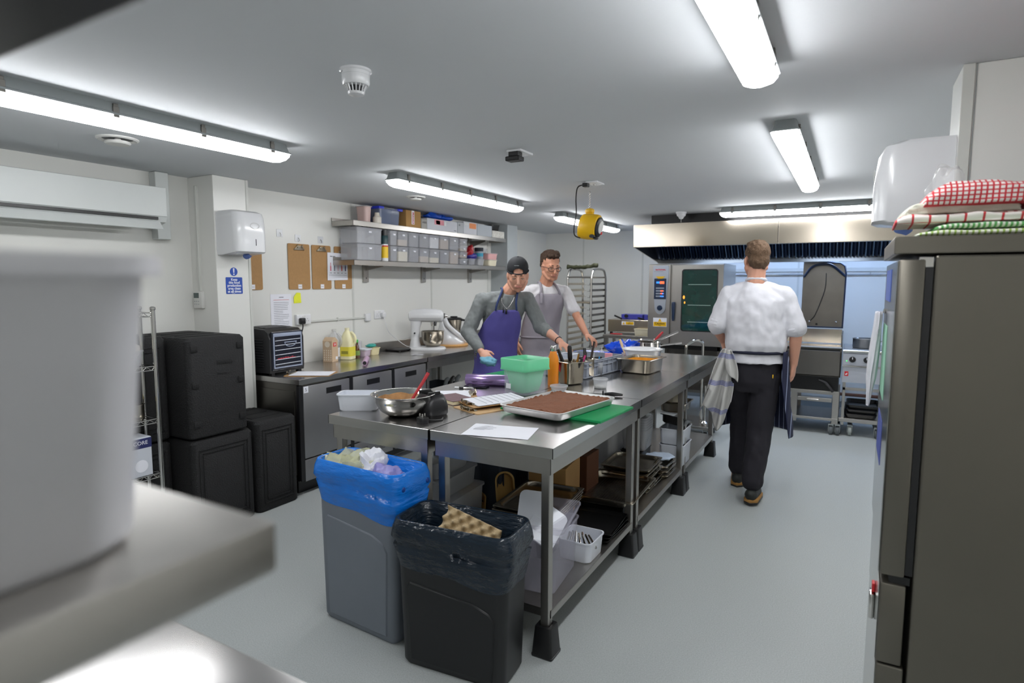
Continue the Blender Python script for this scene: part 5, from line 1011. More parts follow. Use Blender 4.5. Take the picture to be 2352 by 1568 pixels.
t = carton('printed_box', 'printed box with a paper-roll picture on the low shelf of the wire rack', 'box', (-3.46, 1.80, .473), 0, .12, .16, .22, pm('product_card', (196, 200, 208), .6), flap=False); mk('blue_header', bx(.0602, .0607, -.08, .08, .16, .215), pm('navy_print', (34, 40, 92), .6), t); text('CORE', .03, t, (.061, .02, .19), (R(90), 0, R(90)), PAPER); b = nb(); cyl(b, (.0602, .02, .06), (.0608, .02, .06), .035, n=20); mk('roll_picture', b, PAPER, t)
# ------------------------------------------------------------------ extraction hood and cooking line
HL0 = pm('hidden_fill_glow', (176, 206, 255), .4, emit=1); HL0.node_tree.nodes['Principled BSDF'].inputs['Emission Strength'].default_value = HOODLAMP*4.5  # bluish emission for an added, unseen strip that brightens the back wall
t = thing('extraction_hood', 'long stainless extraction hood with baffle filters over the cooking line', 'hood', (0, 0, 0))
hx0, hx1, hy = -2.11, .86, 6.42
mk('front_panel', bx(hx0, -.66, hy, hy+.012, 1.936, 2.178, .002), STEELW, t); mk('front_panel', bx(-.655, hx1, hy, hy+.012, 1.936, 2.178, .002), STEELW, t)
mk('top_panel', bx(hx0, hx1, hy+.012, 7.45, 2.166, 2.178), STEELD, t)
for x in (hx0, hx1-.012): 
    b = nb(); rings(b, [[V((x+dx, y, z)) for y, z in ((hy+.012, 2.166), (hy+.012, 1.936), (7.45, 1.785), (7.45, 2.166))] for dx in (0, .012)]); mk('end_panel', b, STEELW, t)
b = nb(); rings(b, [[V((x, y, z)) for y, z in ((hy+.014, 1.936), (hy+.07, 1.936), (hy+.07, 1.948), (hy+.014, 1.948))] for x in (hx0+.013, hx1-.013)]); rings(b, [[V((x, y, z)) for y, z in ((7.33, 1.785), (7.449, 1.785), (7.449, 1.835), (7.345, 1.835))] for x in (hx0+.013, hx1-.013)]); mk('gutter', b, STEEL, t)
mk('hidden_wall_fill', bx(-1.7, .6, 7.47, 7.53, 1.80, 1.84, .01), HL0, t); mk('rear_panel', bx(hx0+.012, hx1-.012, 7.45, 7.46, 1.785, 2.178), STEELD, t)  # added glowing strip, out of view behind the gutter, lights the wall
FM = pm('filter_navy_steel', (34, 48, 70), .3, .6, .1, 20); FM2 = pm('filter_steel', (126, 146, 170), .25, 1, .1, 20)
b = nb(); rings(b, [[V((x, y, z)) for y, z in ((7.03, 2.16), (7.335, 1.84), (7.345, 1.85), (7.04, 2.165))] for x in (hx0+.014, hx1-.014)]); mk('filter_backing', b, FM, t)
k = 0; x = hx0+.05
while x < hx1-.05:
    b = nb(); rings(b, [[V((x+a, y-c, z-c)) for a, c in ((-.006, .004), (.014, .016), (.02, .014), (.004, .0))] for y, z in ((7.04, 2.145), (7.33, 1.842))]); mk('baffle', b, FM2 if k % 2 else FM, t); x += .033; k += 1
HL = pm('hood_lamp', (196, 220, 255), .4, emit=1); HL.node_tree.nodes['Principled BSDF'].inputs['Emission Strength'].default_value = HOODLAMP*2
for x in (-1.4, -.2): mk('hood_lamp', bx(x-.3, x+.3, 6.62, 6.74, 2.13, 2.165, .01), HL, t)
mk('dark_gap_block', bx(hx0+.15, hx1, hy+.15, 7.4, 2.179, ZC-.001), BLKM, t)  # black block stands in for the shaded gap between hood and ceiling
# wall service rail
t = thing('service_rail', 'pale service rail with fittings along the back wall under the hood', 'rail', (0, 0, 0)); mk('rail', bx(-1.9, .88, YB-.05, YB-.001, 1.69, 1.735, .004), TRIMM, t); b = nb(); tube(b, [(-1.9, YB-.07, 1.655), (.88, YB-.07, 1.655)], .012, 8); mk('pipe', b, CHROME, t, True)
for x in (-1.1, -.15, .17): b = nb(); ell(b, (x, YB-.065, 1.66), .018, u=10, v=8); mk('fitting', b, STEEL, t, True)
t = thing('floor_pipe', 'brownish pipe running low along the back wall behind the bratt pan', 'pipe', (0, 0, 0)); b = nb(); tube(b, [(-1.2, YB-.05, .2), (.8, YB-.05, .2)], .02, 8); mk('pipe', b, pm('rust_pipe', (110, 70, 50), .6, .3, .2, 30), t, True)
# combi oven
t = thing('combi_oven', 'large stainless combi oven with a control column and green-tinted glass door', 'oven', (0, 0, 0)); ox0, ox1, oy = -2.07, -1.235, 6.89
b = nb(); box(b, ox0, ox1, oy+.03, 7.66, .84, 1.765, .004); mk('casing', b, STEEL, t)
mk('control_column', bx(ox0, -1.818, oy, oy+.03, .845, 1.76, .003), STEEL, t)
d = mk('door', bx(-1.795, ox1+.002, oy-.02, oy+.028, .845, 1.757, .005), STEEL, t)
b = nb(); rings(b, [[V((p.x, y, p.y)) for p in rr(-1.487, 1.355, 0, .395, .70, .03)] for y in (oy-.0225, oy-.018)]); mk('window_frame', b, BLK, d)
GL = pm('green_oven_glass', (16, 58, 50), .05, 0, .7, 6, coat=1); b = nb(); rings(b, [[V((p.x, y, p.y)) for p in rr(-1.487, 1.355, 0, .37, .675, .025)] for y in (oy-.0235, oy-.0226)]); mk('window_glass', b, GL, d)
for z in (1.53, 1.30, 1.11): mk('rack_bar', bx(-1.61, -1.36, oy-.0245, oy-.0237, z, z+.006), pm('oven_rack_glint', (170, 190, 180), .4, .3), t)
b = nb(); ell(b, (-1.655, oy-.0245, 1.39), (.012, .001, .02), u=10, v=8); ell(b, (-1.645, oy-.0245, 1.33), (.008, .001, .014), u=10, v=8); mk('oven_lamp', b, pm('amber_lamp', (255, 150, 50), .4, emit=1.2), t)
b = nb(); rings(b, [circ((-1.765, oy-.05, z), V((1, 0, 0)), V((0, 1, 0)), a, c, n=12) for z, a, c in ((1.12, .008, .01), (1.15, .014, .02), (1.26, .018, .024), (1.32, .02, .03), (1.335, .016, .02))]); mk('door_handle', b, NAVY, t, True)
SIL = pm('silver_fascia', (176, 182, 192), .3, .3, .03)
b = nb(); ol = []
for i in range(13): a = math.pi+math.pi*i/12; ol.append((-1.93+.062*math.cos(a), 1.275+.085*math.sin(a)))
ol += [(-1.838, 1.62), (-1.84, 1.735), (-1.85, 1.748), (-2.01, 1.748), (-2.02, 1.735), (-2.022, 1.62)]
rings(b, [[V((x, y, z)) for x, z in ol] for y in (oy-.012, oy+.001)]); mk('control_fascia', b, SIL, t)
mk('display_panel', bx(-2.0, -1.862, oy-.0145, oy-.0115, 1.365, 1.60, .004), NAVY, t)
b = nb(); rings(b, [[V((x, y, z)) for x, z in ((-1.985, 1.625), (-1.875, 1.625), (-1.905, 1.598), (-1.955, 1.598))] for y in (oy-.0148, oy-.012)]); mk('yellow_emblem', b, YEL, t)
EM = {k: pm('display_'+k, c, .3, emit=e) for k, c, e in (('blue', (40, 120, 255), 1.5), ('red', (255, 90, 50), 1.5), ('white', (200, 215, 235), .4))}
mk('temperature_display', bx(-1.975, -1.94, oy-.0155, oy-.0146, 1.545, 1.565), EM['blue'], t); mk('temperature_display', bx(-1.935, -1.885, oy-.0155, oy-.0146, 1.54, 1.568), EM['red'], t)
for k in range(4):
    z = 1.49-k*.031; mk('segment_display', bx(-1.98, -1.885, oy-.0155, oy-.0146, z-.008, z+.008), pm('display_grey', (150, 158, 170), .4), t)
    if k: mk('lit_digits', bx(-1.925, -1.895, oy-.016, oy-.0156, z-.006, z+.006), EM['red' if k < 3 else 'blue'], t)
    if k > 1: mk('lit_digits', bx(-1.905, -1.89, oy-.0162, oy-.0157, z-.006, z+.006), EM['blue'], t)
b = nb(); lathe(b, [(.03, 0), (.03, -.012), (.024, -.022), (.001, -.024)], (-1.93, oy-.012, 1.263), n=24, axis='Y'); mk('selector_knob', b, NAVY, t, True)
text('RATIONAL', .024, t, (-1.93, oy-.0128, 1.70), (R(90), 0, 0), pm('logo_red', (206, 30, 50), .5), bold=.0008); mk('logo_underline', bx(-2.005, -1.90, oy-.0127, oy-.012, 1.678, 1.681), INK, t)
s_ = mk('caution_sticker', bx(-2.007, -1.848, oy-.0015, oy, 1.045, 1.148), PAPER, t); mk('yellow_panel', bx(-2.002, -1.853, oy-.0022, oy-.0015, 1.05, 1.10), YEL, s_)
text('Caution', .036, t, (-1.928, oy-.0024, 1.082), (R(90), 0, 0), BLK, bold=.0006); text('Hot', .016, t, (-1.928, oy-.0024, 1.06), (R(90), 0, 0), BLK)
b = nb(); rings(b, [[V((x, y, z)) for x, z in ((-1.95, 1.104), (-1.906, 1.104), (-1.928, 1.142))] for y in (oy-.0024, oy-.0015)]); mk('warning_triangle', b, YEL, t)
[mk('leg', bx(x, x+.035, y, y+.035, .0, .84, .003), STEELD, t) for x in (ox0+.02, ox1-.055) for y in (oy+.05, 7.58)]
mk('stand_shelf', bx(ox0+.02, ox1-.02, oy+.05, 7.6, .30, .33), STEELD, t); mk('stand_shelf', bx(ox0+.02, ox1-.02, oy+.05, 7.6, .79, .838), BLKM, t); mk('stand_back', bx(ox0+.02, ox1-.02, 7.6, 7.61, .33, .79), STEELD, t)
for k in range(4): mk('gastronorm_runner', bx(ox0+.03, ox1-.03, oy+.06, oy+.075, .42+.09*k, .43+.09*k), STEELD, t)
# fryer and its table
t = thing('steel_side_table', 'narrow stainless table holding the fryer left of the combi oven', 'table', (0, 0, 0)); b = nb(); box(b, -2.70, -2.10, 7.08, 7.70, .865, .905, .003); mk('tabletop', b, STEEL, t); mk('lower_shelf', bx(-2.68, -2.12, 7.1, 7.68, .2, .23), STEEL, t)
for x in (-2.56, -2.14, -2.66):
    for y in (7.12, 7.66): mk('leg', bx(x-.018, x+.018, y-.018, y+.018, 0, .865), STEEL, t)
t = thing('twin_fryer', 'twin electric countertop fryer with blue control heads', 'fryer', (-2.40, 7.38, .906)); b = nb(); box(b, -.28, .29, -.17, .2, .03, .185, .004); mk('tanks', b, STEELW, t)
for sx in (-.25, .26): mk('foot', bx(sx-.015, sx+.015, -.14, -.11, 0, .03), BLK, t)
for k in (0, 1): mk('control_head', bx(-.16+k*.30, .12+k*.30-(.13 if k else 0), -.02, .16, .186, .245, .004), pm('royal_blue_panel', (58, 62, 160), .4), t); b = nb(); lathe(b, [(.022, 0), (.022, -.02), (.001, -.021)], (-.09+k*.3, -.02, .225), n=14, axis='Y'); mk('knob', b, BLK, t, True)
b = nb(); tube(b, [(-.12, -.1, .19), (-.20, -.16, .235)], .011, 8); tube(b, [(.16, -.1, .19), (.12, -.2, .215)], .011, 8); mk('basket_handle', b, BLK, t, True)
s_ = mk('warning_label', bx(-.10, .06, -.1712, -.17, .12, .165), PAPER, t); mk('yellow_patch', bx(-.045, .055, -.1718, -.1712, .125, .16), YEL, s_)
b = nb(); rings(b, [[V((x, y, z)) for x, z in ((-.09, .127), (-.055, .127), (-.0725, .158))] for y in (-.1718, -.1712)]); mk('warning_triangle', b, YEL, s_); text('HOT\nSURFACE', .014, t, (.005, -.172, .142), (R(90), 0, 0), BLK)
ptub('plastic_tub', 'cream rectangular tub in front of the fryer beside the oven', 'tub', (-2.21, 7.15, .906), 0, .20, .1, .085, pm('cream_tub', (236, 228, 202), .4), r=.015)
utensil('spatula', 'red-handled tool lying in front of the fryer', 'utensil', (-2.62, 7.14, .916), (-2.46, 7.13, .916), .008, .008, pm('red_silicone', (190, 44, 52), .4))
t = thing('adaptor_block', 'black adaptor hanging below the fryer table', 'adaptor', (-2.25, 7.3, .6)); mk('block', bx(-.09, .09, -.02, .02, 0, .05, .006), BLK, t); b = nb(); tube(b, bez([(-.08, 0, .02), (-.13, 0, .0), (-.15, 0, -.1), (-.15, 0, -.35)]), .005, 6); mk('cord', b, BLK, t, True)
# bratt pan
t = thing('bratt_pan', 'stainless tilting bratt pan with its dark lid raised', 'cooker', (0, 0, 0)); bx0, bx1, by = -.92, -.065, 6.86
b = nb(); box(b, bx0, bx1, by, by+.012, .60, .865, .003); box(b, bx0, bx1, by, 7.55, .60, .612); box(b, bx0, bx0+.01, by, 7.55, .60, 1.03); box(b, bx1-.01, bx1, by, 7.55, .60, 1.03); mk('body', b, STEELD, t)
b = nb(); rings(b, [[V((x, y, z)) for y, z in ((by-.03, .90), (by+.02, .865), (by+.03, .88), (by-.015, .912))] for x in (bx0, bx1)]); mk('pouring_lip', b, STEEL, t)
b = nb(); box(b, bx0+.012, bx1-.012, 7.40, 7.42, .90, 1.03); box(b, bx0+.012, bx1-.012, by+.03, 7.4, .88, .89); box(b, bx0+.012, bx1-.012, 7.405, 7.50, 1.03, 1.05); mk('pan_well', b, STEELW, t)
b = nb(); rings(b, [[V((x, 7.46+dy+(z-1.05)*.06, z)) for x, z in ((-.49, 1.06), (-.07, 1.06), (-.062, 1.66), (-.075, 1.74), (-.12, 1.775), (-.30, 1.80), (-.49, 1.81))] for dy in (-.012, .012)]); lid = mk('lid', b, pm('dark_lid_steel', (106, 102, 96), .33, .9, .2, 6), t)
b = nb(); tube(b, [(x, 7.44+(z-1.05)*.06, z) for x, z in ((-.485, 1.07), (-.078, 1.07), (-.07, 1.66), (-.085, 1.735), (-.125, 1.768), (-.30, 1.79), (-.485, 1.80))], .009, 6); tube(b, bez([(-.48, 7.44, 1.62), (-.40, 7.43, 1.73), (-.30, 7.43, 1.76), (-.2, 7.43, 1.74), (-.08, 7.44, 1.63)]), .012, 8); mk('lid_seal', b, NAVY, t, True)
b = nb(); tube(b, bez([(-.26, 7.445, 1.66), (-.262, 7.42, 1.5), (-.30, 7.42, 1.35), (-.35, 7.42, 1.2), (-.40, 7.43, 1.13)]), .004, 6); mk('lid_cable', b, BLK, t, True); b = nb(); tube(b, bez([(-.47, 7.42, 1.84), (-.38, 7.38, 1.86), (-.25, 7.38, 1.84), (-.2, 7.42, 1.79)]), .011, 8); mk('lid_handle', b, NAVY, t, True)
for x in (-.40, -.14): b = nb(); ell(b, (x, 7.43, 1.13), .012, u=10, v=8); mk('lid_fitting', b, CHROME, t, True)
b = nb(); cyl(b, (-.33, 7.452, 1.10), (-.33, 7.44, 1.10), .012, n=14); mk('lid_drain', b, BLKM, t)
mk('burner_shroud', bx(bx0+.02, bx1-.015, by+.03, 7.5, .44, .598), BLKM, t)
for x in (-.51, -.125, bx0+.02):
    for y in (by+.02, 7.46): mk('leg', bx(x, x+.06, y, y+.05, .11, .44, .003), STEEL, t)
mk('stand_rail', bx(bx0+.02, bx1, by+.01, by+.03, .415, .45, .002), STEEL, t); mk('stand_rail', bx(bx0+.02, -.065, by+.01, by+.03, .145, .17, .002), STEEL, t)
mk('lower_shelf', bx(bx0+.03, -.07, by+.031, 7.49, .148, .166), STEELD, t); mk('drawer', bx(-.45, -.13, by+.012, by+.03, .335, .375, .002), STEEL, t); mk('drawer_handle', bx(-.36, -.25, by-.002, by+.012, .352, .362, .003), CHROME, t)
b = nb(); tube(b, [(-.25, by+.02, .56), (-.19, by-.03, .54), (-.12, by-.06, .46)], .015, 8); mk('tilt_handle', b, BLK, t, True)
def caster(t, x, y, mat=RUBG, r=.045):
    b = nb(); lathe(b, [(r*.5, -.018), (r, -.014), (r, .014), (r*.5, .018)], (x, y, r), n=20, axis='X'); mk('wheel', b, mat, t, True); b = nb(); box(b, x-.024, x-.019, y-.02, y+.03, r*.7, .11); box(b, x+.019, x+.024, y-.02, y+.03, r*.7, .11); box(b, x-.024, x+.024, y-.025, y+.035, .1, .112); mk('caster_fork', b, GREYPL, t)
for x in (-.125, -.065, -.86):
    for y in (by+.04, 7.48): caster(t, x, y, RUBG)
# range
t = thing('boiling_range', 'stainless two-zone boiling top on a wheeled stand at the right of the cooking line', 'cooker', (0, 0, 0)); rx0, rx1, ry = -.052, .33, 6.88
RM = pm('pale_range_steel', (190, 194, 204), .35, .6, .04)
mk('casing', bx(rx0, rx1, ry, 7.5, .555, .885, .003), RM, t); b = nb(); tube(b, [(rx0, ry-.01, .872), (rx1, ry-.01, .872)], .018, 10); mk('front_rail', b, CHROME, t, True); mk('hob_glass', bx(rx0+.005, rx1-.005, ry+.03, 7.49, .886, .893, .001), pm('hob_grey', (120, 128, 138), .15), t)
mk('control_panel', bx(rx0, rx1, ry-.012, ry, .735, .85, .003), RM, t); mk('lower_rail', bx(rx0, rx1, ry-.02, ry, .715, .73, .003), CHROME, t)
for x in (.034, .158): b = nb(); lathe(b, [(.03, 0), (.028, -.022), (.001, -.023)], (x, ry-.012, .792), n=22, axis='Y'); kn = mk('control_knob', b, BLK, t, True); mk('pointer', bx(x-.003, x+.003, ry-.0365, ry-.035, .795, .816), PAPER, kn)
b = nb(); lathe(b, [(.005, 0), (.005, -.002)], (-.016, ry-.012, .775), n=12, axis='Y'); mk('green_light', b, pm('green_led', (60, 255, 110), .4, emit=1.5), t)
s_ = mk('red_badge', bx(-.03, .005, ry-.001, ry, .62, .668), pm('badge_red', (206, 30, 36), .4), t)
b = nb(); rings(b, [[V((x, y, z)) for x, z in ((-.024, .64), (-.015, .646), (-.006, .655), (-.003, .64), (-.012, .632), (-.02, .63))] for y in (ry-.002, ry-.001)]); mk('badge_mark', b, PAPER, s_)
for x in (rx0+.012, rx1-.035):
    for y in (ry+.03, 7.44): mk('leg', bx(x, x+.026, y, y+.026, .11, .555, .002), STEEL, t)
mk('stand_rail', bx(rx0+.012, rx1-.01, ry+.03, ry+.045, .47, .50, .002), STEEL, t); b = nb(); box(b, rx0-.01, rx1, ry+.01, 7.48, .145, .185, .003); mk('stand_shelf', b, STEEL, t)
caster(t, .045, ry+.06, pm('pale_wheel', (150, 156, 152), .5), .05); caster(t, .28, ry+.06); caster(t, .045, 7.4); caster(t, .28, 7.4)
t = thing('saute_pan', 'round stainless pan standing on the boiling range', 'pan', (.135, 7.10, .894)); b = nb(); lathe(b, [(.1, 0), (.108, .006), (.108, .09), (.112, .093), (.112, .097), (.105, .097), (.103, .01), (.001, .008)], n=36); mk('pan', b, STEEL, t, 2); b = nb(); tube(b, bez([(.08, -.075, .075), (.12, -.12, .08), (.15, -.10, .08), (.10, -.04, .075)]), .006, 6); mk('handle', b, CHROME, t, True)
for k in range(3): t = thing('roasting_tray', ['lowest', 'middle', 'top'][k]+' black roasting tray on the range stand shelf', 'tray', (.13+.01*k, 7.15, .186+.045*k)); b = nb(); rings(b, [rr(0, 0, 0, .26, .4, .03), rr(0, 0, .04, .30, .44, .04), rr(0, 0, .042, .29, .43, .04), rr(0, 0, .004, .255, .395, .03)]); mk('tray_body', b, BLKM, t, True)
# rack trolley
t = thing('rack_trolley', 'tall stainless tray-rack trolley against the back wall', 'trolley', (0, 0, 0)); tx0, tx1, ty0, ty1 = -3.15, -2.83, 7.0, 7.5
for x in (tx0, tx1):
    b = nb(); tube(b, [(x, ty0, .12), (x, ty0, 1.60)]+bez([(x, ty0, 1.60), (x, ty0+.05, 1.69), (x, ty0+.14, 1.72), (x, ty1-.14, 1.72), (x, ty1-.05, 1.69), (x, ty1, 1.60)])+[(x, ty1, .12)], .014, 8); mk('side_frame', b, STEEL, t, True)
for y in (ty0, ty1):
    for z in (1.62, .16): b = nb(); tube(b, [(tx0, y, z), (tx1, y, z)], .011, 8); mk('cross_bar', b, STEEL, t, True)
    caster(t, tx0, y); caster(t, tx1, y)
for k in range(17):
    for x, s in ((tx0, 1), (tx1, -1)):
        b = nb(); box(b, x+s*.012, x+s*.045, ty0-.015, ty1+.015, 1.52-k*.078, 1.524-k*.078); box(b, x+s*.010, x+s*.014, ty0-.015, ty1+.015, 1.524-k*.078, 1.548-k*.078); mk('tray_runner', b, STEELD if s < 0 else STEELW, t)
mk('held_tray', bx(tx0+.016, tx1-.016, ty0+.0, ty1, 1.291, 1.315, .003), STEELW, t)
t = thing('folded_cover', 'dark olive camouflage cover rolled on top of the rack trolley', 'cover', (-2.985, 7.08, 1.735)); b = nb(); tube(b, bez([(-.21, 0, .02), (-.1, .01, .012), (0, 0, .01), (.1, .01, .018), (.16, 0, .03), (.205, .0, .028)], 8), .025, 12)
for q in b.verts: q.co += V((0, noise.noise(q.co*22), noise.noise(q.co*22+V((4, 0, 0)))))*.012
mk('cover', b, pm('olive_camouflage', (52, 54, 34), .9, 0, .6, 22, .4, 60), t, 2)
# wheeled trolley handle at the end of the island
t = thing('handle_trolley', 'small trolley with a bent chrome push handle at the far end of the island', 'trolley', (-1.33, 6.02, 0)); b = nb(); tube(b, [(-.10, 0, .12), (-.10, 0, .90)]+bez([(-.10, 0, .90), (-.09, 0, .945), (.0, 0, .985), (.08, 0, .975), (.1, 0, .93)])+[(.1, 0, .12)], .014, 8); mk('push_handle', b, CHROME, t, True, rot=(0, 0, R(50)))
mk('platform', bx(-.25, .2, -.1, .4, .12, .15, .004), STEEL, t); [caster(t, x, y) for x in (-.18, .14) for y in (-.05, .34)]; b = nb(); lathe(b, [(.03, .1495), (.034, .18), (.012, .2), (.012, .55)], (.12, -.03, 0), n=14); mk('post', b, CHROME, t, True)
# ------------------------------------------------------------------ steel upright fridge on the right
t = thing('upright_fridge', 'tall dark stainless fridge seen side-on at the right, towels on top', 'fridge', (0, 0, 0)); FS = pm('fridge_side_steel', (112, 108, 99), .36, .85, .06, 2, .04, 6, rvar=.05); FG = pm('fridge_front_gloss', (176, 176, 174), .16, 1, .03)
mk('cabinet', bx(.186, .82, 1.93, 2.545, .13, 1.632, .006), FS, t); b = nb(); box(b, .092, .82, 1.925, 2.55, 1.636, 1.682, .003); mk('top_cap', b, FS, t)
d = mk('door', bx(.106, .166, 1.93, 2.545, .738, 1.622, .006), FS, t, True); mk('door_skin', bx(.1025, .1055, 1.94, 2.54, .742, 1.618, .001), FG, d)
mk('door_gasket', bx(.1665, .184, 1.938, 2.54, .745, 1.615), BLK, t); mk('hinge', bx(.15, .183, 1.934, 1.95, 1.60, 1.628, .002), CHROME, t)
d = mk('lower_door', bx(.110, .172, 1.93, 2.545, .478, .715, .006), FS, t, True); mk('door_skin', bx(.1075, .1095, 1.94, 2.54, .482, .711, .001), FG, d); mk('drawer_recess', bx(.13, .18, 1.94, 2.54, .7155, .7375), BLKM, t)
mk('plinth', bx(.112, .178, 1.93, 2.545, .02, .473, .004), FS, t); mk('plinth_skin', bx(.1095, .1118, 1.94, 2.54, .04, .47, .001), FG, t)
b = nb(); box(b, .0925, .1073, 2.09, 2.14, .52, .60, .004); mk('lock', b, CHROME, t, True); mk('red_tag', bx(.0985, .107, 2.10, 2.13, .603, .63, .002), pm('red_plastic', (190, 30, 36), .4), t)
b = nb(); [box(b, x, x+.05, y, y+.05, 0, .13) for x in (.2, .75) for y in (1.95, 2.48)]; mk('feet', b, BLK, t)
mk('blue_notice', bx(.1012, .1022, 2.18, 2.46, 1.50, 1.60), SB, t); mk('green_notice', bx(.1012, .1022, 2.25, 2.48, 1.18, 1.42), pm('pale_green_notice', (150, 204, 176), .6), t); mk('blue_poster', bx(.1012, .1022, 2.2, 2.46, .98, 1.12), pm('poster_blue', (70, 84, 160), .6), t)
RC = stripes('red_check_cloth', (232, 226, 222), (196, 50, 60), 0, 80, .34, axis2=2, freq2=95); RC2 = stripes('red_grid_cloth', (236, 230, 224), (200, 60, 66), 0, 26, .14, axis2=1, freq2=26); GC = stripes('green_check_cloth', (222, 230, 214), (96, 168, 96), 0, 90, .5); GC2 = stripes('pale_green_cloth', (226, 230, 214), (150, 180, 90), 0, 80, .4)
def towel(lab, x0, x1, y0, y1, z, h, mat, seed, amp=.008, fold=3, wave=.0):
    t = thing('folded_towel', lab, 'towel', ((x0+x1)/2, (y0+y1)/2, z), R(random.uniform(-3, 3)), None); b = nb(); w_, d_ = x1-x0, y1-y0
    secs = []
    for i in range(49):
        u = i/48; x = (u-.5)*w_; e = min(1, min(u, 1-u)*9)**.5; hh = h*(.45+.55*e); dz = wave*math.sin(u*9+seed)+amp*.6*noise.noise(V((x*14, seed, 1)))
        sec = []
        for k in range(28):
            a = 2*math.pi*k/28; cy_ = math.copysign(abs(math.cos(a))**.35, math.cos(a))*d_/2; cz = hh/2+math.copysign(abs(math.sin(a))**.6, math.sin(a))*hh/2
            fo = .5*amp*math.sin((cz/h)*math.pi*2*fold) if abs(math.cos(a)) > .55 else 0
            sec.append(V((x, cy_+fo*math.copysign(1, cy_)+amp*noise.noise(V((x*16, k*.3, seed))), max(0.0, cz+dz*(cz/h)+amp*.8*noise.noise(V((x*18, cy_*18, seed+4)))*(cz/h)))))
        secs.append(sec)
    rings(b, secs); mk('cloth', b, mat, t, 2); return t
zz = 1.6825
towel('pale green folded towel at the bottom of the stack on the fridge', .14, .60, 1.95, 2.25, zz, .017, GC2, 1, .004)
towel('green checked folded towel second from the bottom on the fridge', .18, .62, 1.96, 2.26, zz+.018, .017, GC, 2, .004)
towel('thin red-grid towel bulging at the left end of the stack on the fridge', .095, .40, 1.97, 2.22, zz+.036, .026, RC2, 3, .008)
towel('cream waffle towel rolled at the left under the red checked one', .115, .36, 2.0, 2.26, zz+.062, .036, pm('cream_waffle_cloth', (214, 214, 198), .9, 0, .15, 50, .6, 50), 4, .01)
towel('dull green and red towel squeezed beneath the top towel', .22, .64, 1.98, 2.22, zz+.036+.001, .026, stripes('mixed_check_cloth', (190, 176, 166), (150, 90, 84), 0, 50, .4), 5, .006)
bpy.data.objects['folded_towel.004'].location.z += .0
towel('red and white checked towel draped on top of the stack on the fridge', .155, .66, 1.955, 2.22, zz+.080, .055, RC, 6, .012, wave=.012)
crumple('royal blue cloth peeping from behind the top towel', 'blue_cloth', 'cloth', (.30, 2.30, zz+.04), (.2, .08, .12), pm('royal_blue_cloth', (60, 60, 170), .8), 0, 3, .1)
crumple('transparent film bag crumpled behind the towels beside the dispenser', 'film_bag', 'bag', (.235, 2.30, zz+.001), (.10, .1, .24), pm('clear_film', (226, 226, 224), .15, 0, .05, 8, .4, 20, alpha=.3), 0, 12, .25)
t = thing('hanging_cloth', 'wrinkled white cloth hanging from the fridge door front', 'cloth', (.088, 2.43, 0)); b = nb(); secs = []
for i in range(30):
    u = i/29; z = 1.46-.33*u; w_ = (.020+.010*math.sin(u*3))*(1-.75*max(0, u-.7)/.3); secs.append([V((-.018*u-.004+w_*.45*math.cos(a)+.0035*math.sin(a*7+u*3), (.042*(1-.75*u)+.006*math.cos(a*9+u*4))*math.sin(a), z)) for a in [2*math.pi*k/24 for k in range(24)]])
rings(b, secs); mk('cloth', b, pm('white_cloth', (214, 214, 220), .85, 0, .06, 30, .3, 50), t, 2); b = nb(); tube(b, [(.012, 0, 1.455), (.014, 0, 1.47)], .006, 6); mk('hook', b, CHROME, t)
# ------------------------------------------------------------------ foreground shelving
t = thing('bench', 'bright stainless workbench in the bottom left corner', 'table', (0, 0, 0)); b = nb(); box(b, -2.2, -.42, .12, .645, .868, .90, .004); mk('worktop', b, STEELTOP, t, True); [mk('leg', bx(x, x+.038, y, y+.038, 0, .868), STEEL, t) for x in (-2.15, -.50) for y in (.15, .58)]
t = thing('gantry_shelf', 'blurred stainless shelf very close to the camera at the left', 'shelf', (0, 0, 0)); b = nb(); box(b, -1.5, -.350, -.35, .278, 1.352, 1.39, .004); mk('shelf', b, STEEL, t, True)
for x in (-1.45, -.62): mk('upright', bx(x, x+.03, .14, .17, .901, 1.351), STEELD, t)
b = nb(); box(b, -1.5, -.36, -.30, .212, 1.72, 1.75, .003); mk('top_shelf', b, BLKM, t)
mk('upright', bx(-1.45, -1.42, -.29, -.26, 1.391, 1.719), STEELD, t)
t = thing('storage_box', 'big blurred translucent tub on the shelf close to the camera', 'container', (-.572, .052, 1.3905)); mk('body', tub(nb(), .40, .374, .185, .018, .003, .05, .008, n=6, rimh=.012), pm('cloudy_tub', (200, 200, 204), .35, 0, .03, alpha=.80), t, True)
t = thing('plastic_pot', 'dark pot inside the blurred tub', 'pot', (-.50, .12, 1.40)); b = nb(); lathe(b, [(.04, 0), (.045, .05), (.001, .05)], n=24); mk('pot', b, pm('slate_blue', (60, 74, 100), .5), t, True)
t = thing('plastic_pot', 'pale round pot inside the blurred tub at the picture edge', 'pot', (-.49, .02, 1.40)); b = nb(); lathe(b, [(.04, 0), (.045, .06), (.001, .06)], n=24); mk('pot', b, GREYPL, t, True)
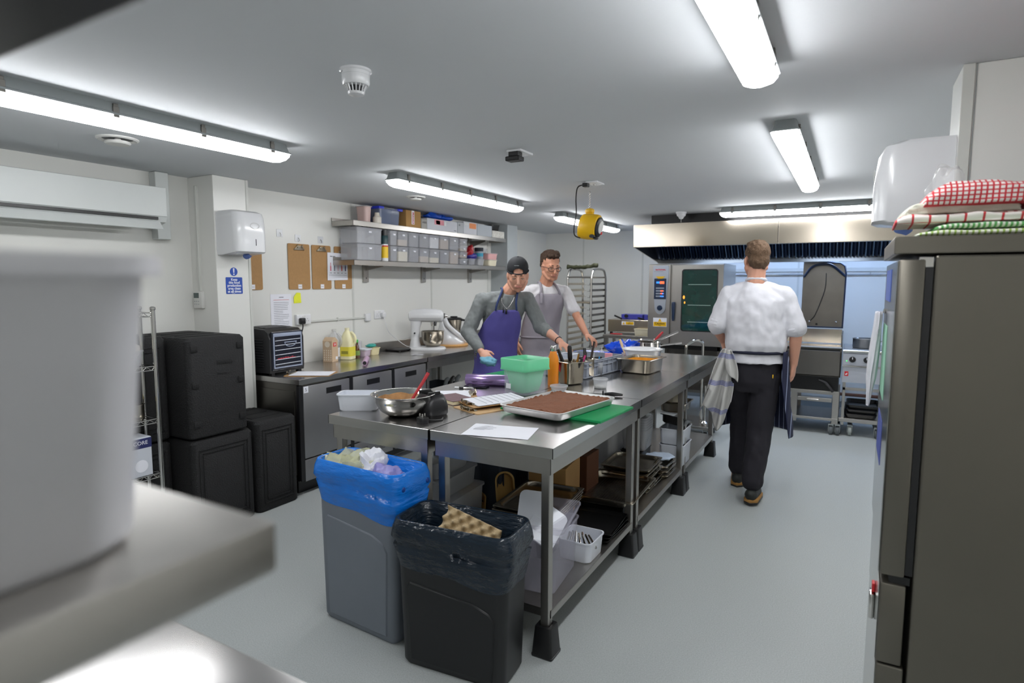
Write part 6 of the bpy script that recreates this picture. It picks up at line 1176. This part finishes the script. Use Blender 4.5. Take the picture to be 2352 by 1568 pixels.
# ------------------------------------------------------------------ people
def fmat(c, r3, f3, u3, s=1):
    M = Matrix((r3, f3, u3)).transposed().to_4x4()*1; M = Matrix.Translation(V(c)) @ M @ Matrix.Diagonal((s, s, s, 1)); return M
def headframe(f, tilt=0):
    f = V(f).normalized(); r = f.cross(V((0, 0, 1))).normalized(); u = r.cross(f).normalized(); return r, f, u
def hell(b, M, c, r, rot=None, u=14, v=10):
    m2 = M @ Matrix.Translation(V(c)) @ (rot if rot is not None else Matrix.Identity(4)) @ Matrix.Diagonal((*r, 1)); bmesh.ops.create_uvsphere(b, u_segments=u, v_segments=v, radius=1, matrix=m2)
def hcap(b, M, p0, p1, r0, r1, s): cap(b, M @ V(p0), M @ V(p1), r0*s, r1*s)
def head(b, M, s, nb_):
    hell(b, M, (0, -.018, .045), (.074, .094, .082)); hell(b, M, (0, .02, -.01), (.066, .072, .085)); hell(b, M, (0, .025, -.055), (.055, .06, .06)); hell(b, M, (0, .045, -.088), (.036, .036, .026)); hell(b, M, (0, .066, -.098), (.018, .018, .014))
    hcap(b, M, (0, .088, .008), (0, .106, -.028), .0085, .0125, s); hell(b, M, (0, .106, -.034), (.017, .012, .009)); hcap(b, M, (-.036, .072, .022), (.036, .072, .022), .014, .014, s)
    for k in (-1, 1):
        hell(b, M, (k*.042, .052, -.022), (.022, .02, .018)); hell(b, M, (k*.031, .074, .003), (.015, .012, .010)); hell(b, M, (k*.074, -.004, -.008), (.010, .019, .031), Matrix.Rotation(R(12*k), 4, 'Z')); hcap(b, M, (k*.058, .0, -.05), (k*.03, .055, -.09), .022, .016, s)
    hcap(b, M, (-.018, .086, -.058), (.018, .086, -.058), .0095, .0095, s); hcap(b, M, (0, -.025, -.06), M.inverted() @ V(nb_), .056, .060, s)
def hand(b, w, d, n, side, curl=25, s=1.0, spread=4, thumb=1):
    # w wrist, d hand direction, n back-of-hand normal, side: direction of the thumb
    d = V(d).normalized(); n = (V(n)-d*V(n).dot(d)).normalized(); sd = d.cross(n).normalized(); sd = sd if sd.dot(V(side)) > 0 else -sd; w = V(w)
    eloft(b, [(w-d*.012*s, sd, n, .026*s, .02*s), (w+d*.02*s, sd, n, .032*s, .018*s), (w+d*.05*s, sd, n, .041*s, .016*s), (w+d*.082*s, sd, n, .042*s, .013*s), (w+d*.094*s, sd, n, .036*s, .009*s)], 14)
    for i, (off, L) in enumerate(((.031, .88), (.0105, 1.0), (-.0105, .93), (-.031, .74))):
        p = w+d*(.085-.006*(i == 3)-.003*(i == 0))*s+sd*off*s; ang = 0; dd = d+sd*off*spread
        for seg, (l, r0, r1) in enumerate(((.043, .0095, .0085), (.028, .0085, .0078), (.022, .0078, .0065))):
            ang += R(curl*(1+.15*i)*(.8 if seg == 0 else 1)); v = (dd.normalized()*math.cos(ang)-n*math.sin(ang)).normalized(); q = p+v*l*L*s; cap(b, p, q, r0*s, r1*s, 8); p = q
    p = w+d*.022*s+sd*.028*s; v = (d*.75+sd*.62-n*.25).normalized(); q = p+v*.045*s; cap(b, p, q, .0145*s, .011*s, 10); v = (d*.95+sd*.15-n*.35).normalized(); cap(b, q, q+v*.03*s, .0105*s, .0085*s, 8)
def foot(b, a, toe, r=.04): 
    a, toe = V(a), V(toe); cap(b, a+V((0, 0, -.01)), toe, .036, .026); cap(b, a, a+(a-toe).normalized()*.035+V((0, 0, -.03)), .034, .03)
def body_mesh(J, M, s, hands, torso, voxel=.0052):
    b = nb(); eloft(b, torso, 24); head(b, M, s, J['neck'])
    for k in 'LR':
        cap(b, J['sh'+k], J['el'+k], .050, .040, 14); e, w_ = V(J['el'+k]), V(J['wr'+k]); mid = e.lerp(w_, .3); cap(b, e, mid, .040, .041, 14); cap(b, mid, w_, .041, .026, 14)
        cap(b, J['hip'+k], J['kn'+k], .085, .055, 14); kn, an = V(J['kn'+k]), V(J['an'+k]); mid = kn.lerp(an, .3); cap(b, kn, mid, .054, .056, 14); cap(b, mid, an, .056, .038, 14); foot(b, an, J['toe'+k])
    for h in hands: hand(b, *h[0], **h[1])
    return remesh(b, voxel, 3, .5)
def person(label, base): return thing('person', label, 'person', base)
def kid(T, name, me, mat, smooth=2, **k):
    o = mk(name, me, mat, T, smooth, **k); o.location = -T.location; return o
def shoulders(b, J, r=.062):
    for k in 'LR': cap(b, V(J['neck'])+V((0, 0, -.03)), V(J['sh'+k])+V((0, 0, -.005)), r*.85, r, 14)
def sleeve(b, J, k, frac, r0=.066, r1=.055, r2=.046, cuff=True):
    s_, e, w_ = V(J['sh'+k]), V(J['el'+k]), V(J['wr'+k])
    if frac <= 1: q = s_.lerp(e, frac); secs = [(s_, r0), (s_.lerp(q, .5), (r0+r1)/2), (q, r1)]; d = (e-s_).normalized()
    else: q = e.lerp(w_, frac-1); secs = [(s_, r0), (s_.lerp(e, .5), (r0+r1)/2), (e, r1), (q, r2)]; 
    for (a, ra), (c, rc) in zip(secs, secs[1:]): cap(b, a, c, ra, rc, 14)
    return q
def facebits(T, M, s, brow, lipc=LIPS, down=True, stub=True, eyes=True):
    for k in (-1, 1):
        b = nb(); hcap(b, M, (k*.018, .0865, .0255), (k*.046, .073, .027), .0042, .003, s); kid(T, 'eyebrow', b, brow)
        if eyes:
            b = nb(); hell(b, M, (k*.031, .0795, -.0015), (.010, .007, .0028)); e = kid(T, 'eye', b, pm('eye_white', (222, 216, 210), .25)); b = nb(); hell(b, M, (k*.031, .0855, -.0025), (.0038, .0018, .0022)); kid(T, 'iris', b, pm('dark_iris', (40, 30, 26), .2))
            b = nb(); hcap(b, M, (k*.020, .0862, .0035), (k*.042, .0825, .0025), .0022, .0018, s); kid(T, 'eyelashes', b, pm('dark_lash', (46, 34, 28), .7))
    b = nb(); hcap(b, M, (-.016, .0915, -.0555), (.016, .0915, -.0555), .0038, .0038, s); hcap(b, M, (-.013, .0912, -.0612), (.013, .0912, -.0612), .0040, .0040, s); kid(T, 'lips', b, lipc)
def hairmesh(T, M, parts, mat, disp=.008, voxel=.006, name='hair', ds=.02):
    b = nb()
    for c, r in parts: hell(b, M, c, r)
    me = remesh(b, voxel, 2, .5, disp, ds); return kid(T, name, me, mat)
def toon(sections, k, ang, extra):   # a point on the torso hull: section parameter k, angle from the front, offset
    i = min(int(k), len(sections)-2); f = k-i; A, B = sections[i], sections[i+1]
    c = V(A[0]).lerp(V(B[0]), f); s_ = V(A[1]).lerp(V(B[1]), f); fr = V(A[2]).lerp(V(B[2]), f); a = A[3]*(1-f)+B[3]*f+extra; d = A[4]*(1-f)+B[4]*f+extra
    return c+s_.normalized()*(a*math.sin(ang))+fr.normalized()*(d*math.cos(ang))
def wrap(sections, k0, k1, a0, a1, extra, n=24, m_=30, pw=1.0, amp=.004, seed=0, th=.003):
    b = nb(); g = []
    for j in range(m_+1):
        v = j/m_; k = k0+(k1-k0)*v; h0, h1 = a0(v), a1(v); row = []
        for i in range(n+1):
            u = i/n; an = h0+(h1-h0)*u; e = extra+amp*(1+noise.noise(V((an*2.5, k*1.5, seed)))+.5*noise.noise(V((an*7, k*1.2, seed+2)))); row.append(b.verts.new(toon(sections, k, an, e)))
        g.append(row)
    for j in range(m_):
        for i in range(n): b.faces.new((g[j][i], g[j][i+1], g[j+1][i+1], g[j+1][i]))
    b.normal_update(); bmesh.ops.solidify(b, geom=b.faces[:], thickness=th); return b
def lerp3(c, dz): return (c[0], c[1], dz)
Z3 = V((0, 0, 1))
def fabric(n, c, bump=.35, sc=10): return pm(n, c, .85, 0, .07, 20, bump, sc)
# --- man 1: cap, grey top, purple-navy apron
f = V((.62, -.785, 0)); L = V((.785, .62, 0))
J = dict(neck=(-2.555, 4.465, 1.475), shL=(-2.445, 4.59, 1.415), shR=(-2.755, 4.345, 1.405), elL=(-2.315, 4.60, 1.175), wrL=(-2.06, 4.455, 1.068), elR=(-2.835, 4.25, 1.135), wrR=(-2.635, 4.15, .985),
         hipL=(-2.66, 4.60, .93), hipR=(-2.80, 4.48, .93), knL=(-2.66, 4.60, .50), knR=(-2.80, 4.47, .50), anL=(-2.70, 4.63, .09), anR=(-2.84, 4.50, .09), toeL=(-2.60, 4.50, .035), toeR=(-2.74, 4.37, .035))
TS = [((-2.735, 4.54, .84), L, f, .165, .125), ((-2.73, 4.535, .95), L, f, .165, .125), ((-2.705, 4.52, 1.06), L, f, .16, .12), ((-2.66, 4.50, 1.18), L, f, .165, .12), ((-2.62, 4.485, 1.30), L, f, .18, .12), ((-2.60, 4.47, 1.39), L, f, .18, .105), ((-2.57, 4.467, 1.45), L, f, .10, .08), ((-2.56, 4.465, 1.48), L, f, .06, .06)]
T = person('man in a backwards black cap, grey long-sleeved top and purple-navy apron, leaning over the island', (-2.75, 4.53, 0))
hr, hf, hu = headframe((.50, -.80, -.34)); s = 1.12; M = fmat((-2.455, 4.435, 1.615), hr, hf, hu, s)
skin_t = [(c, a, d_, w_-.02, q-.02) for c, a, d_, w_, q in TS]
kid(T, 'body', body_mesh(J, M, s, [((J['wrR'], (.78, -.35, -.42), (.2, -.75, .55), (.3, -.2, 1)), dict(curl=38)), ((J['wrL'], (.83, -.3, -.42), (.35, -.1, .9), (-.3, -1, .1)), dict(curl=22))], skin_t), SKIN)
b = nb(); eloft(b, TS[:-1], 24); shoulders(b, J, .06); sleeve(b, J, 'L', 1.33, .064, .062, .052); sleeve(b, J, 'R', 1.80, .066, .064, .046)
GTOP = fabric('faded_grey_jersey', (118, 122, 122), .4, 14); kid(T, 'long_sleeved_top', remesh(b, .0075, 3, .5, .008, .05), GTOP)
b = nb(); eloft(b, [((-2.735, 4.54, .99), L, f, .170, .13), ((-2.735, 4.54, .85), L, f, .18, .14), ((-2.735, 4.54, .80), L, f, .17, .13)], 20)
for k in 'LR': cap(b, J['hip'+k], J['kn'+k], .10, .085); cap(b, J['kn'+k], V(J['an'+k])+V((0, 0, .04)), .085, .075)
CHK = stripes('black_white_check', (206, 200, 184), (40, 40, 44), 0, 70, .5, axis2=2, freq2=70); kid(T, 'checked_trousers', remesh(b, .009, 2, .5, .004, .1), CHK)
SK = [((-2.735, 4.54, .45), L, f, .21, .17), ((-2.735, 4.54, .70), L, f, .20, .165)]+TS[:-1]
APM = fabric('purple_navy_cotton', (92, 86, 162), .3, 14)
kid(T, 'apron', wrap(SK, 0, 6.25, lambda v: -(1.75 if v < .62 else 1.75-(v-.62)/.38*1.28), lambda v: (1.75 if v < .62 else 1.75-(v-.62)/.38*1.28), .018, amp=.006, seed=3), APM)
b = nb()
for k in (-1, 1):
    p0 = toon(SK, 6.22, .45*k, .026); p1 = toon(SK, 6.95, .40*k, .024); p2 = V(J['neck'])+L*(.066*k)+f*.045+V((0, 0, .012)); p3 = V(J['neck'])+L*(.062*k)-f*.05+V((0, 0, .03)); tube(b, bez([p0, p1, p2, p3]), .009, 6)
kid(T, 'apron_straps', b, pm('navy_strap', (44, 60, 104), .8))
b = nb(); 
for k in (-1, 1): tube(b, bez([V(J['neck'])+L*(.055*k)+f*.04, toon(SK, 7.1, .25*k, .016), toon(SK, 6.35, .02, .024)]), .0022, 5)
ell(b, toon(SK, 6.33, 0, .03), (.006, .006, .012)); kid(T, 'necklace', b, CHROME)
b = nb(); q = toon(SK, 6.0, -.12, .035); tube(b, [q, q+V((0, 0, .05))], .005, 6); tube(b, [q+V((.02, .015, -.01)), q+V((.02, .015, .035))], .008, 6); kid(T, 'pocket_pens', b, BLK)
b = nb(); w_ = V(J['wrL']); e = V(J['elL']); s1, t1 = frame_of(w_-e); tube(b, [w_+(e-w_)*.12+s1*(.031*math.cos(a))+t1*(.031*math.sin(a)) for a in [i*math.pi/8 for i in range(16)]], .004, 6, closed=True); kid(T, 'wristband', b, BLK)
facebits(T, M, s, HAIRB); hairmesh(T, M, [((0, -.035, .01), (.078, .075, .07))], HAIRB, .003)
STB = pm('beard_shadow', (150, 110, 92), .8, 0, .12, 120, alpha=.2); b = nb(); hell(b, M, (0, .026, -.058), (.0575, .063, .056)); hell(b, M, (0, .047, -.090), (.038, .038, .028)); kid(T, 'beard', remesh(b, .006, 2), STB)
b = nb(); hell(b, M, (0, -.020, .056), (.081, .103, .082), u=24, v=16); me = remesh(b, .005, 2)
bm2 = nb(); bm2.from_mesh(me); Mi = M.inverted()
dl = [q for q in bm2.verts if (lambda p: p.z < .034-.10*min(0, p.y)*0 and p.y > -.02 or p.z < .0 or ((p.x/.036)**2+((p.z-.052)/.023)**2 < 1 and p.y > .03))(Mi @ q.co)]
bmesh.ops.delete(bm2, geom=dl, context='VERTS'); bm2.normal_update(); bmesh.ops.solidify(bm2, geom=bm2.faces[:], thickness=.003); kid(T, 'cap', bm2, fabric('black_cap_cotton', (26, 28, 32), .2, 30))
b = nb(); hcap(b, M, (-.06, .062, .034), (.06, .062, .034), .004, .004, s); tube(b, [M @ V((.081*math.cos(a), -.018+.1*math.sin(a), .035)) for a in [math.pi*i/14 for i in range(15)]], .0058, 6); kid(T, 'cap_strap', b, MC['black_cap_cotton']); b = nb(); hell(b, M, (0, -.02, .139), (.006, .006, .004)); kid(T, 'cap_button', b, BLK)
b = nb(); rings(b, [[M @ V((x, y, z)) for x, z, y in ((-.045, .03, -.10), (.045, .03, -.10), (.03, .0, -.16), (-.03, .0, -.16))], [M @ V((x, y, z+.004)) for x, z, y in ((-.045, .03, -.10), (.045, .03, -.10), (.03, .0, -.16), (-.03, .0, -.16))]]); kid(T, 'cap_peak', b, MC['black_cap_cotton'])
b = nb(); [hcap(b, M, (-.002+k*.009, .0765-.0, .1), (.003+k*.009, .0765, .1), .0015, .0015, s) for k in range(4)]; kid(T, 'cap_lettering', b, GREYPL)
for k in 'LR': b = nb(); a_, to = V(J['an'+k]), V(J['toe'+k]); cap(b, a_+(a_-to).normalized()*.03+V((0, 0, -.045)), to+V((0, 0, .008)), .043, .04); me = remesh(b, .008, 2); kid(T, 'shoe', me, BLK)
t = thing('blue_cloth', 'pale blue microfibre cloth held in the hand of the man in the cap', 'cloth', (-2.53, 4.10, .92)); b = nb(); ell(b, (0, 0, 0), (.075, .05, .035), u=28, v=18)
for q in b.verts: q.co *= 1+.5*noise.noise(q.co*24)+.3*noise.noise(q.co*60)
mk('cloth', b, pm('aqua_cloth', (112, 168, 190), .85, 0, .1, 30, .4, 60), t, 2)
# --- man 2: glasses, white T-shirt, grey apron
f = V((.78, -.625, 0)); L = V((.625, .78, 0))
J = dict(neck=(-2.625, 5.315, 1.545), shL=(-2.50, 5.475, 1.465), shR=(-2.765, 5.175, 1.465), elL=(-2.335, 5.43, 1.215), wrL=(-2.165, 5.26, 1.065), elR=(-2.90, 5.12, 1.2), wrR=(-2.87, 5.17, .97),
         hipL=(-2.68, 5.46, .95), hipR=(-2.80, 5.33, .95), knL=(-2.68, 5.46, .5), knR=(-2.80, 5.33, .5), anL=(-2.70, 5.48, .09), anR=(-2.82, 5.34, .09), toeL=(-2.58, 5.38, .035), toeR=(-2.70, 5.24, .035))
TS = [((-2.735, 5.39, .86), L, f, .175, .14), ((-2.73, 5.39, .98), L, f, .175, .15), ((-2.715, 5.38, 1.10), L, f, .175, .145), ((-2.69, 5.365, 1.23), L, f, .18, .135), ((-2.66, 5.345, 1.36), L, f, .19, .13), ((-2.645, 5.33, 1.45), L, f, .185, .11), ((-2.635, 5.32, 1.51), L, f, .11, .085), ((-2.63, 5.315, 1.54), L, f, .068, .066)]
T = person('man with short dark hair, glasses, white T-shirt and grey apron reaching across the island', (-2.75, 5.40, 0))
hr, hf, hu = headframe((.74, -.63, -.22)); s = 1.13; M = fmat((-2.55, 5.265, 1.705), hr, hf, hu, s)
skin_t = [(c, a, d_, w_-.02, q-.02) for c, a, d_, w_, q in TS]
kid(T, 'body', body_mesh(J, M, s, [((J['wrL'], (.80, -.30, -.40), (.4, .0, .9), (-.3, -1, 0)), dict(curl=18, spread=9)), ((J['wrR'], (.1, .0, -1), (-.5, -.8, 0), (.6, -.5, 0)), dict(curl=20))], skin_t), SKIN2)
b = nb(); eloft(b, TS[:-1], 24); shoulders(b, J, .060); sleeve(b, J, 'L', .70, .064, .066); sleeve(b, J, 'R', .70, .064, .066)
kid(T, 't_shirt', remesh(b, .0075, 3, .5, .010, .07), fabric('white_jersey', (220, 218, 220), .8, 10))
b = nb(); eloft(b, [((-2.735, 5.39, 1.0), L, f, .172, .14), ((-2.735, 5.39, .84), L, f, .18, .14), ((-2.735, 5.39, .80), L, f, .17, .13)], 20)
for k in 'LR': cap(b, J['hip'+k], J['kn'+k], .10, .08); cap(b, J['kn'+k], V(J['an'+k])+V((0, 0, .04)), .08, .07)
kid(T, 'trousers', remesh(b, .01, 2, .5, .005, .1), fabric('dark_trouser', (34, 34, 40)))
SK = [((-2.735, 5.39, .45), L, f, .21, .19), ((-2.735, 5.39, .70), L, f, .205, .18)]+TS[:-1]; GAP = fabric('grey_cotton_apron', (156, 150, 158), .3, 14)
kid(T, 'apron', wrap(SK, 0, 6.95, lambda v: -(1.9 if v < .55 else 1.9-(v-.55)/.45*1.25), lambda v: (1.9 if v < .55 else 1.9-(v-.55)/.45*1.25), .016, amp=.006, seed=8), GAP)
b = nb()
for k in (-1, 1):
    p0 = toon(SK, 6.9, .55*k, .024); p1 = toon(SK, 7.5, .55*k, .03); p2 = V(J['neck'])+L*(.075*k)+f*.03; p3 = V(J['neck'])+L*(.06*k)-f*.06+V((0, 0, .01)); tube(b, bez([p0, p1, p2, p3]), .012, 6)
kid(T, 'apron_straps', b, GAP); b = nb(); q = toon(SK, 6.5, -.45, .035); box(b, q.x-.014, q.x+.014, q.y-.006, q.y+.006, q.z-.05, q.z+.05, .003); kid(T, 'buckle_tab', b, GAP)
b = nb(); tube(b, [toon(SK, 3.3, a, .026) for a in [(-1.9+i*.19) for i in range(21)]], .008, 6); kid(T, 'apron_tie', b, GAP)
facebits(T, M, s, HAIRB); b = nb(); hell(b, M, (0, .024, -.064), (.0565, .063, .048)); hell(b, M, (0, .047, -.090), (.038, .038, .028)); hcap(b, M, (-.02, .094, -.047), (.02, .094, -.047), .006, .006, s); kid(T, 'beard', remesh(b, .006, 2), STB)
hairmesh(T, M, [((0, -.035, .062), (.080, .098, .078)), ((0, .02, .105), (.062, .062, .040)), ((0, -.06, .01), (.072, .06, .06)), ((.03, .065, .108), (.03, .03, .018)), ((.0, .07, .105), (.03, .03, .016)), ((-.04, -.0, .11), (.03, .04, .03))], HAIRB, .010)
b = nb()
for k in (-1, 1):
    tube(b, [M @ V((k*.033+.025*math.cos(a)*(1), .097-.012*abs(math.cos(a))*(k*math.cos(a) > 0), -.004+.0185*math.sin(a))) for a in [i*math.pi/9 for i in range(18)]], .0026, 6, closed=True); tube(b, [M @ V(p) for p in ((k*.057, .086, .004), (k*.074, .04, .006), (k*.083, -.005, .002), (k*.082, -.02, -.01))], .0026, 6)
tube(b, [M @ V((-.009, .1, .0)), M @ V((0, .104, .004)), M @ V((.009, .1, .0))], .0024, 6); kid(T, 'glasses', b, pm('dark_spectacle_frame', (34, 38, 46), .25))
for k in 'LR': b = nb(); a_, to = V(J['an'+k]), V(J['toe'+k]); cap(b, a_+(a_-to).normalized()*.03+V((0, 0, -.045)), to+V((0, 0, .008)), .043, .04); me = remesh(b, .008, 2); kid(T, 'shoe', me, BLK)
# --- man 3: back view, white shirt
f = V((-.08, .997, 0)); L = V((-.997, -.08, 0))
J = dict(neck=(-.600, 4.57, 1.565), shL=(-.775, 4.57, 1.475), shR=(-.410, 4.60, 1.47), elL=(-.845, 4.52, 1.235), wrL=(-.825, 4.66, 1.125), elR=(-.325, 4.57, 1.225), wrR=(-.335, 4.62, .985),
         hipL=(-.675, 4.60, .94), hipR=(-.51, 4.58, .94), knL=(-.675, 4.75, .52), knR=(-.535, 4.56, .50), anL=(-.705, 4.80, .10), anR=(-.548, 4.42, .115), toeL=(-.725, 4.96, .035), toeR=(-.545, 4.57, .03))
TS = [((-.59, 4.585, .86), L, f, .165, .135), ((-.59, 4.585, 1.0), L, f, .165, .125), ((-.59, 4.58, 1.09), L, f, .165, .12), ((-.59, 4.58, 1.2), L, f, .18, .12), ((-.595, 4.575, 1.33), L, f, .195, .125), ((-.595, 4.575, 1.43), L, f, .19, .11), ((-.60, 4.57, 1.50), L, f, .13, .085), ((-.60, 4.57, 1.56), L, f, .065, .062)]
T = person('man seen from behind in white shirt, dark trousers and pinstripe apron, walking to the ovens', (-.62, 4.6, 0))
hr, hf, hu = headframe((-.42, .90, -.02)); s = 1.04; M = fmat((-.605, 4.595, 1.715), hr, hf, hu, s)
skin_t = [(c, a, d_, w_-.02, q-.02) for c, a, d_, w_, q in TS]
kid(T, 'body', body_mesh(J, M, s, [((J['wrL'], (.10, .35, -.92), (-.9, -.3, -.1), (.2, 1, 0)), dict(curl=22)), ((J['wrR'], (-.05, .1, -1), (.95, -.2, 0), (0, 1, 0)), dict(curl=20))], skin_t), SKIN)
WSH = fabric('white_cotton_shirt', (206, 206, 212), .45, 9)
b = nb(); eloft(b, [((-.585, 4.575, 1.055), L, f, .175, .135), ((-.585, 4.57, 1.075), L, f, .20, .15), ((-.585, 4.57, 1.12), L, f, .212, .162), ((-.59, 4.57, 1.22), L, f, .208, .155), ((-.595, 4.57, 1.34), L, f, .21, .15), ((-.595, 4.57, 1.43), L, f, .205, .13), ((-.60, 4.57, 1.50), L, f, .14, .10), ((-.60, 4.575, 1.555), L, f, .075, .075)], 26); shoulders(b, J, .064)
sleeve(b, J, 'L', .93, .066, .072); sleeve(b, J, 'R', .93, .066, .072); sh = kid(T, 'shirt', remesh(b, .0075, 4, .5, .011, .085), WSH)
for k in 'LR':
    b = nb(); e, s0 = V(J['el'+k]), V(J['sh'+k]); d = (e-s0).normalized(); s1, t1 = frame_of(d)
    for q, rr_ in ((.0, .068), (.02, .070)): tube(b, [e-d*(.035-q*1.2)+s1*(rr_*math.cos(a))*.82+t1*(rr_*math.sin(a))*.82 for a in [i*math.pi/10 for i in range(20)]], .014, 8, closed=True)
    me = remesh(b, .006, 2, .5, .005, .04); kid(T, 'rolled_cuff', me, WSH)
b = nb(); tube(b, [V((-.60, 4.58, 1.575))+L*(.062*math.cos(a))+f*(.06*math.sin(a))+V((0, 0, -.012*math.sin(a))) for a in [i*math.pi/10 for i in range(20)]], .013, 8, closed=True); kid(T, 'collar', remesh(b, .005, 2), WSH)
b = nb(); eloft(b, [((-.585, 4.575, 1.075), L, f, .185, .14), ((-.585, 4.575, 1.03), L, f, .19, .152), ((-.585, 4.575, .995), L, f, .198, .16), ((-.585, 4.575, .992), L, f, .18, .14)], 26); kid(T, 'shirt_tail', remesh(b, .006, 2, .5, .008, .08), WSH)
b = nb(); eloft(b, [((-.59, 4.585, 1.03), L, f, .17, .13), ((-.59, 4.585, .95), L, f, .18, .15), ((-.59, 4.59, .86), L, f, .182, .15), ((-.59, 4.59, .78), L, f, .16, .12)], 22)
for k in 'LR': cap(b, V(J['hip'+k])+V((0, 0, -.05)), J['kn'+k], .105, .086, 16); cap(b, J['kn'+k], V(J['an'+k])+V((0, 0, .05)), .086, .074, 16)
kid(T, 'trousers', remesh(b, .008, 3, .5, .009, .09), fabric('black_navy_trouser', (30, 28, 36), .4, 9)); kid(T, 'pocket_tag', bx(-.452, -.446, 4.452, 4.456, .90, .925), YEL)
SKT = TS; b = nb(); tube(b, [toon([((-.585, 4.572, 1.07), L, f, .185, .147), ((-.585, 4.572, 1.1), L, f, .185, .147)], 0, a, .004) for a in [i*math.pi/15 for i in range(30)]], .011, 8, closed=True); kid(T, 'apron_tie', b, fabric('navy_tie', (22, 26, 48)))
AP3 = stripes('navy_pinstripe', (26, 32, 62), (150, 160, 190), 0, 30, .12); SK3 = [((-.575, 4.64, .47), L, f, .23, .24), ((-.58, 4.62, .7), L, f, .215, .20), ((-.585, 4.59, .95), L, f, .195, .16), ((-.585, 4.575, 1.08), L, f, .19, .15)]
kid(T, 'apron', wrap(SK3, 0, 3, lambda v: -(2.05+.15*math.sin(v*3)), lambda v: 1.25, .018, amp=.010, seed=5, n=34), AP3)
hairmesh(T, M, [((0, -.024, .056), (.079, .098, .082)), ((0, -.055, .0), (.070, .062, .07)), ((0, .03, .105), (.06, .05, .034)), ((0, .055, .1), (.045, .03, .02))], HAIRL, .006); facebits(T, M, s, HAIRL, eyes=True)
b = nb(); hell(b, M, (0, .022, -.055), (.0595, .064, .058)); hell(b, M, (0, .047, -.090), (.038, .038, .028)); kid(T, 'beard', remesh(b, .006, 2), pm('brown_beard', (120, 84, 60), .85, 0, .2, 100, alpha=.75))
for k in 'LR':
    a_, to = V(J['an'+k]), V(J['toe'+k]); d = (to-a_); d.z = 0; d.normalize(); tilt = V((0, 0, 0)); b = nb(); h0 = a_-d*.045; cap(b, V((h0.x, h0.y, .062 if k == 'L' else .078)), V((to.x, to.y, .05)), .043, .045); kid(T, 'shoe', remesh(b, .006, 2), pm('dark_clog', (36, 38, 36), .6))
    s1 = V((-d.y, d.x, 0)); b = nb(); z0 = .012 if k == 'L' else .03; P = [h0-d*.035, h0+s1*.045, to+s1*.05+d*.02, to+d*.06, to-s1*.05+d*.02, h0-s1*.045]; rings(b, [[V((p.x, p.y, z+(z0-.012)*(1-(p-h0).length/.25 if (p-h0).length < .25 else 0))) for p in P] for z in (.0125, .036)]); kid(T, 'cork_sole', b, pm('cork', (180, 132, 70), .8, 0, .15, 60)); b = nb(); rings(b, [[V((p.x, p.y, z+(z0-.012)*(1-(p-h0).length/.25 if (p-h0).length < .25 else 0))) for p in P] for z in (.0, .012)]); kid(T, 'rubber_outsole', b, BLK)
# tea towel tucked at his left hip
TT = stripes('blue_stripe_teatowel', (196, 195, 192), (70, 86, 168), 2, 4.9, .17, pairs=True); t = thing('tea_towel', 'white tea towel with blue stripes hanging from the hip of the man in white', 'towel', (-.79, 4.49, 0)); b = nb(); g = []
for j in range(41):
    v = j/40; row = []
    for i in range(31):
        u = i/30-.5; W = .045+.13*v**.6; x = u*W*2*.68-.03*v; z = 1.085-.50*v-(.10*math.cos(u*7.5-.8))*v**2+(.06*u)*v; y = .032*math.sin(u*15+v*3)*(.35+v)+.015*math.sin(u*33+v*6)*v; row.append(b.verts.new((x-.01*v+.03*(1-v), y-.03*v, z)))
    g.append(row)
for j in range(40):
    for i in range(30): b.faces.new((g[j][i], g[j][i+1], g[j+1][i+1], g[j+1][i]))
b.normal_update(); bmesh.ops.solidify(b, geom=b.faces[:], thickness=.003); mk('cloth', b, TT, t, 2)
b = nb(); g = []
for j in range(21):
    v = j/20; row = []
    for i in range(15):
        u = i/14-.5; W = .03+.06*math.sin(v*2.4); row.append(b.verts.new((.055+u*W+.03*v, -.065+.012*math.sin(u*9), 1.085-.20*v-.05*u*v)))
    g.append(row)
for j in range(20):
    for i in range(14): b.faces.new((g[j][i], g[j][i+1], g[j+1][i+1], g[j+1][i]))
b.normal_update(); bmesh.ops.solidify(b, geom=b.faces[:], thickness=.003); mk('tucked_corner', b, TT, t, 2)
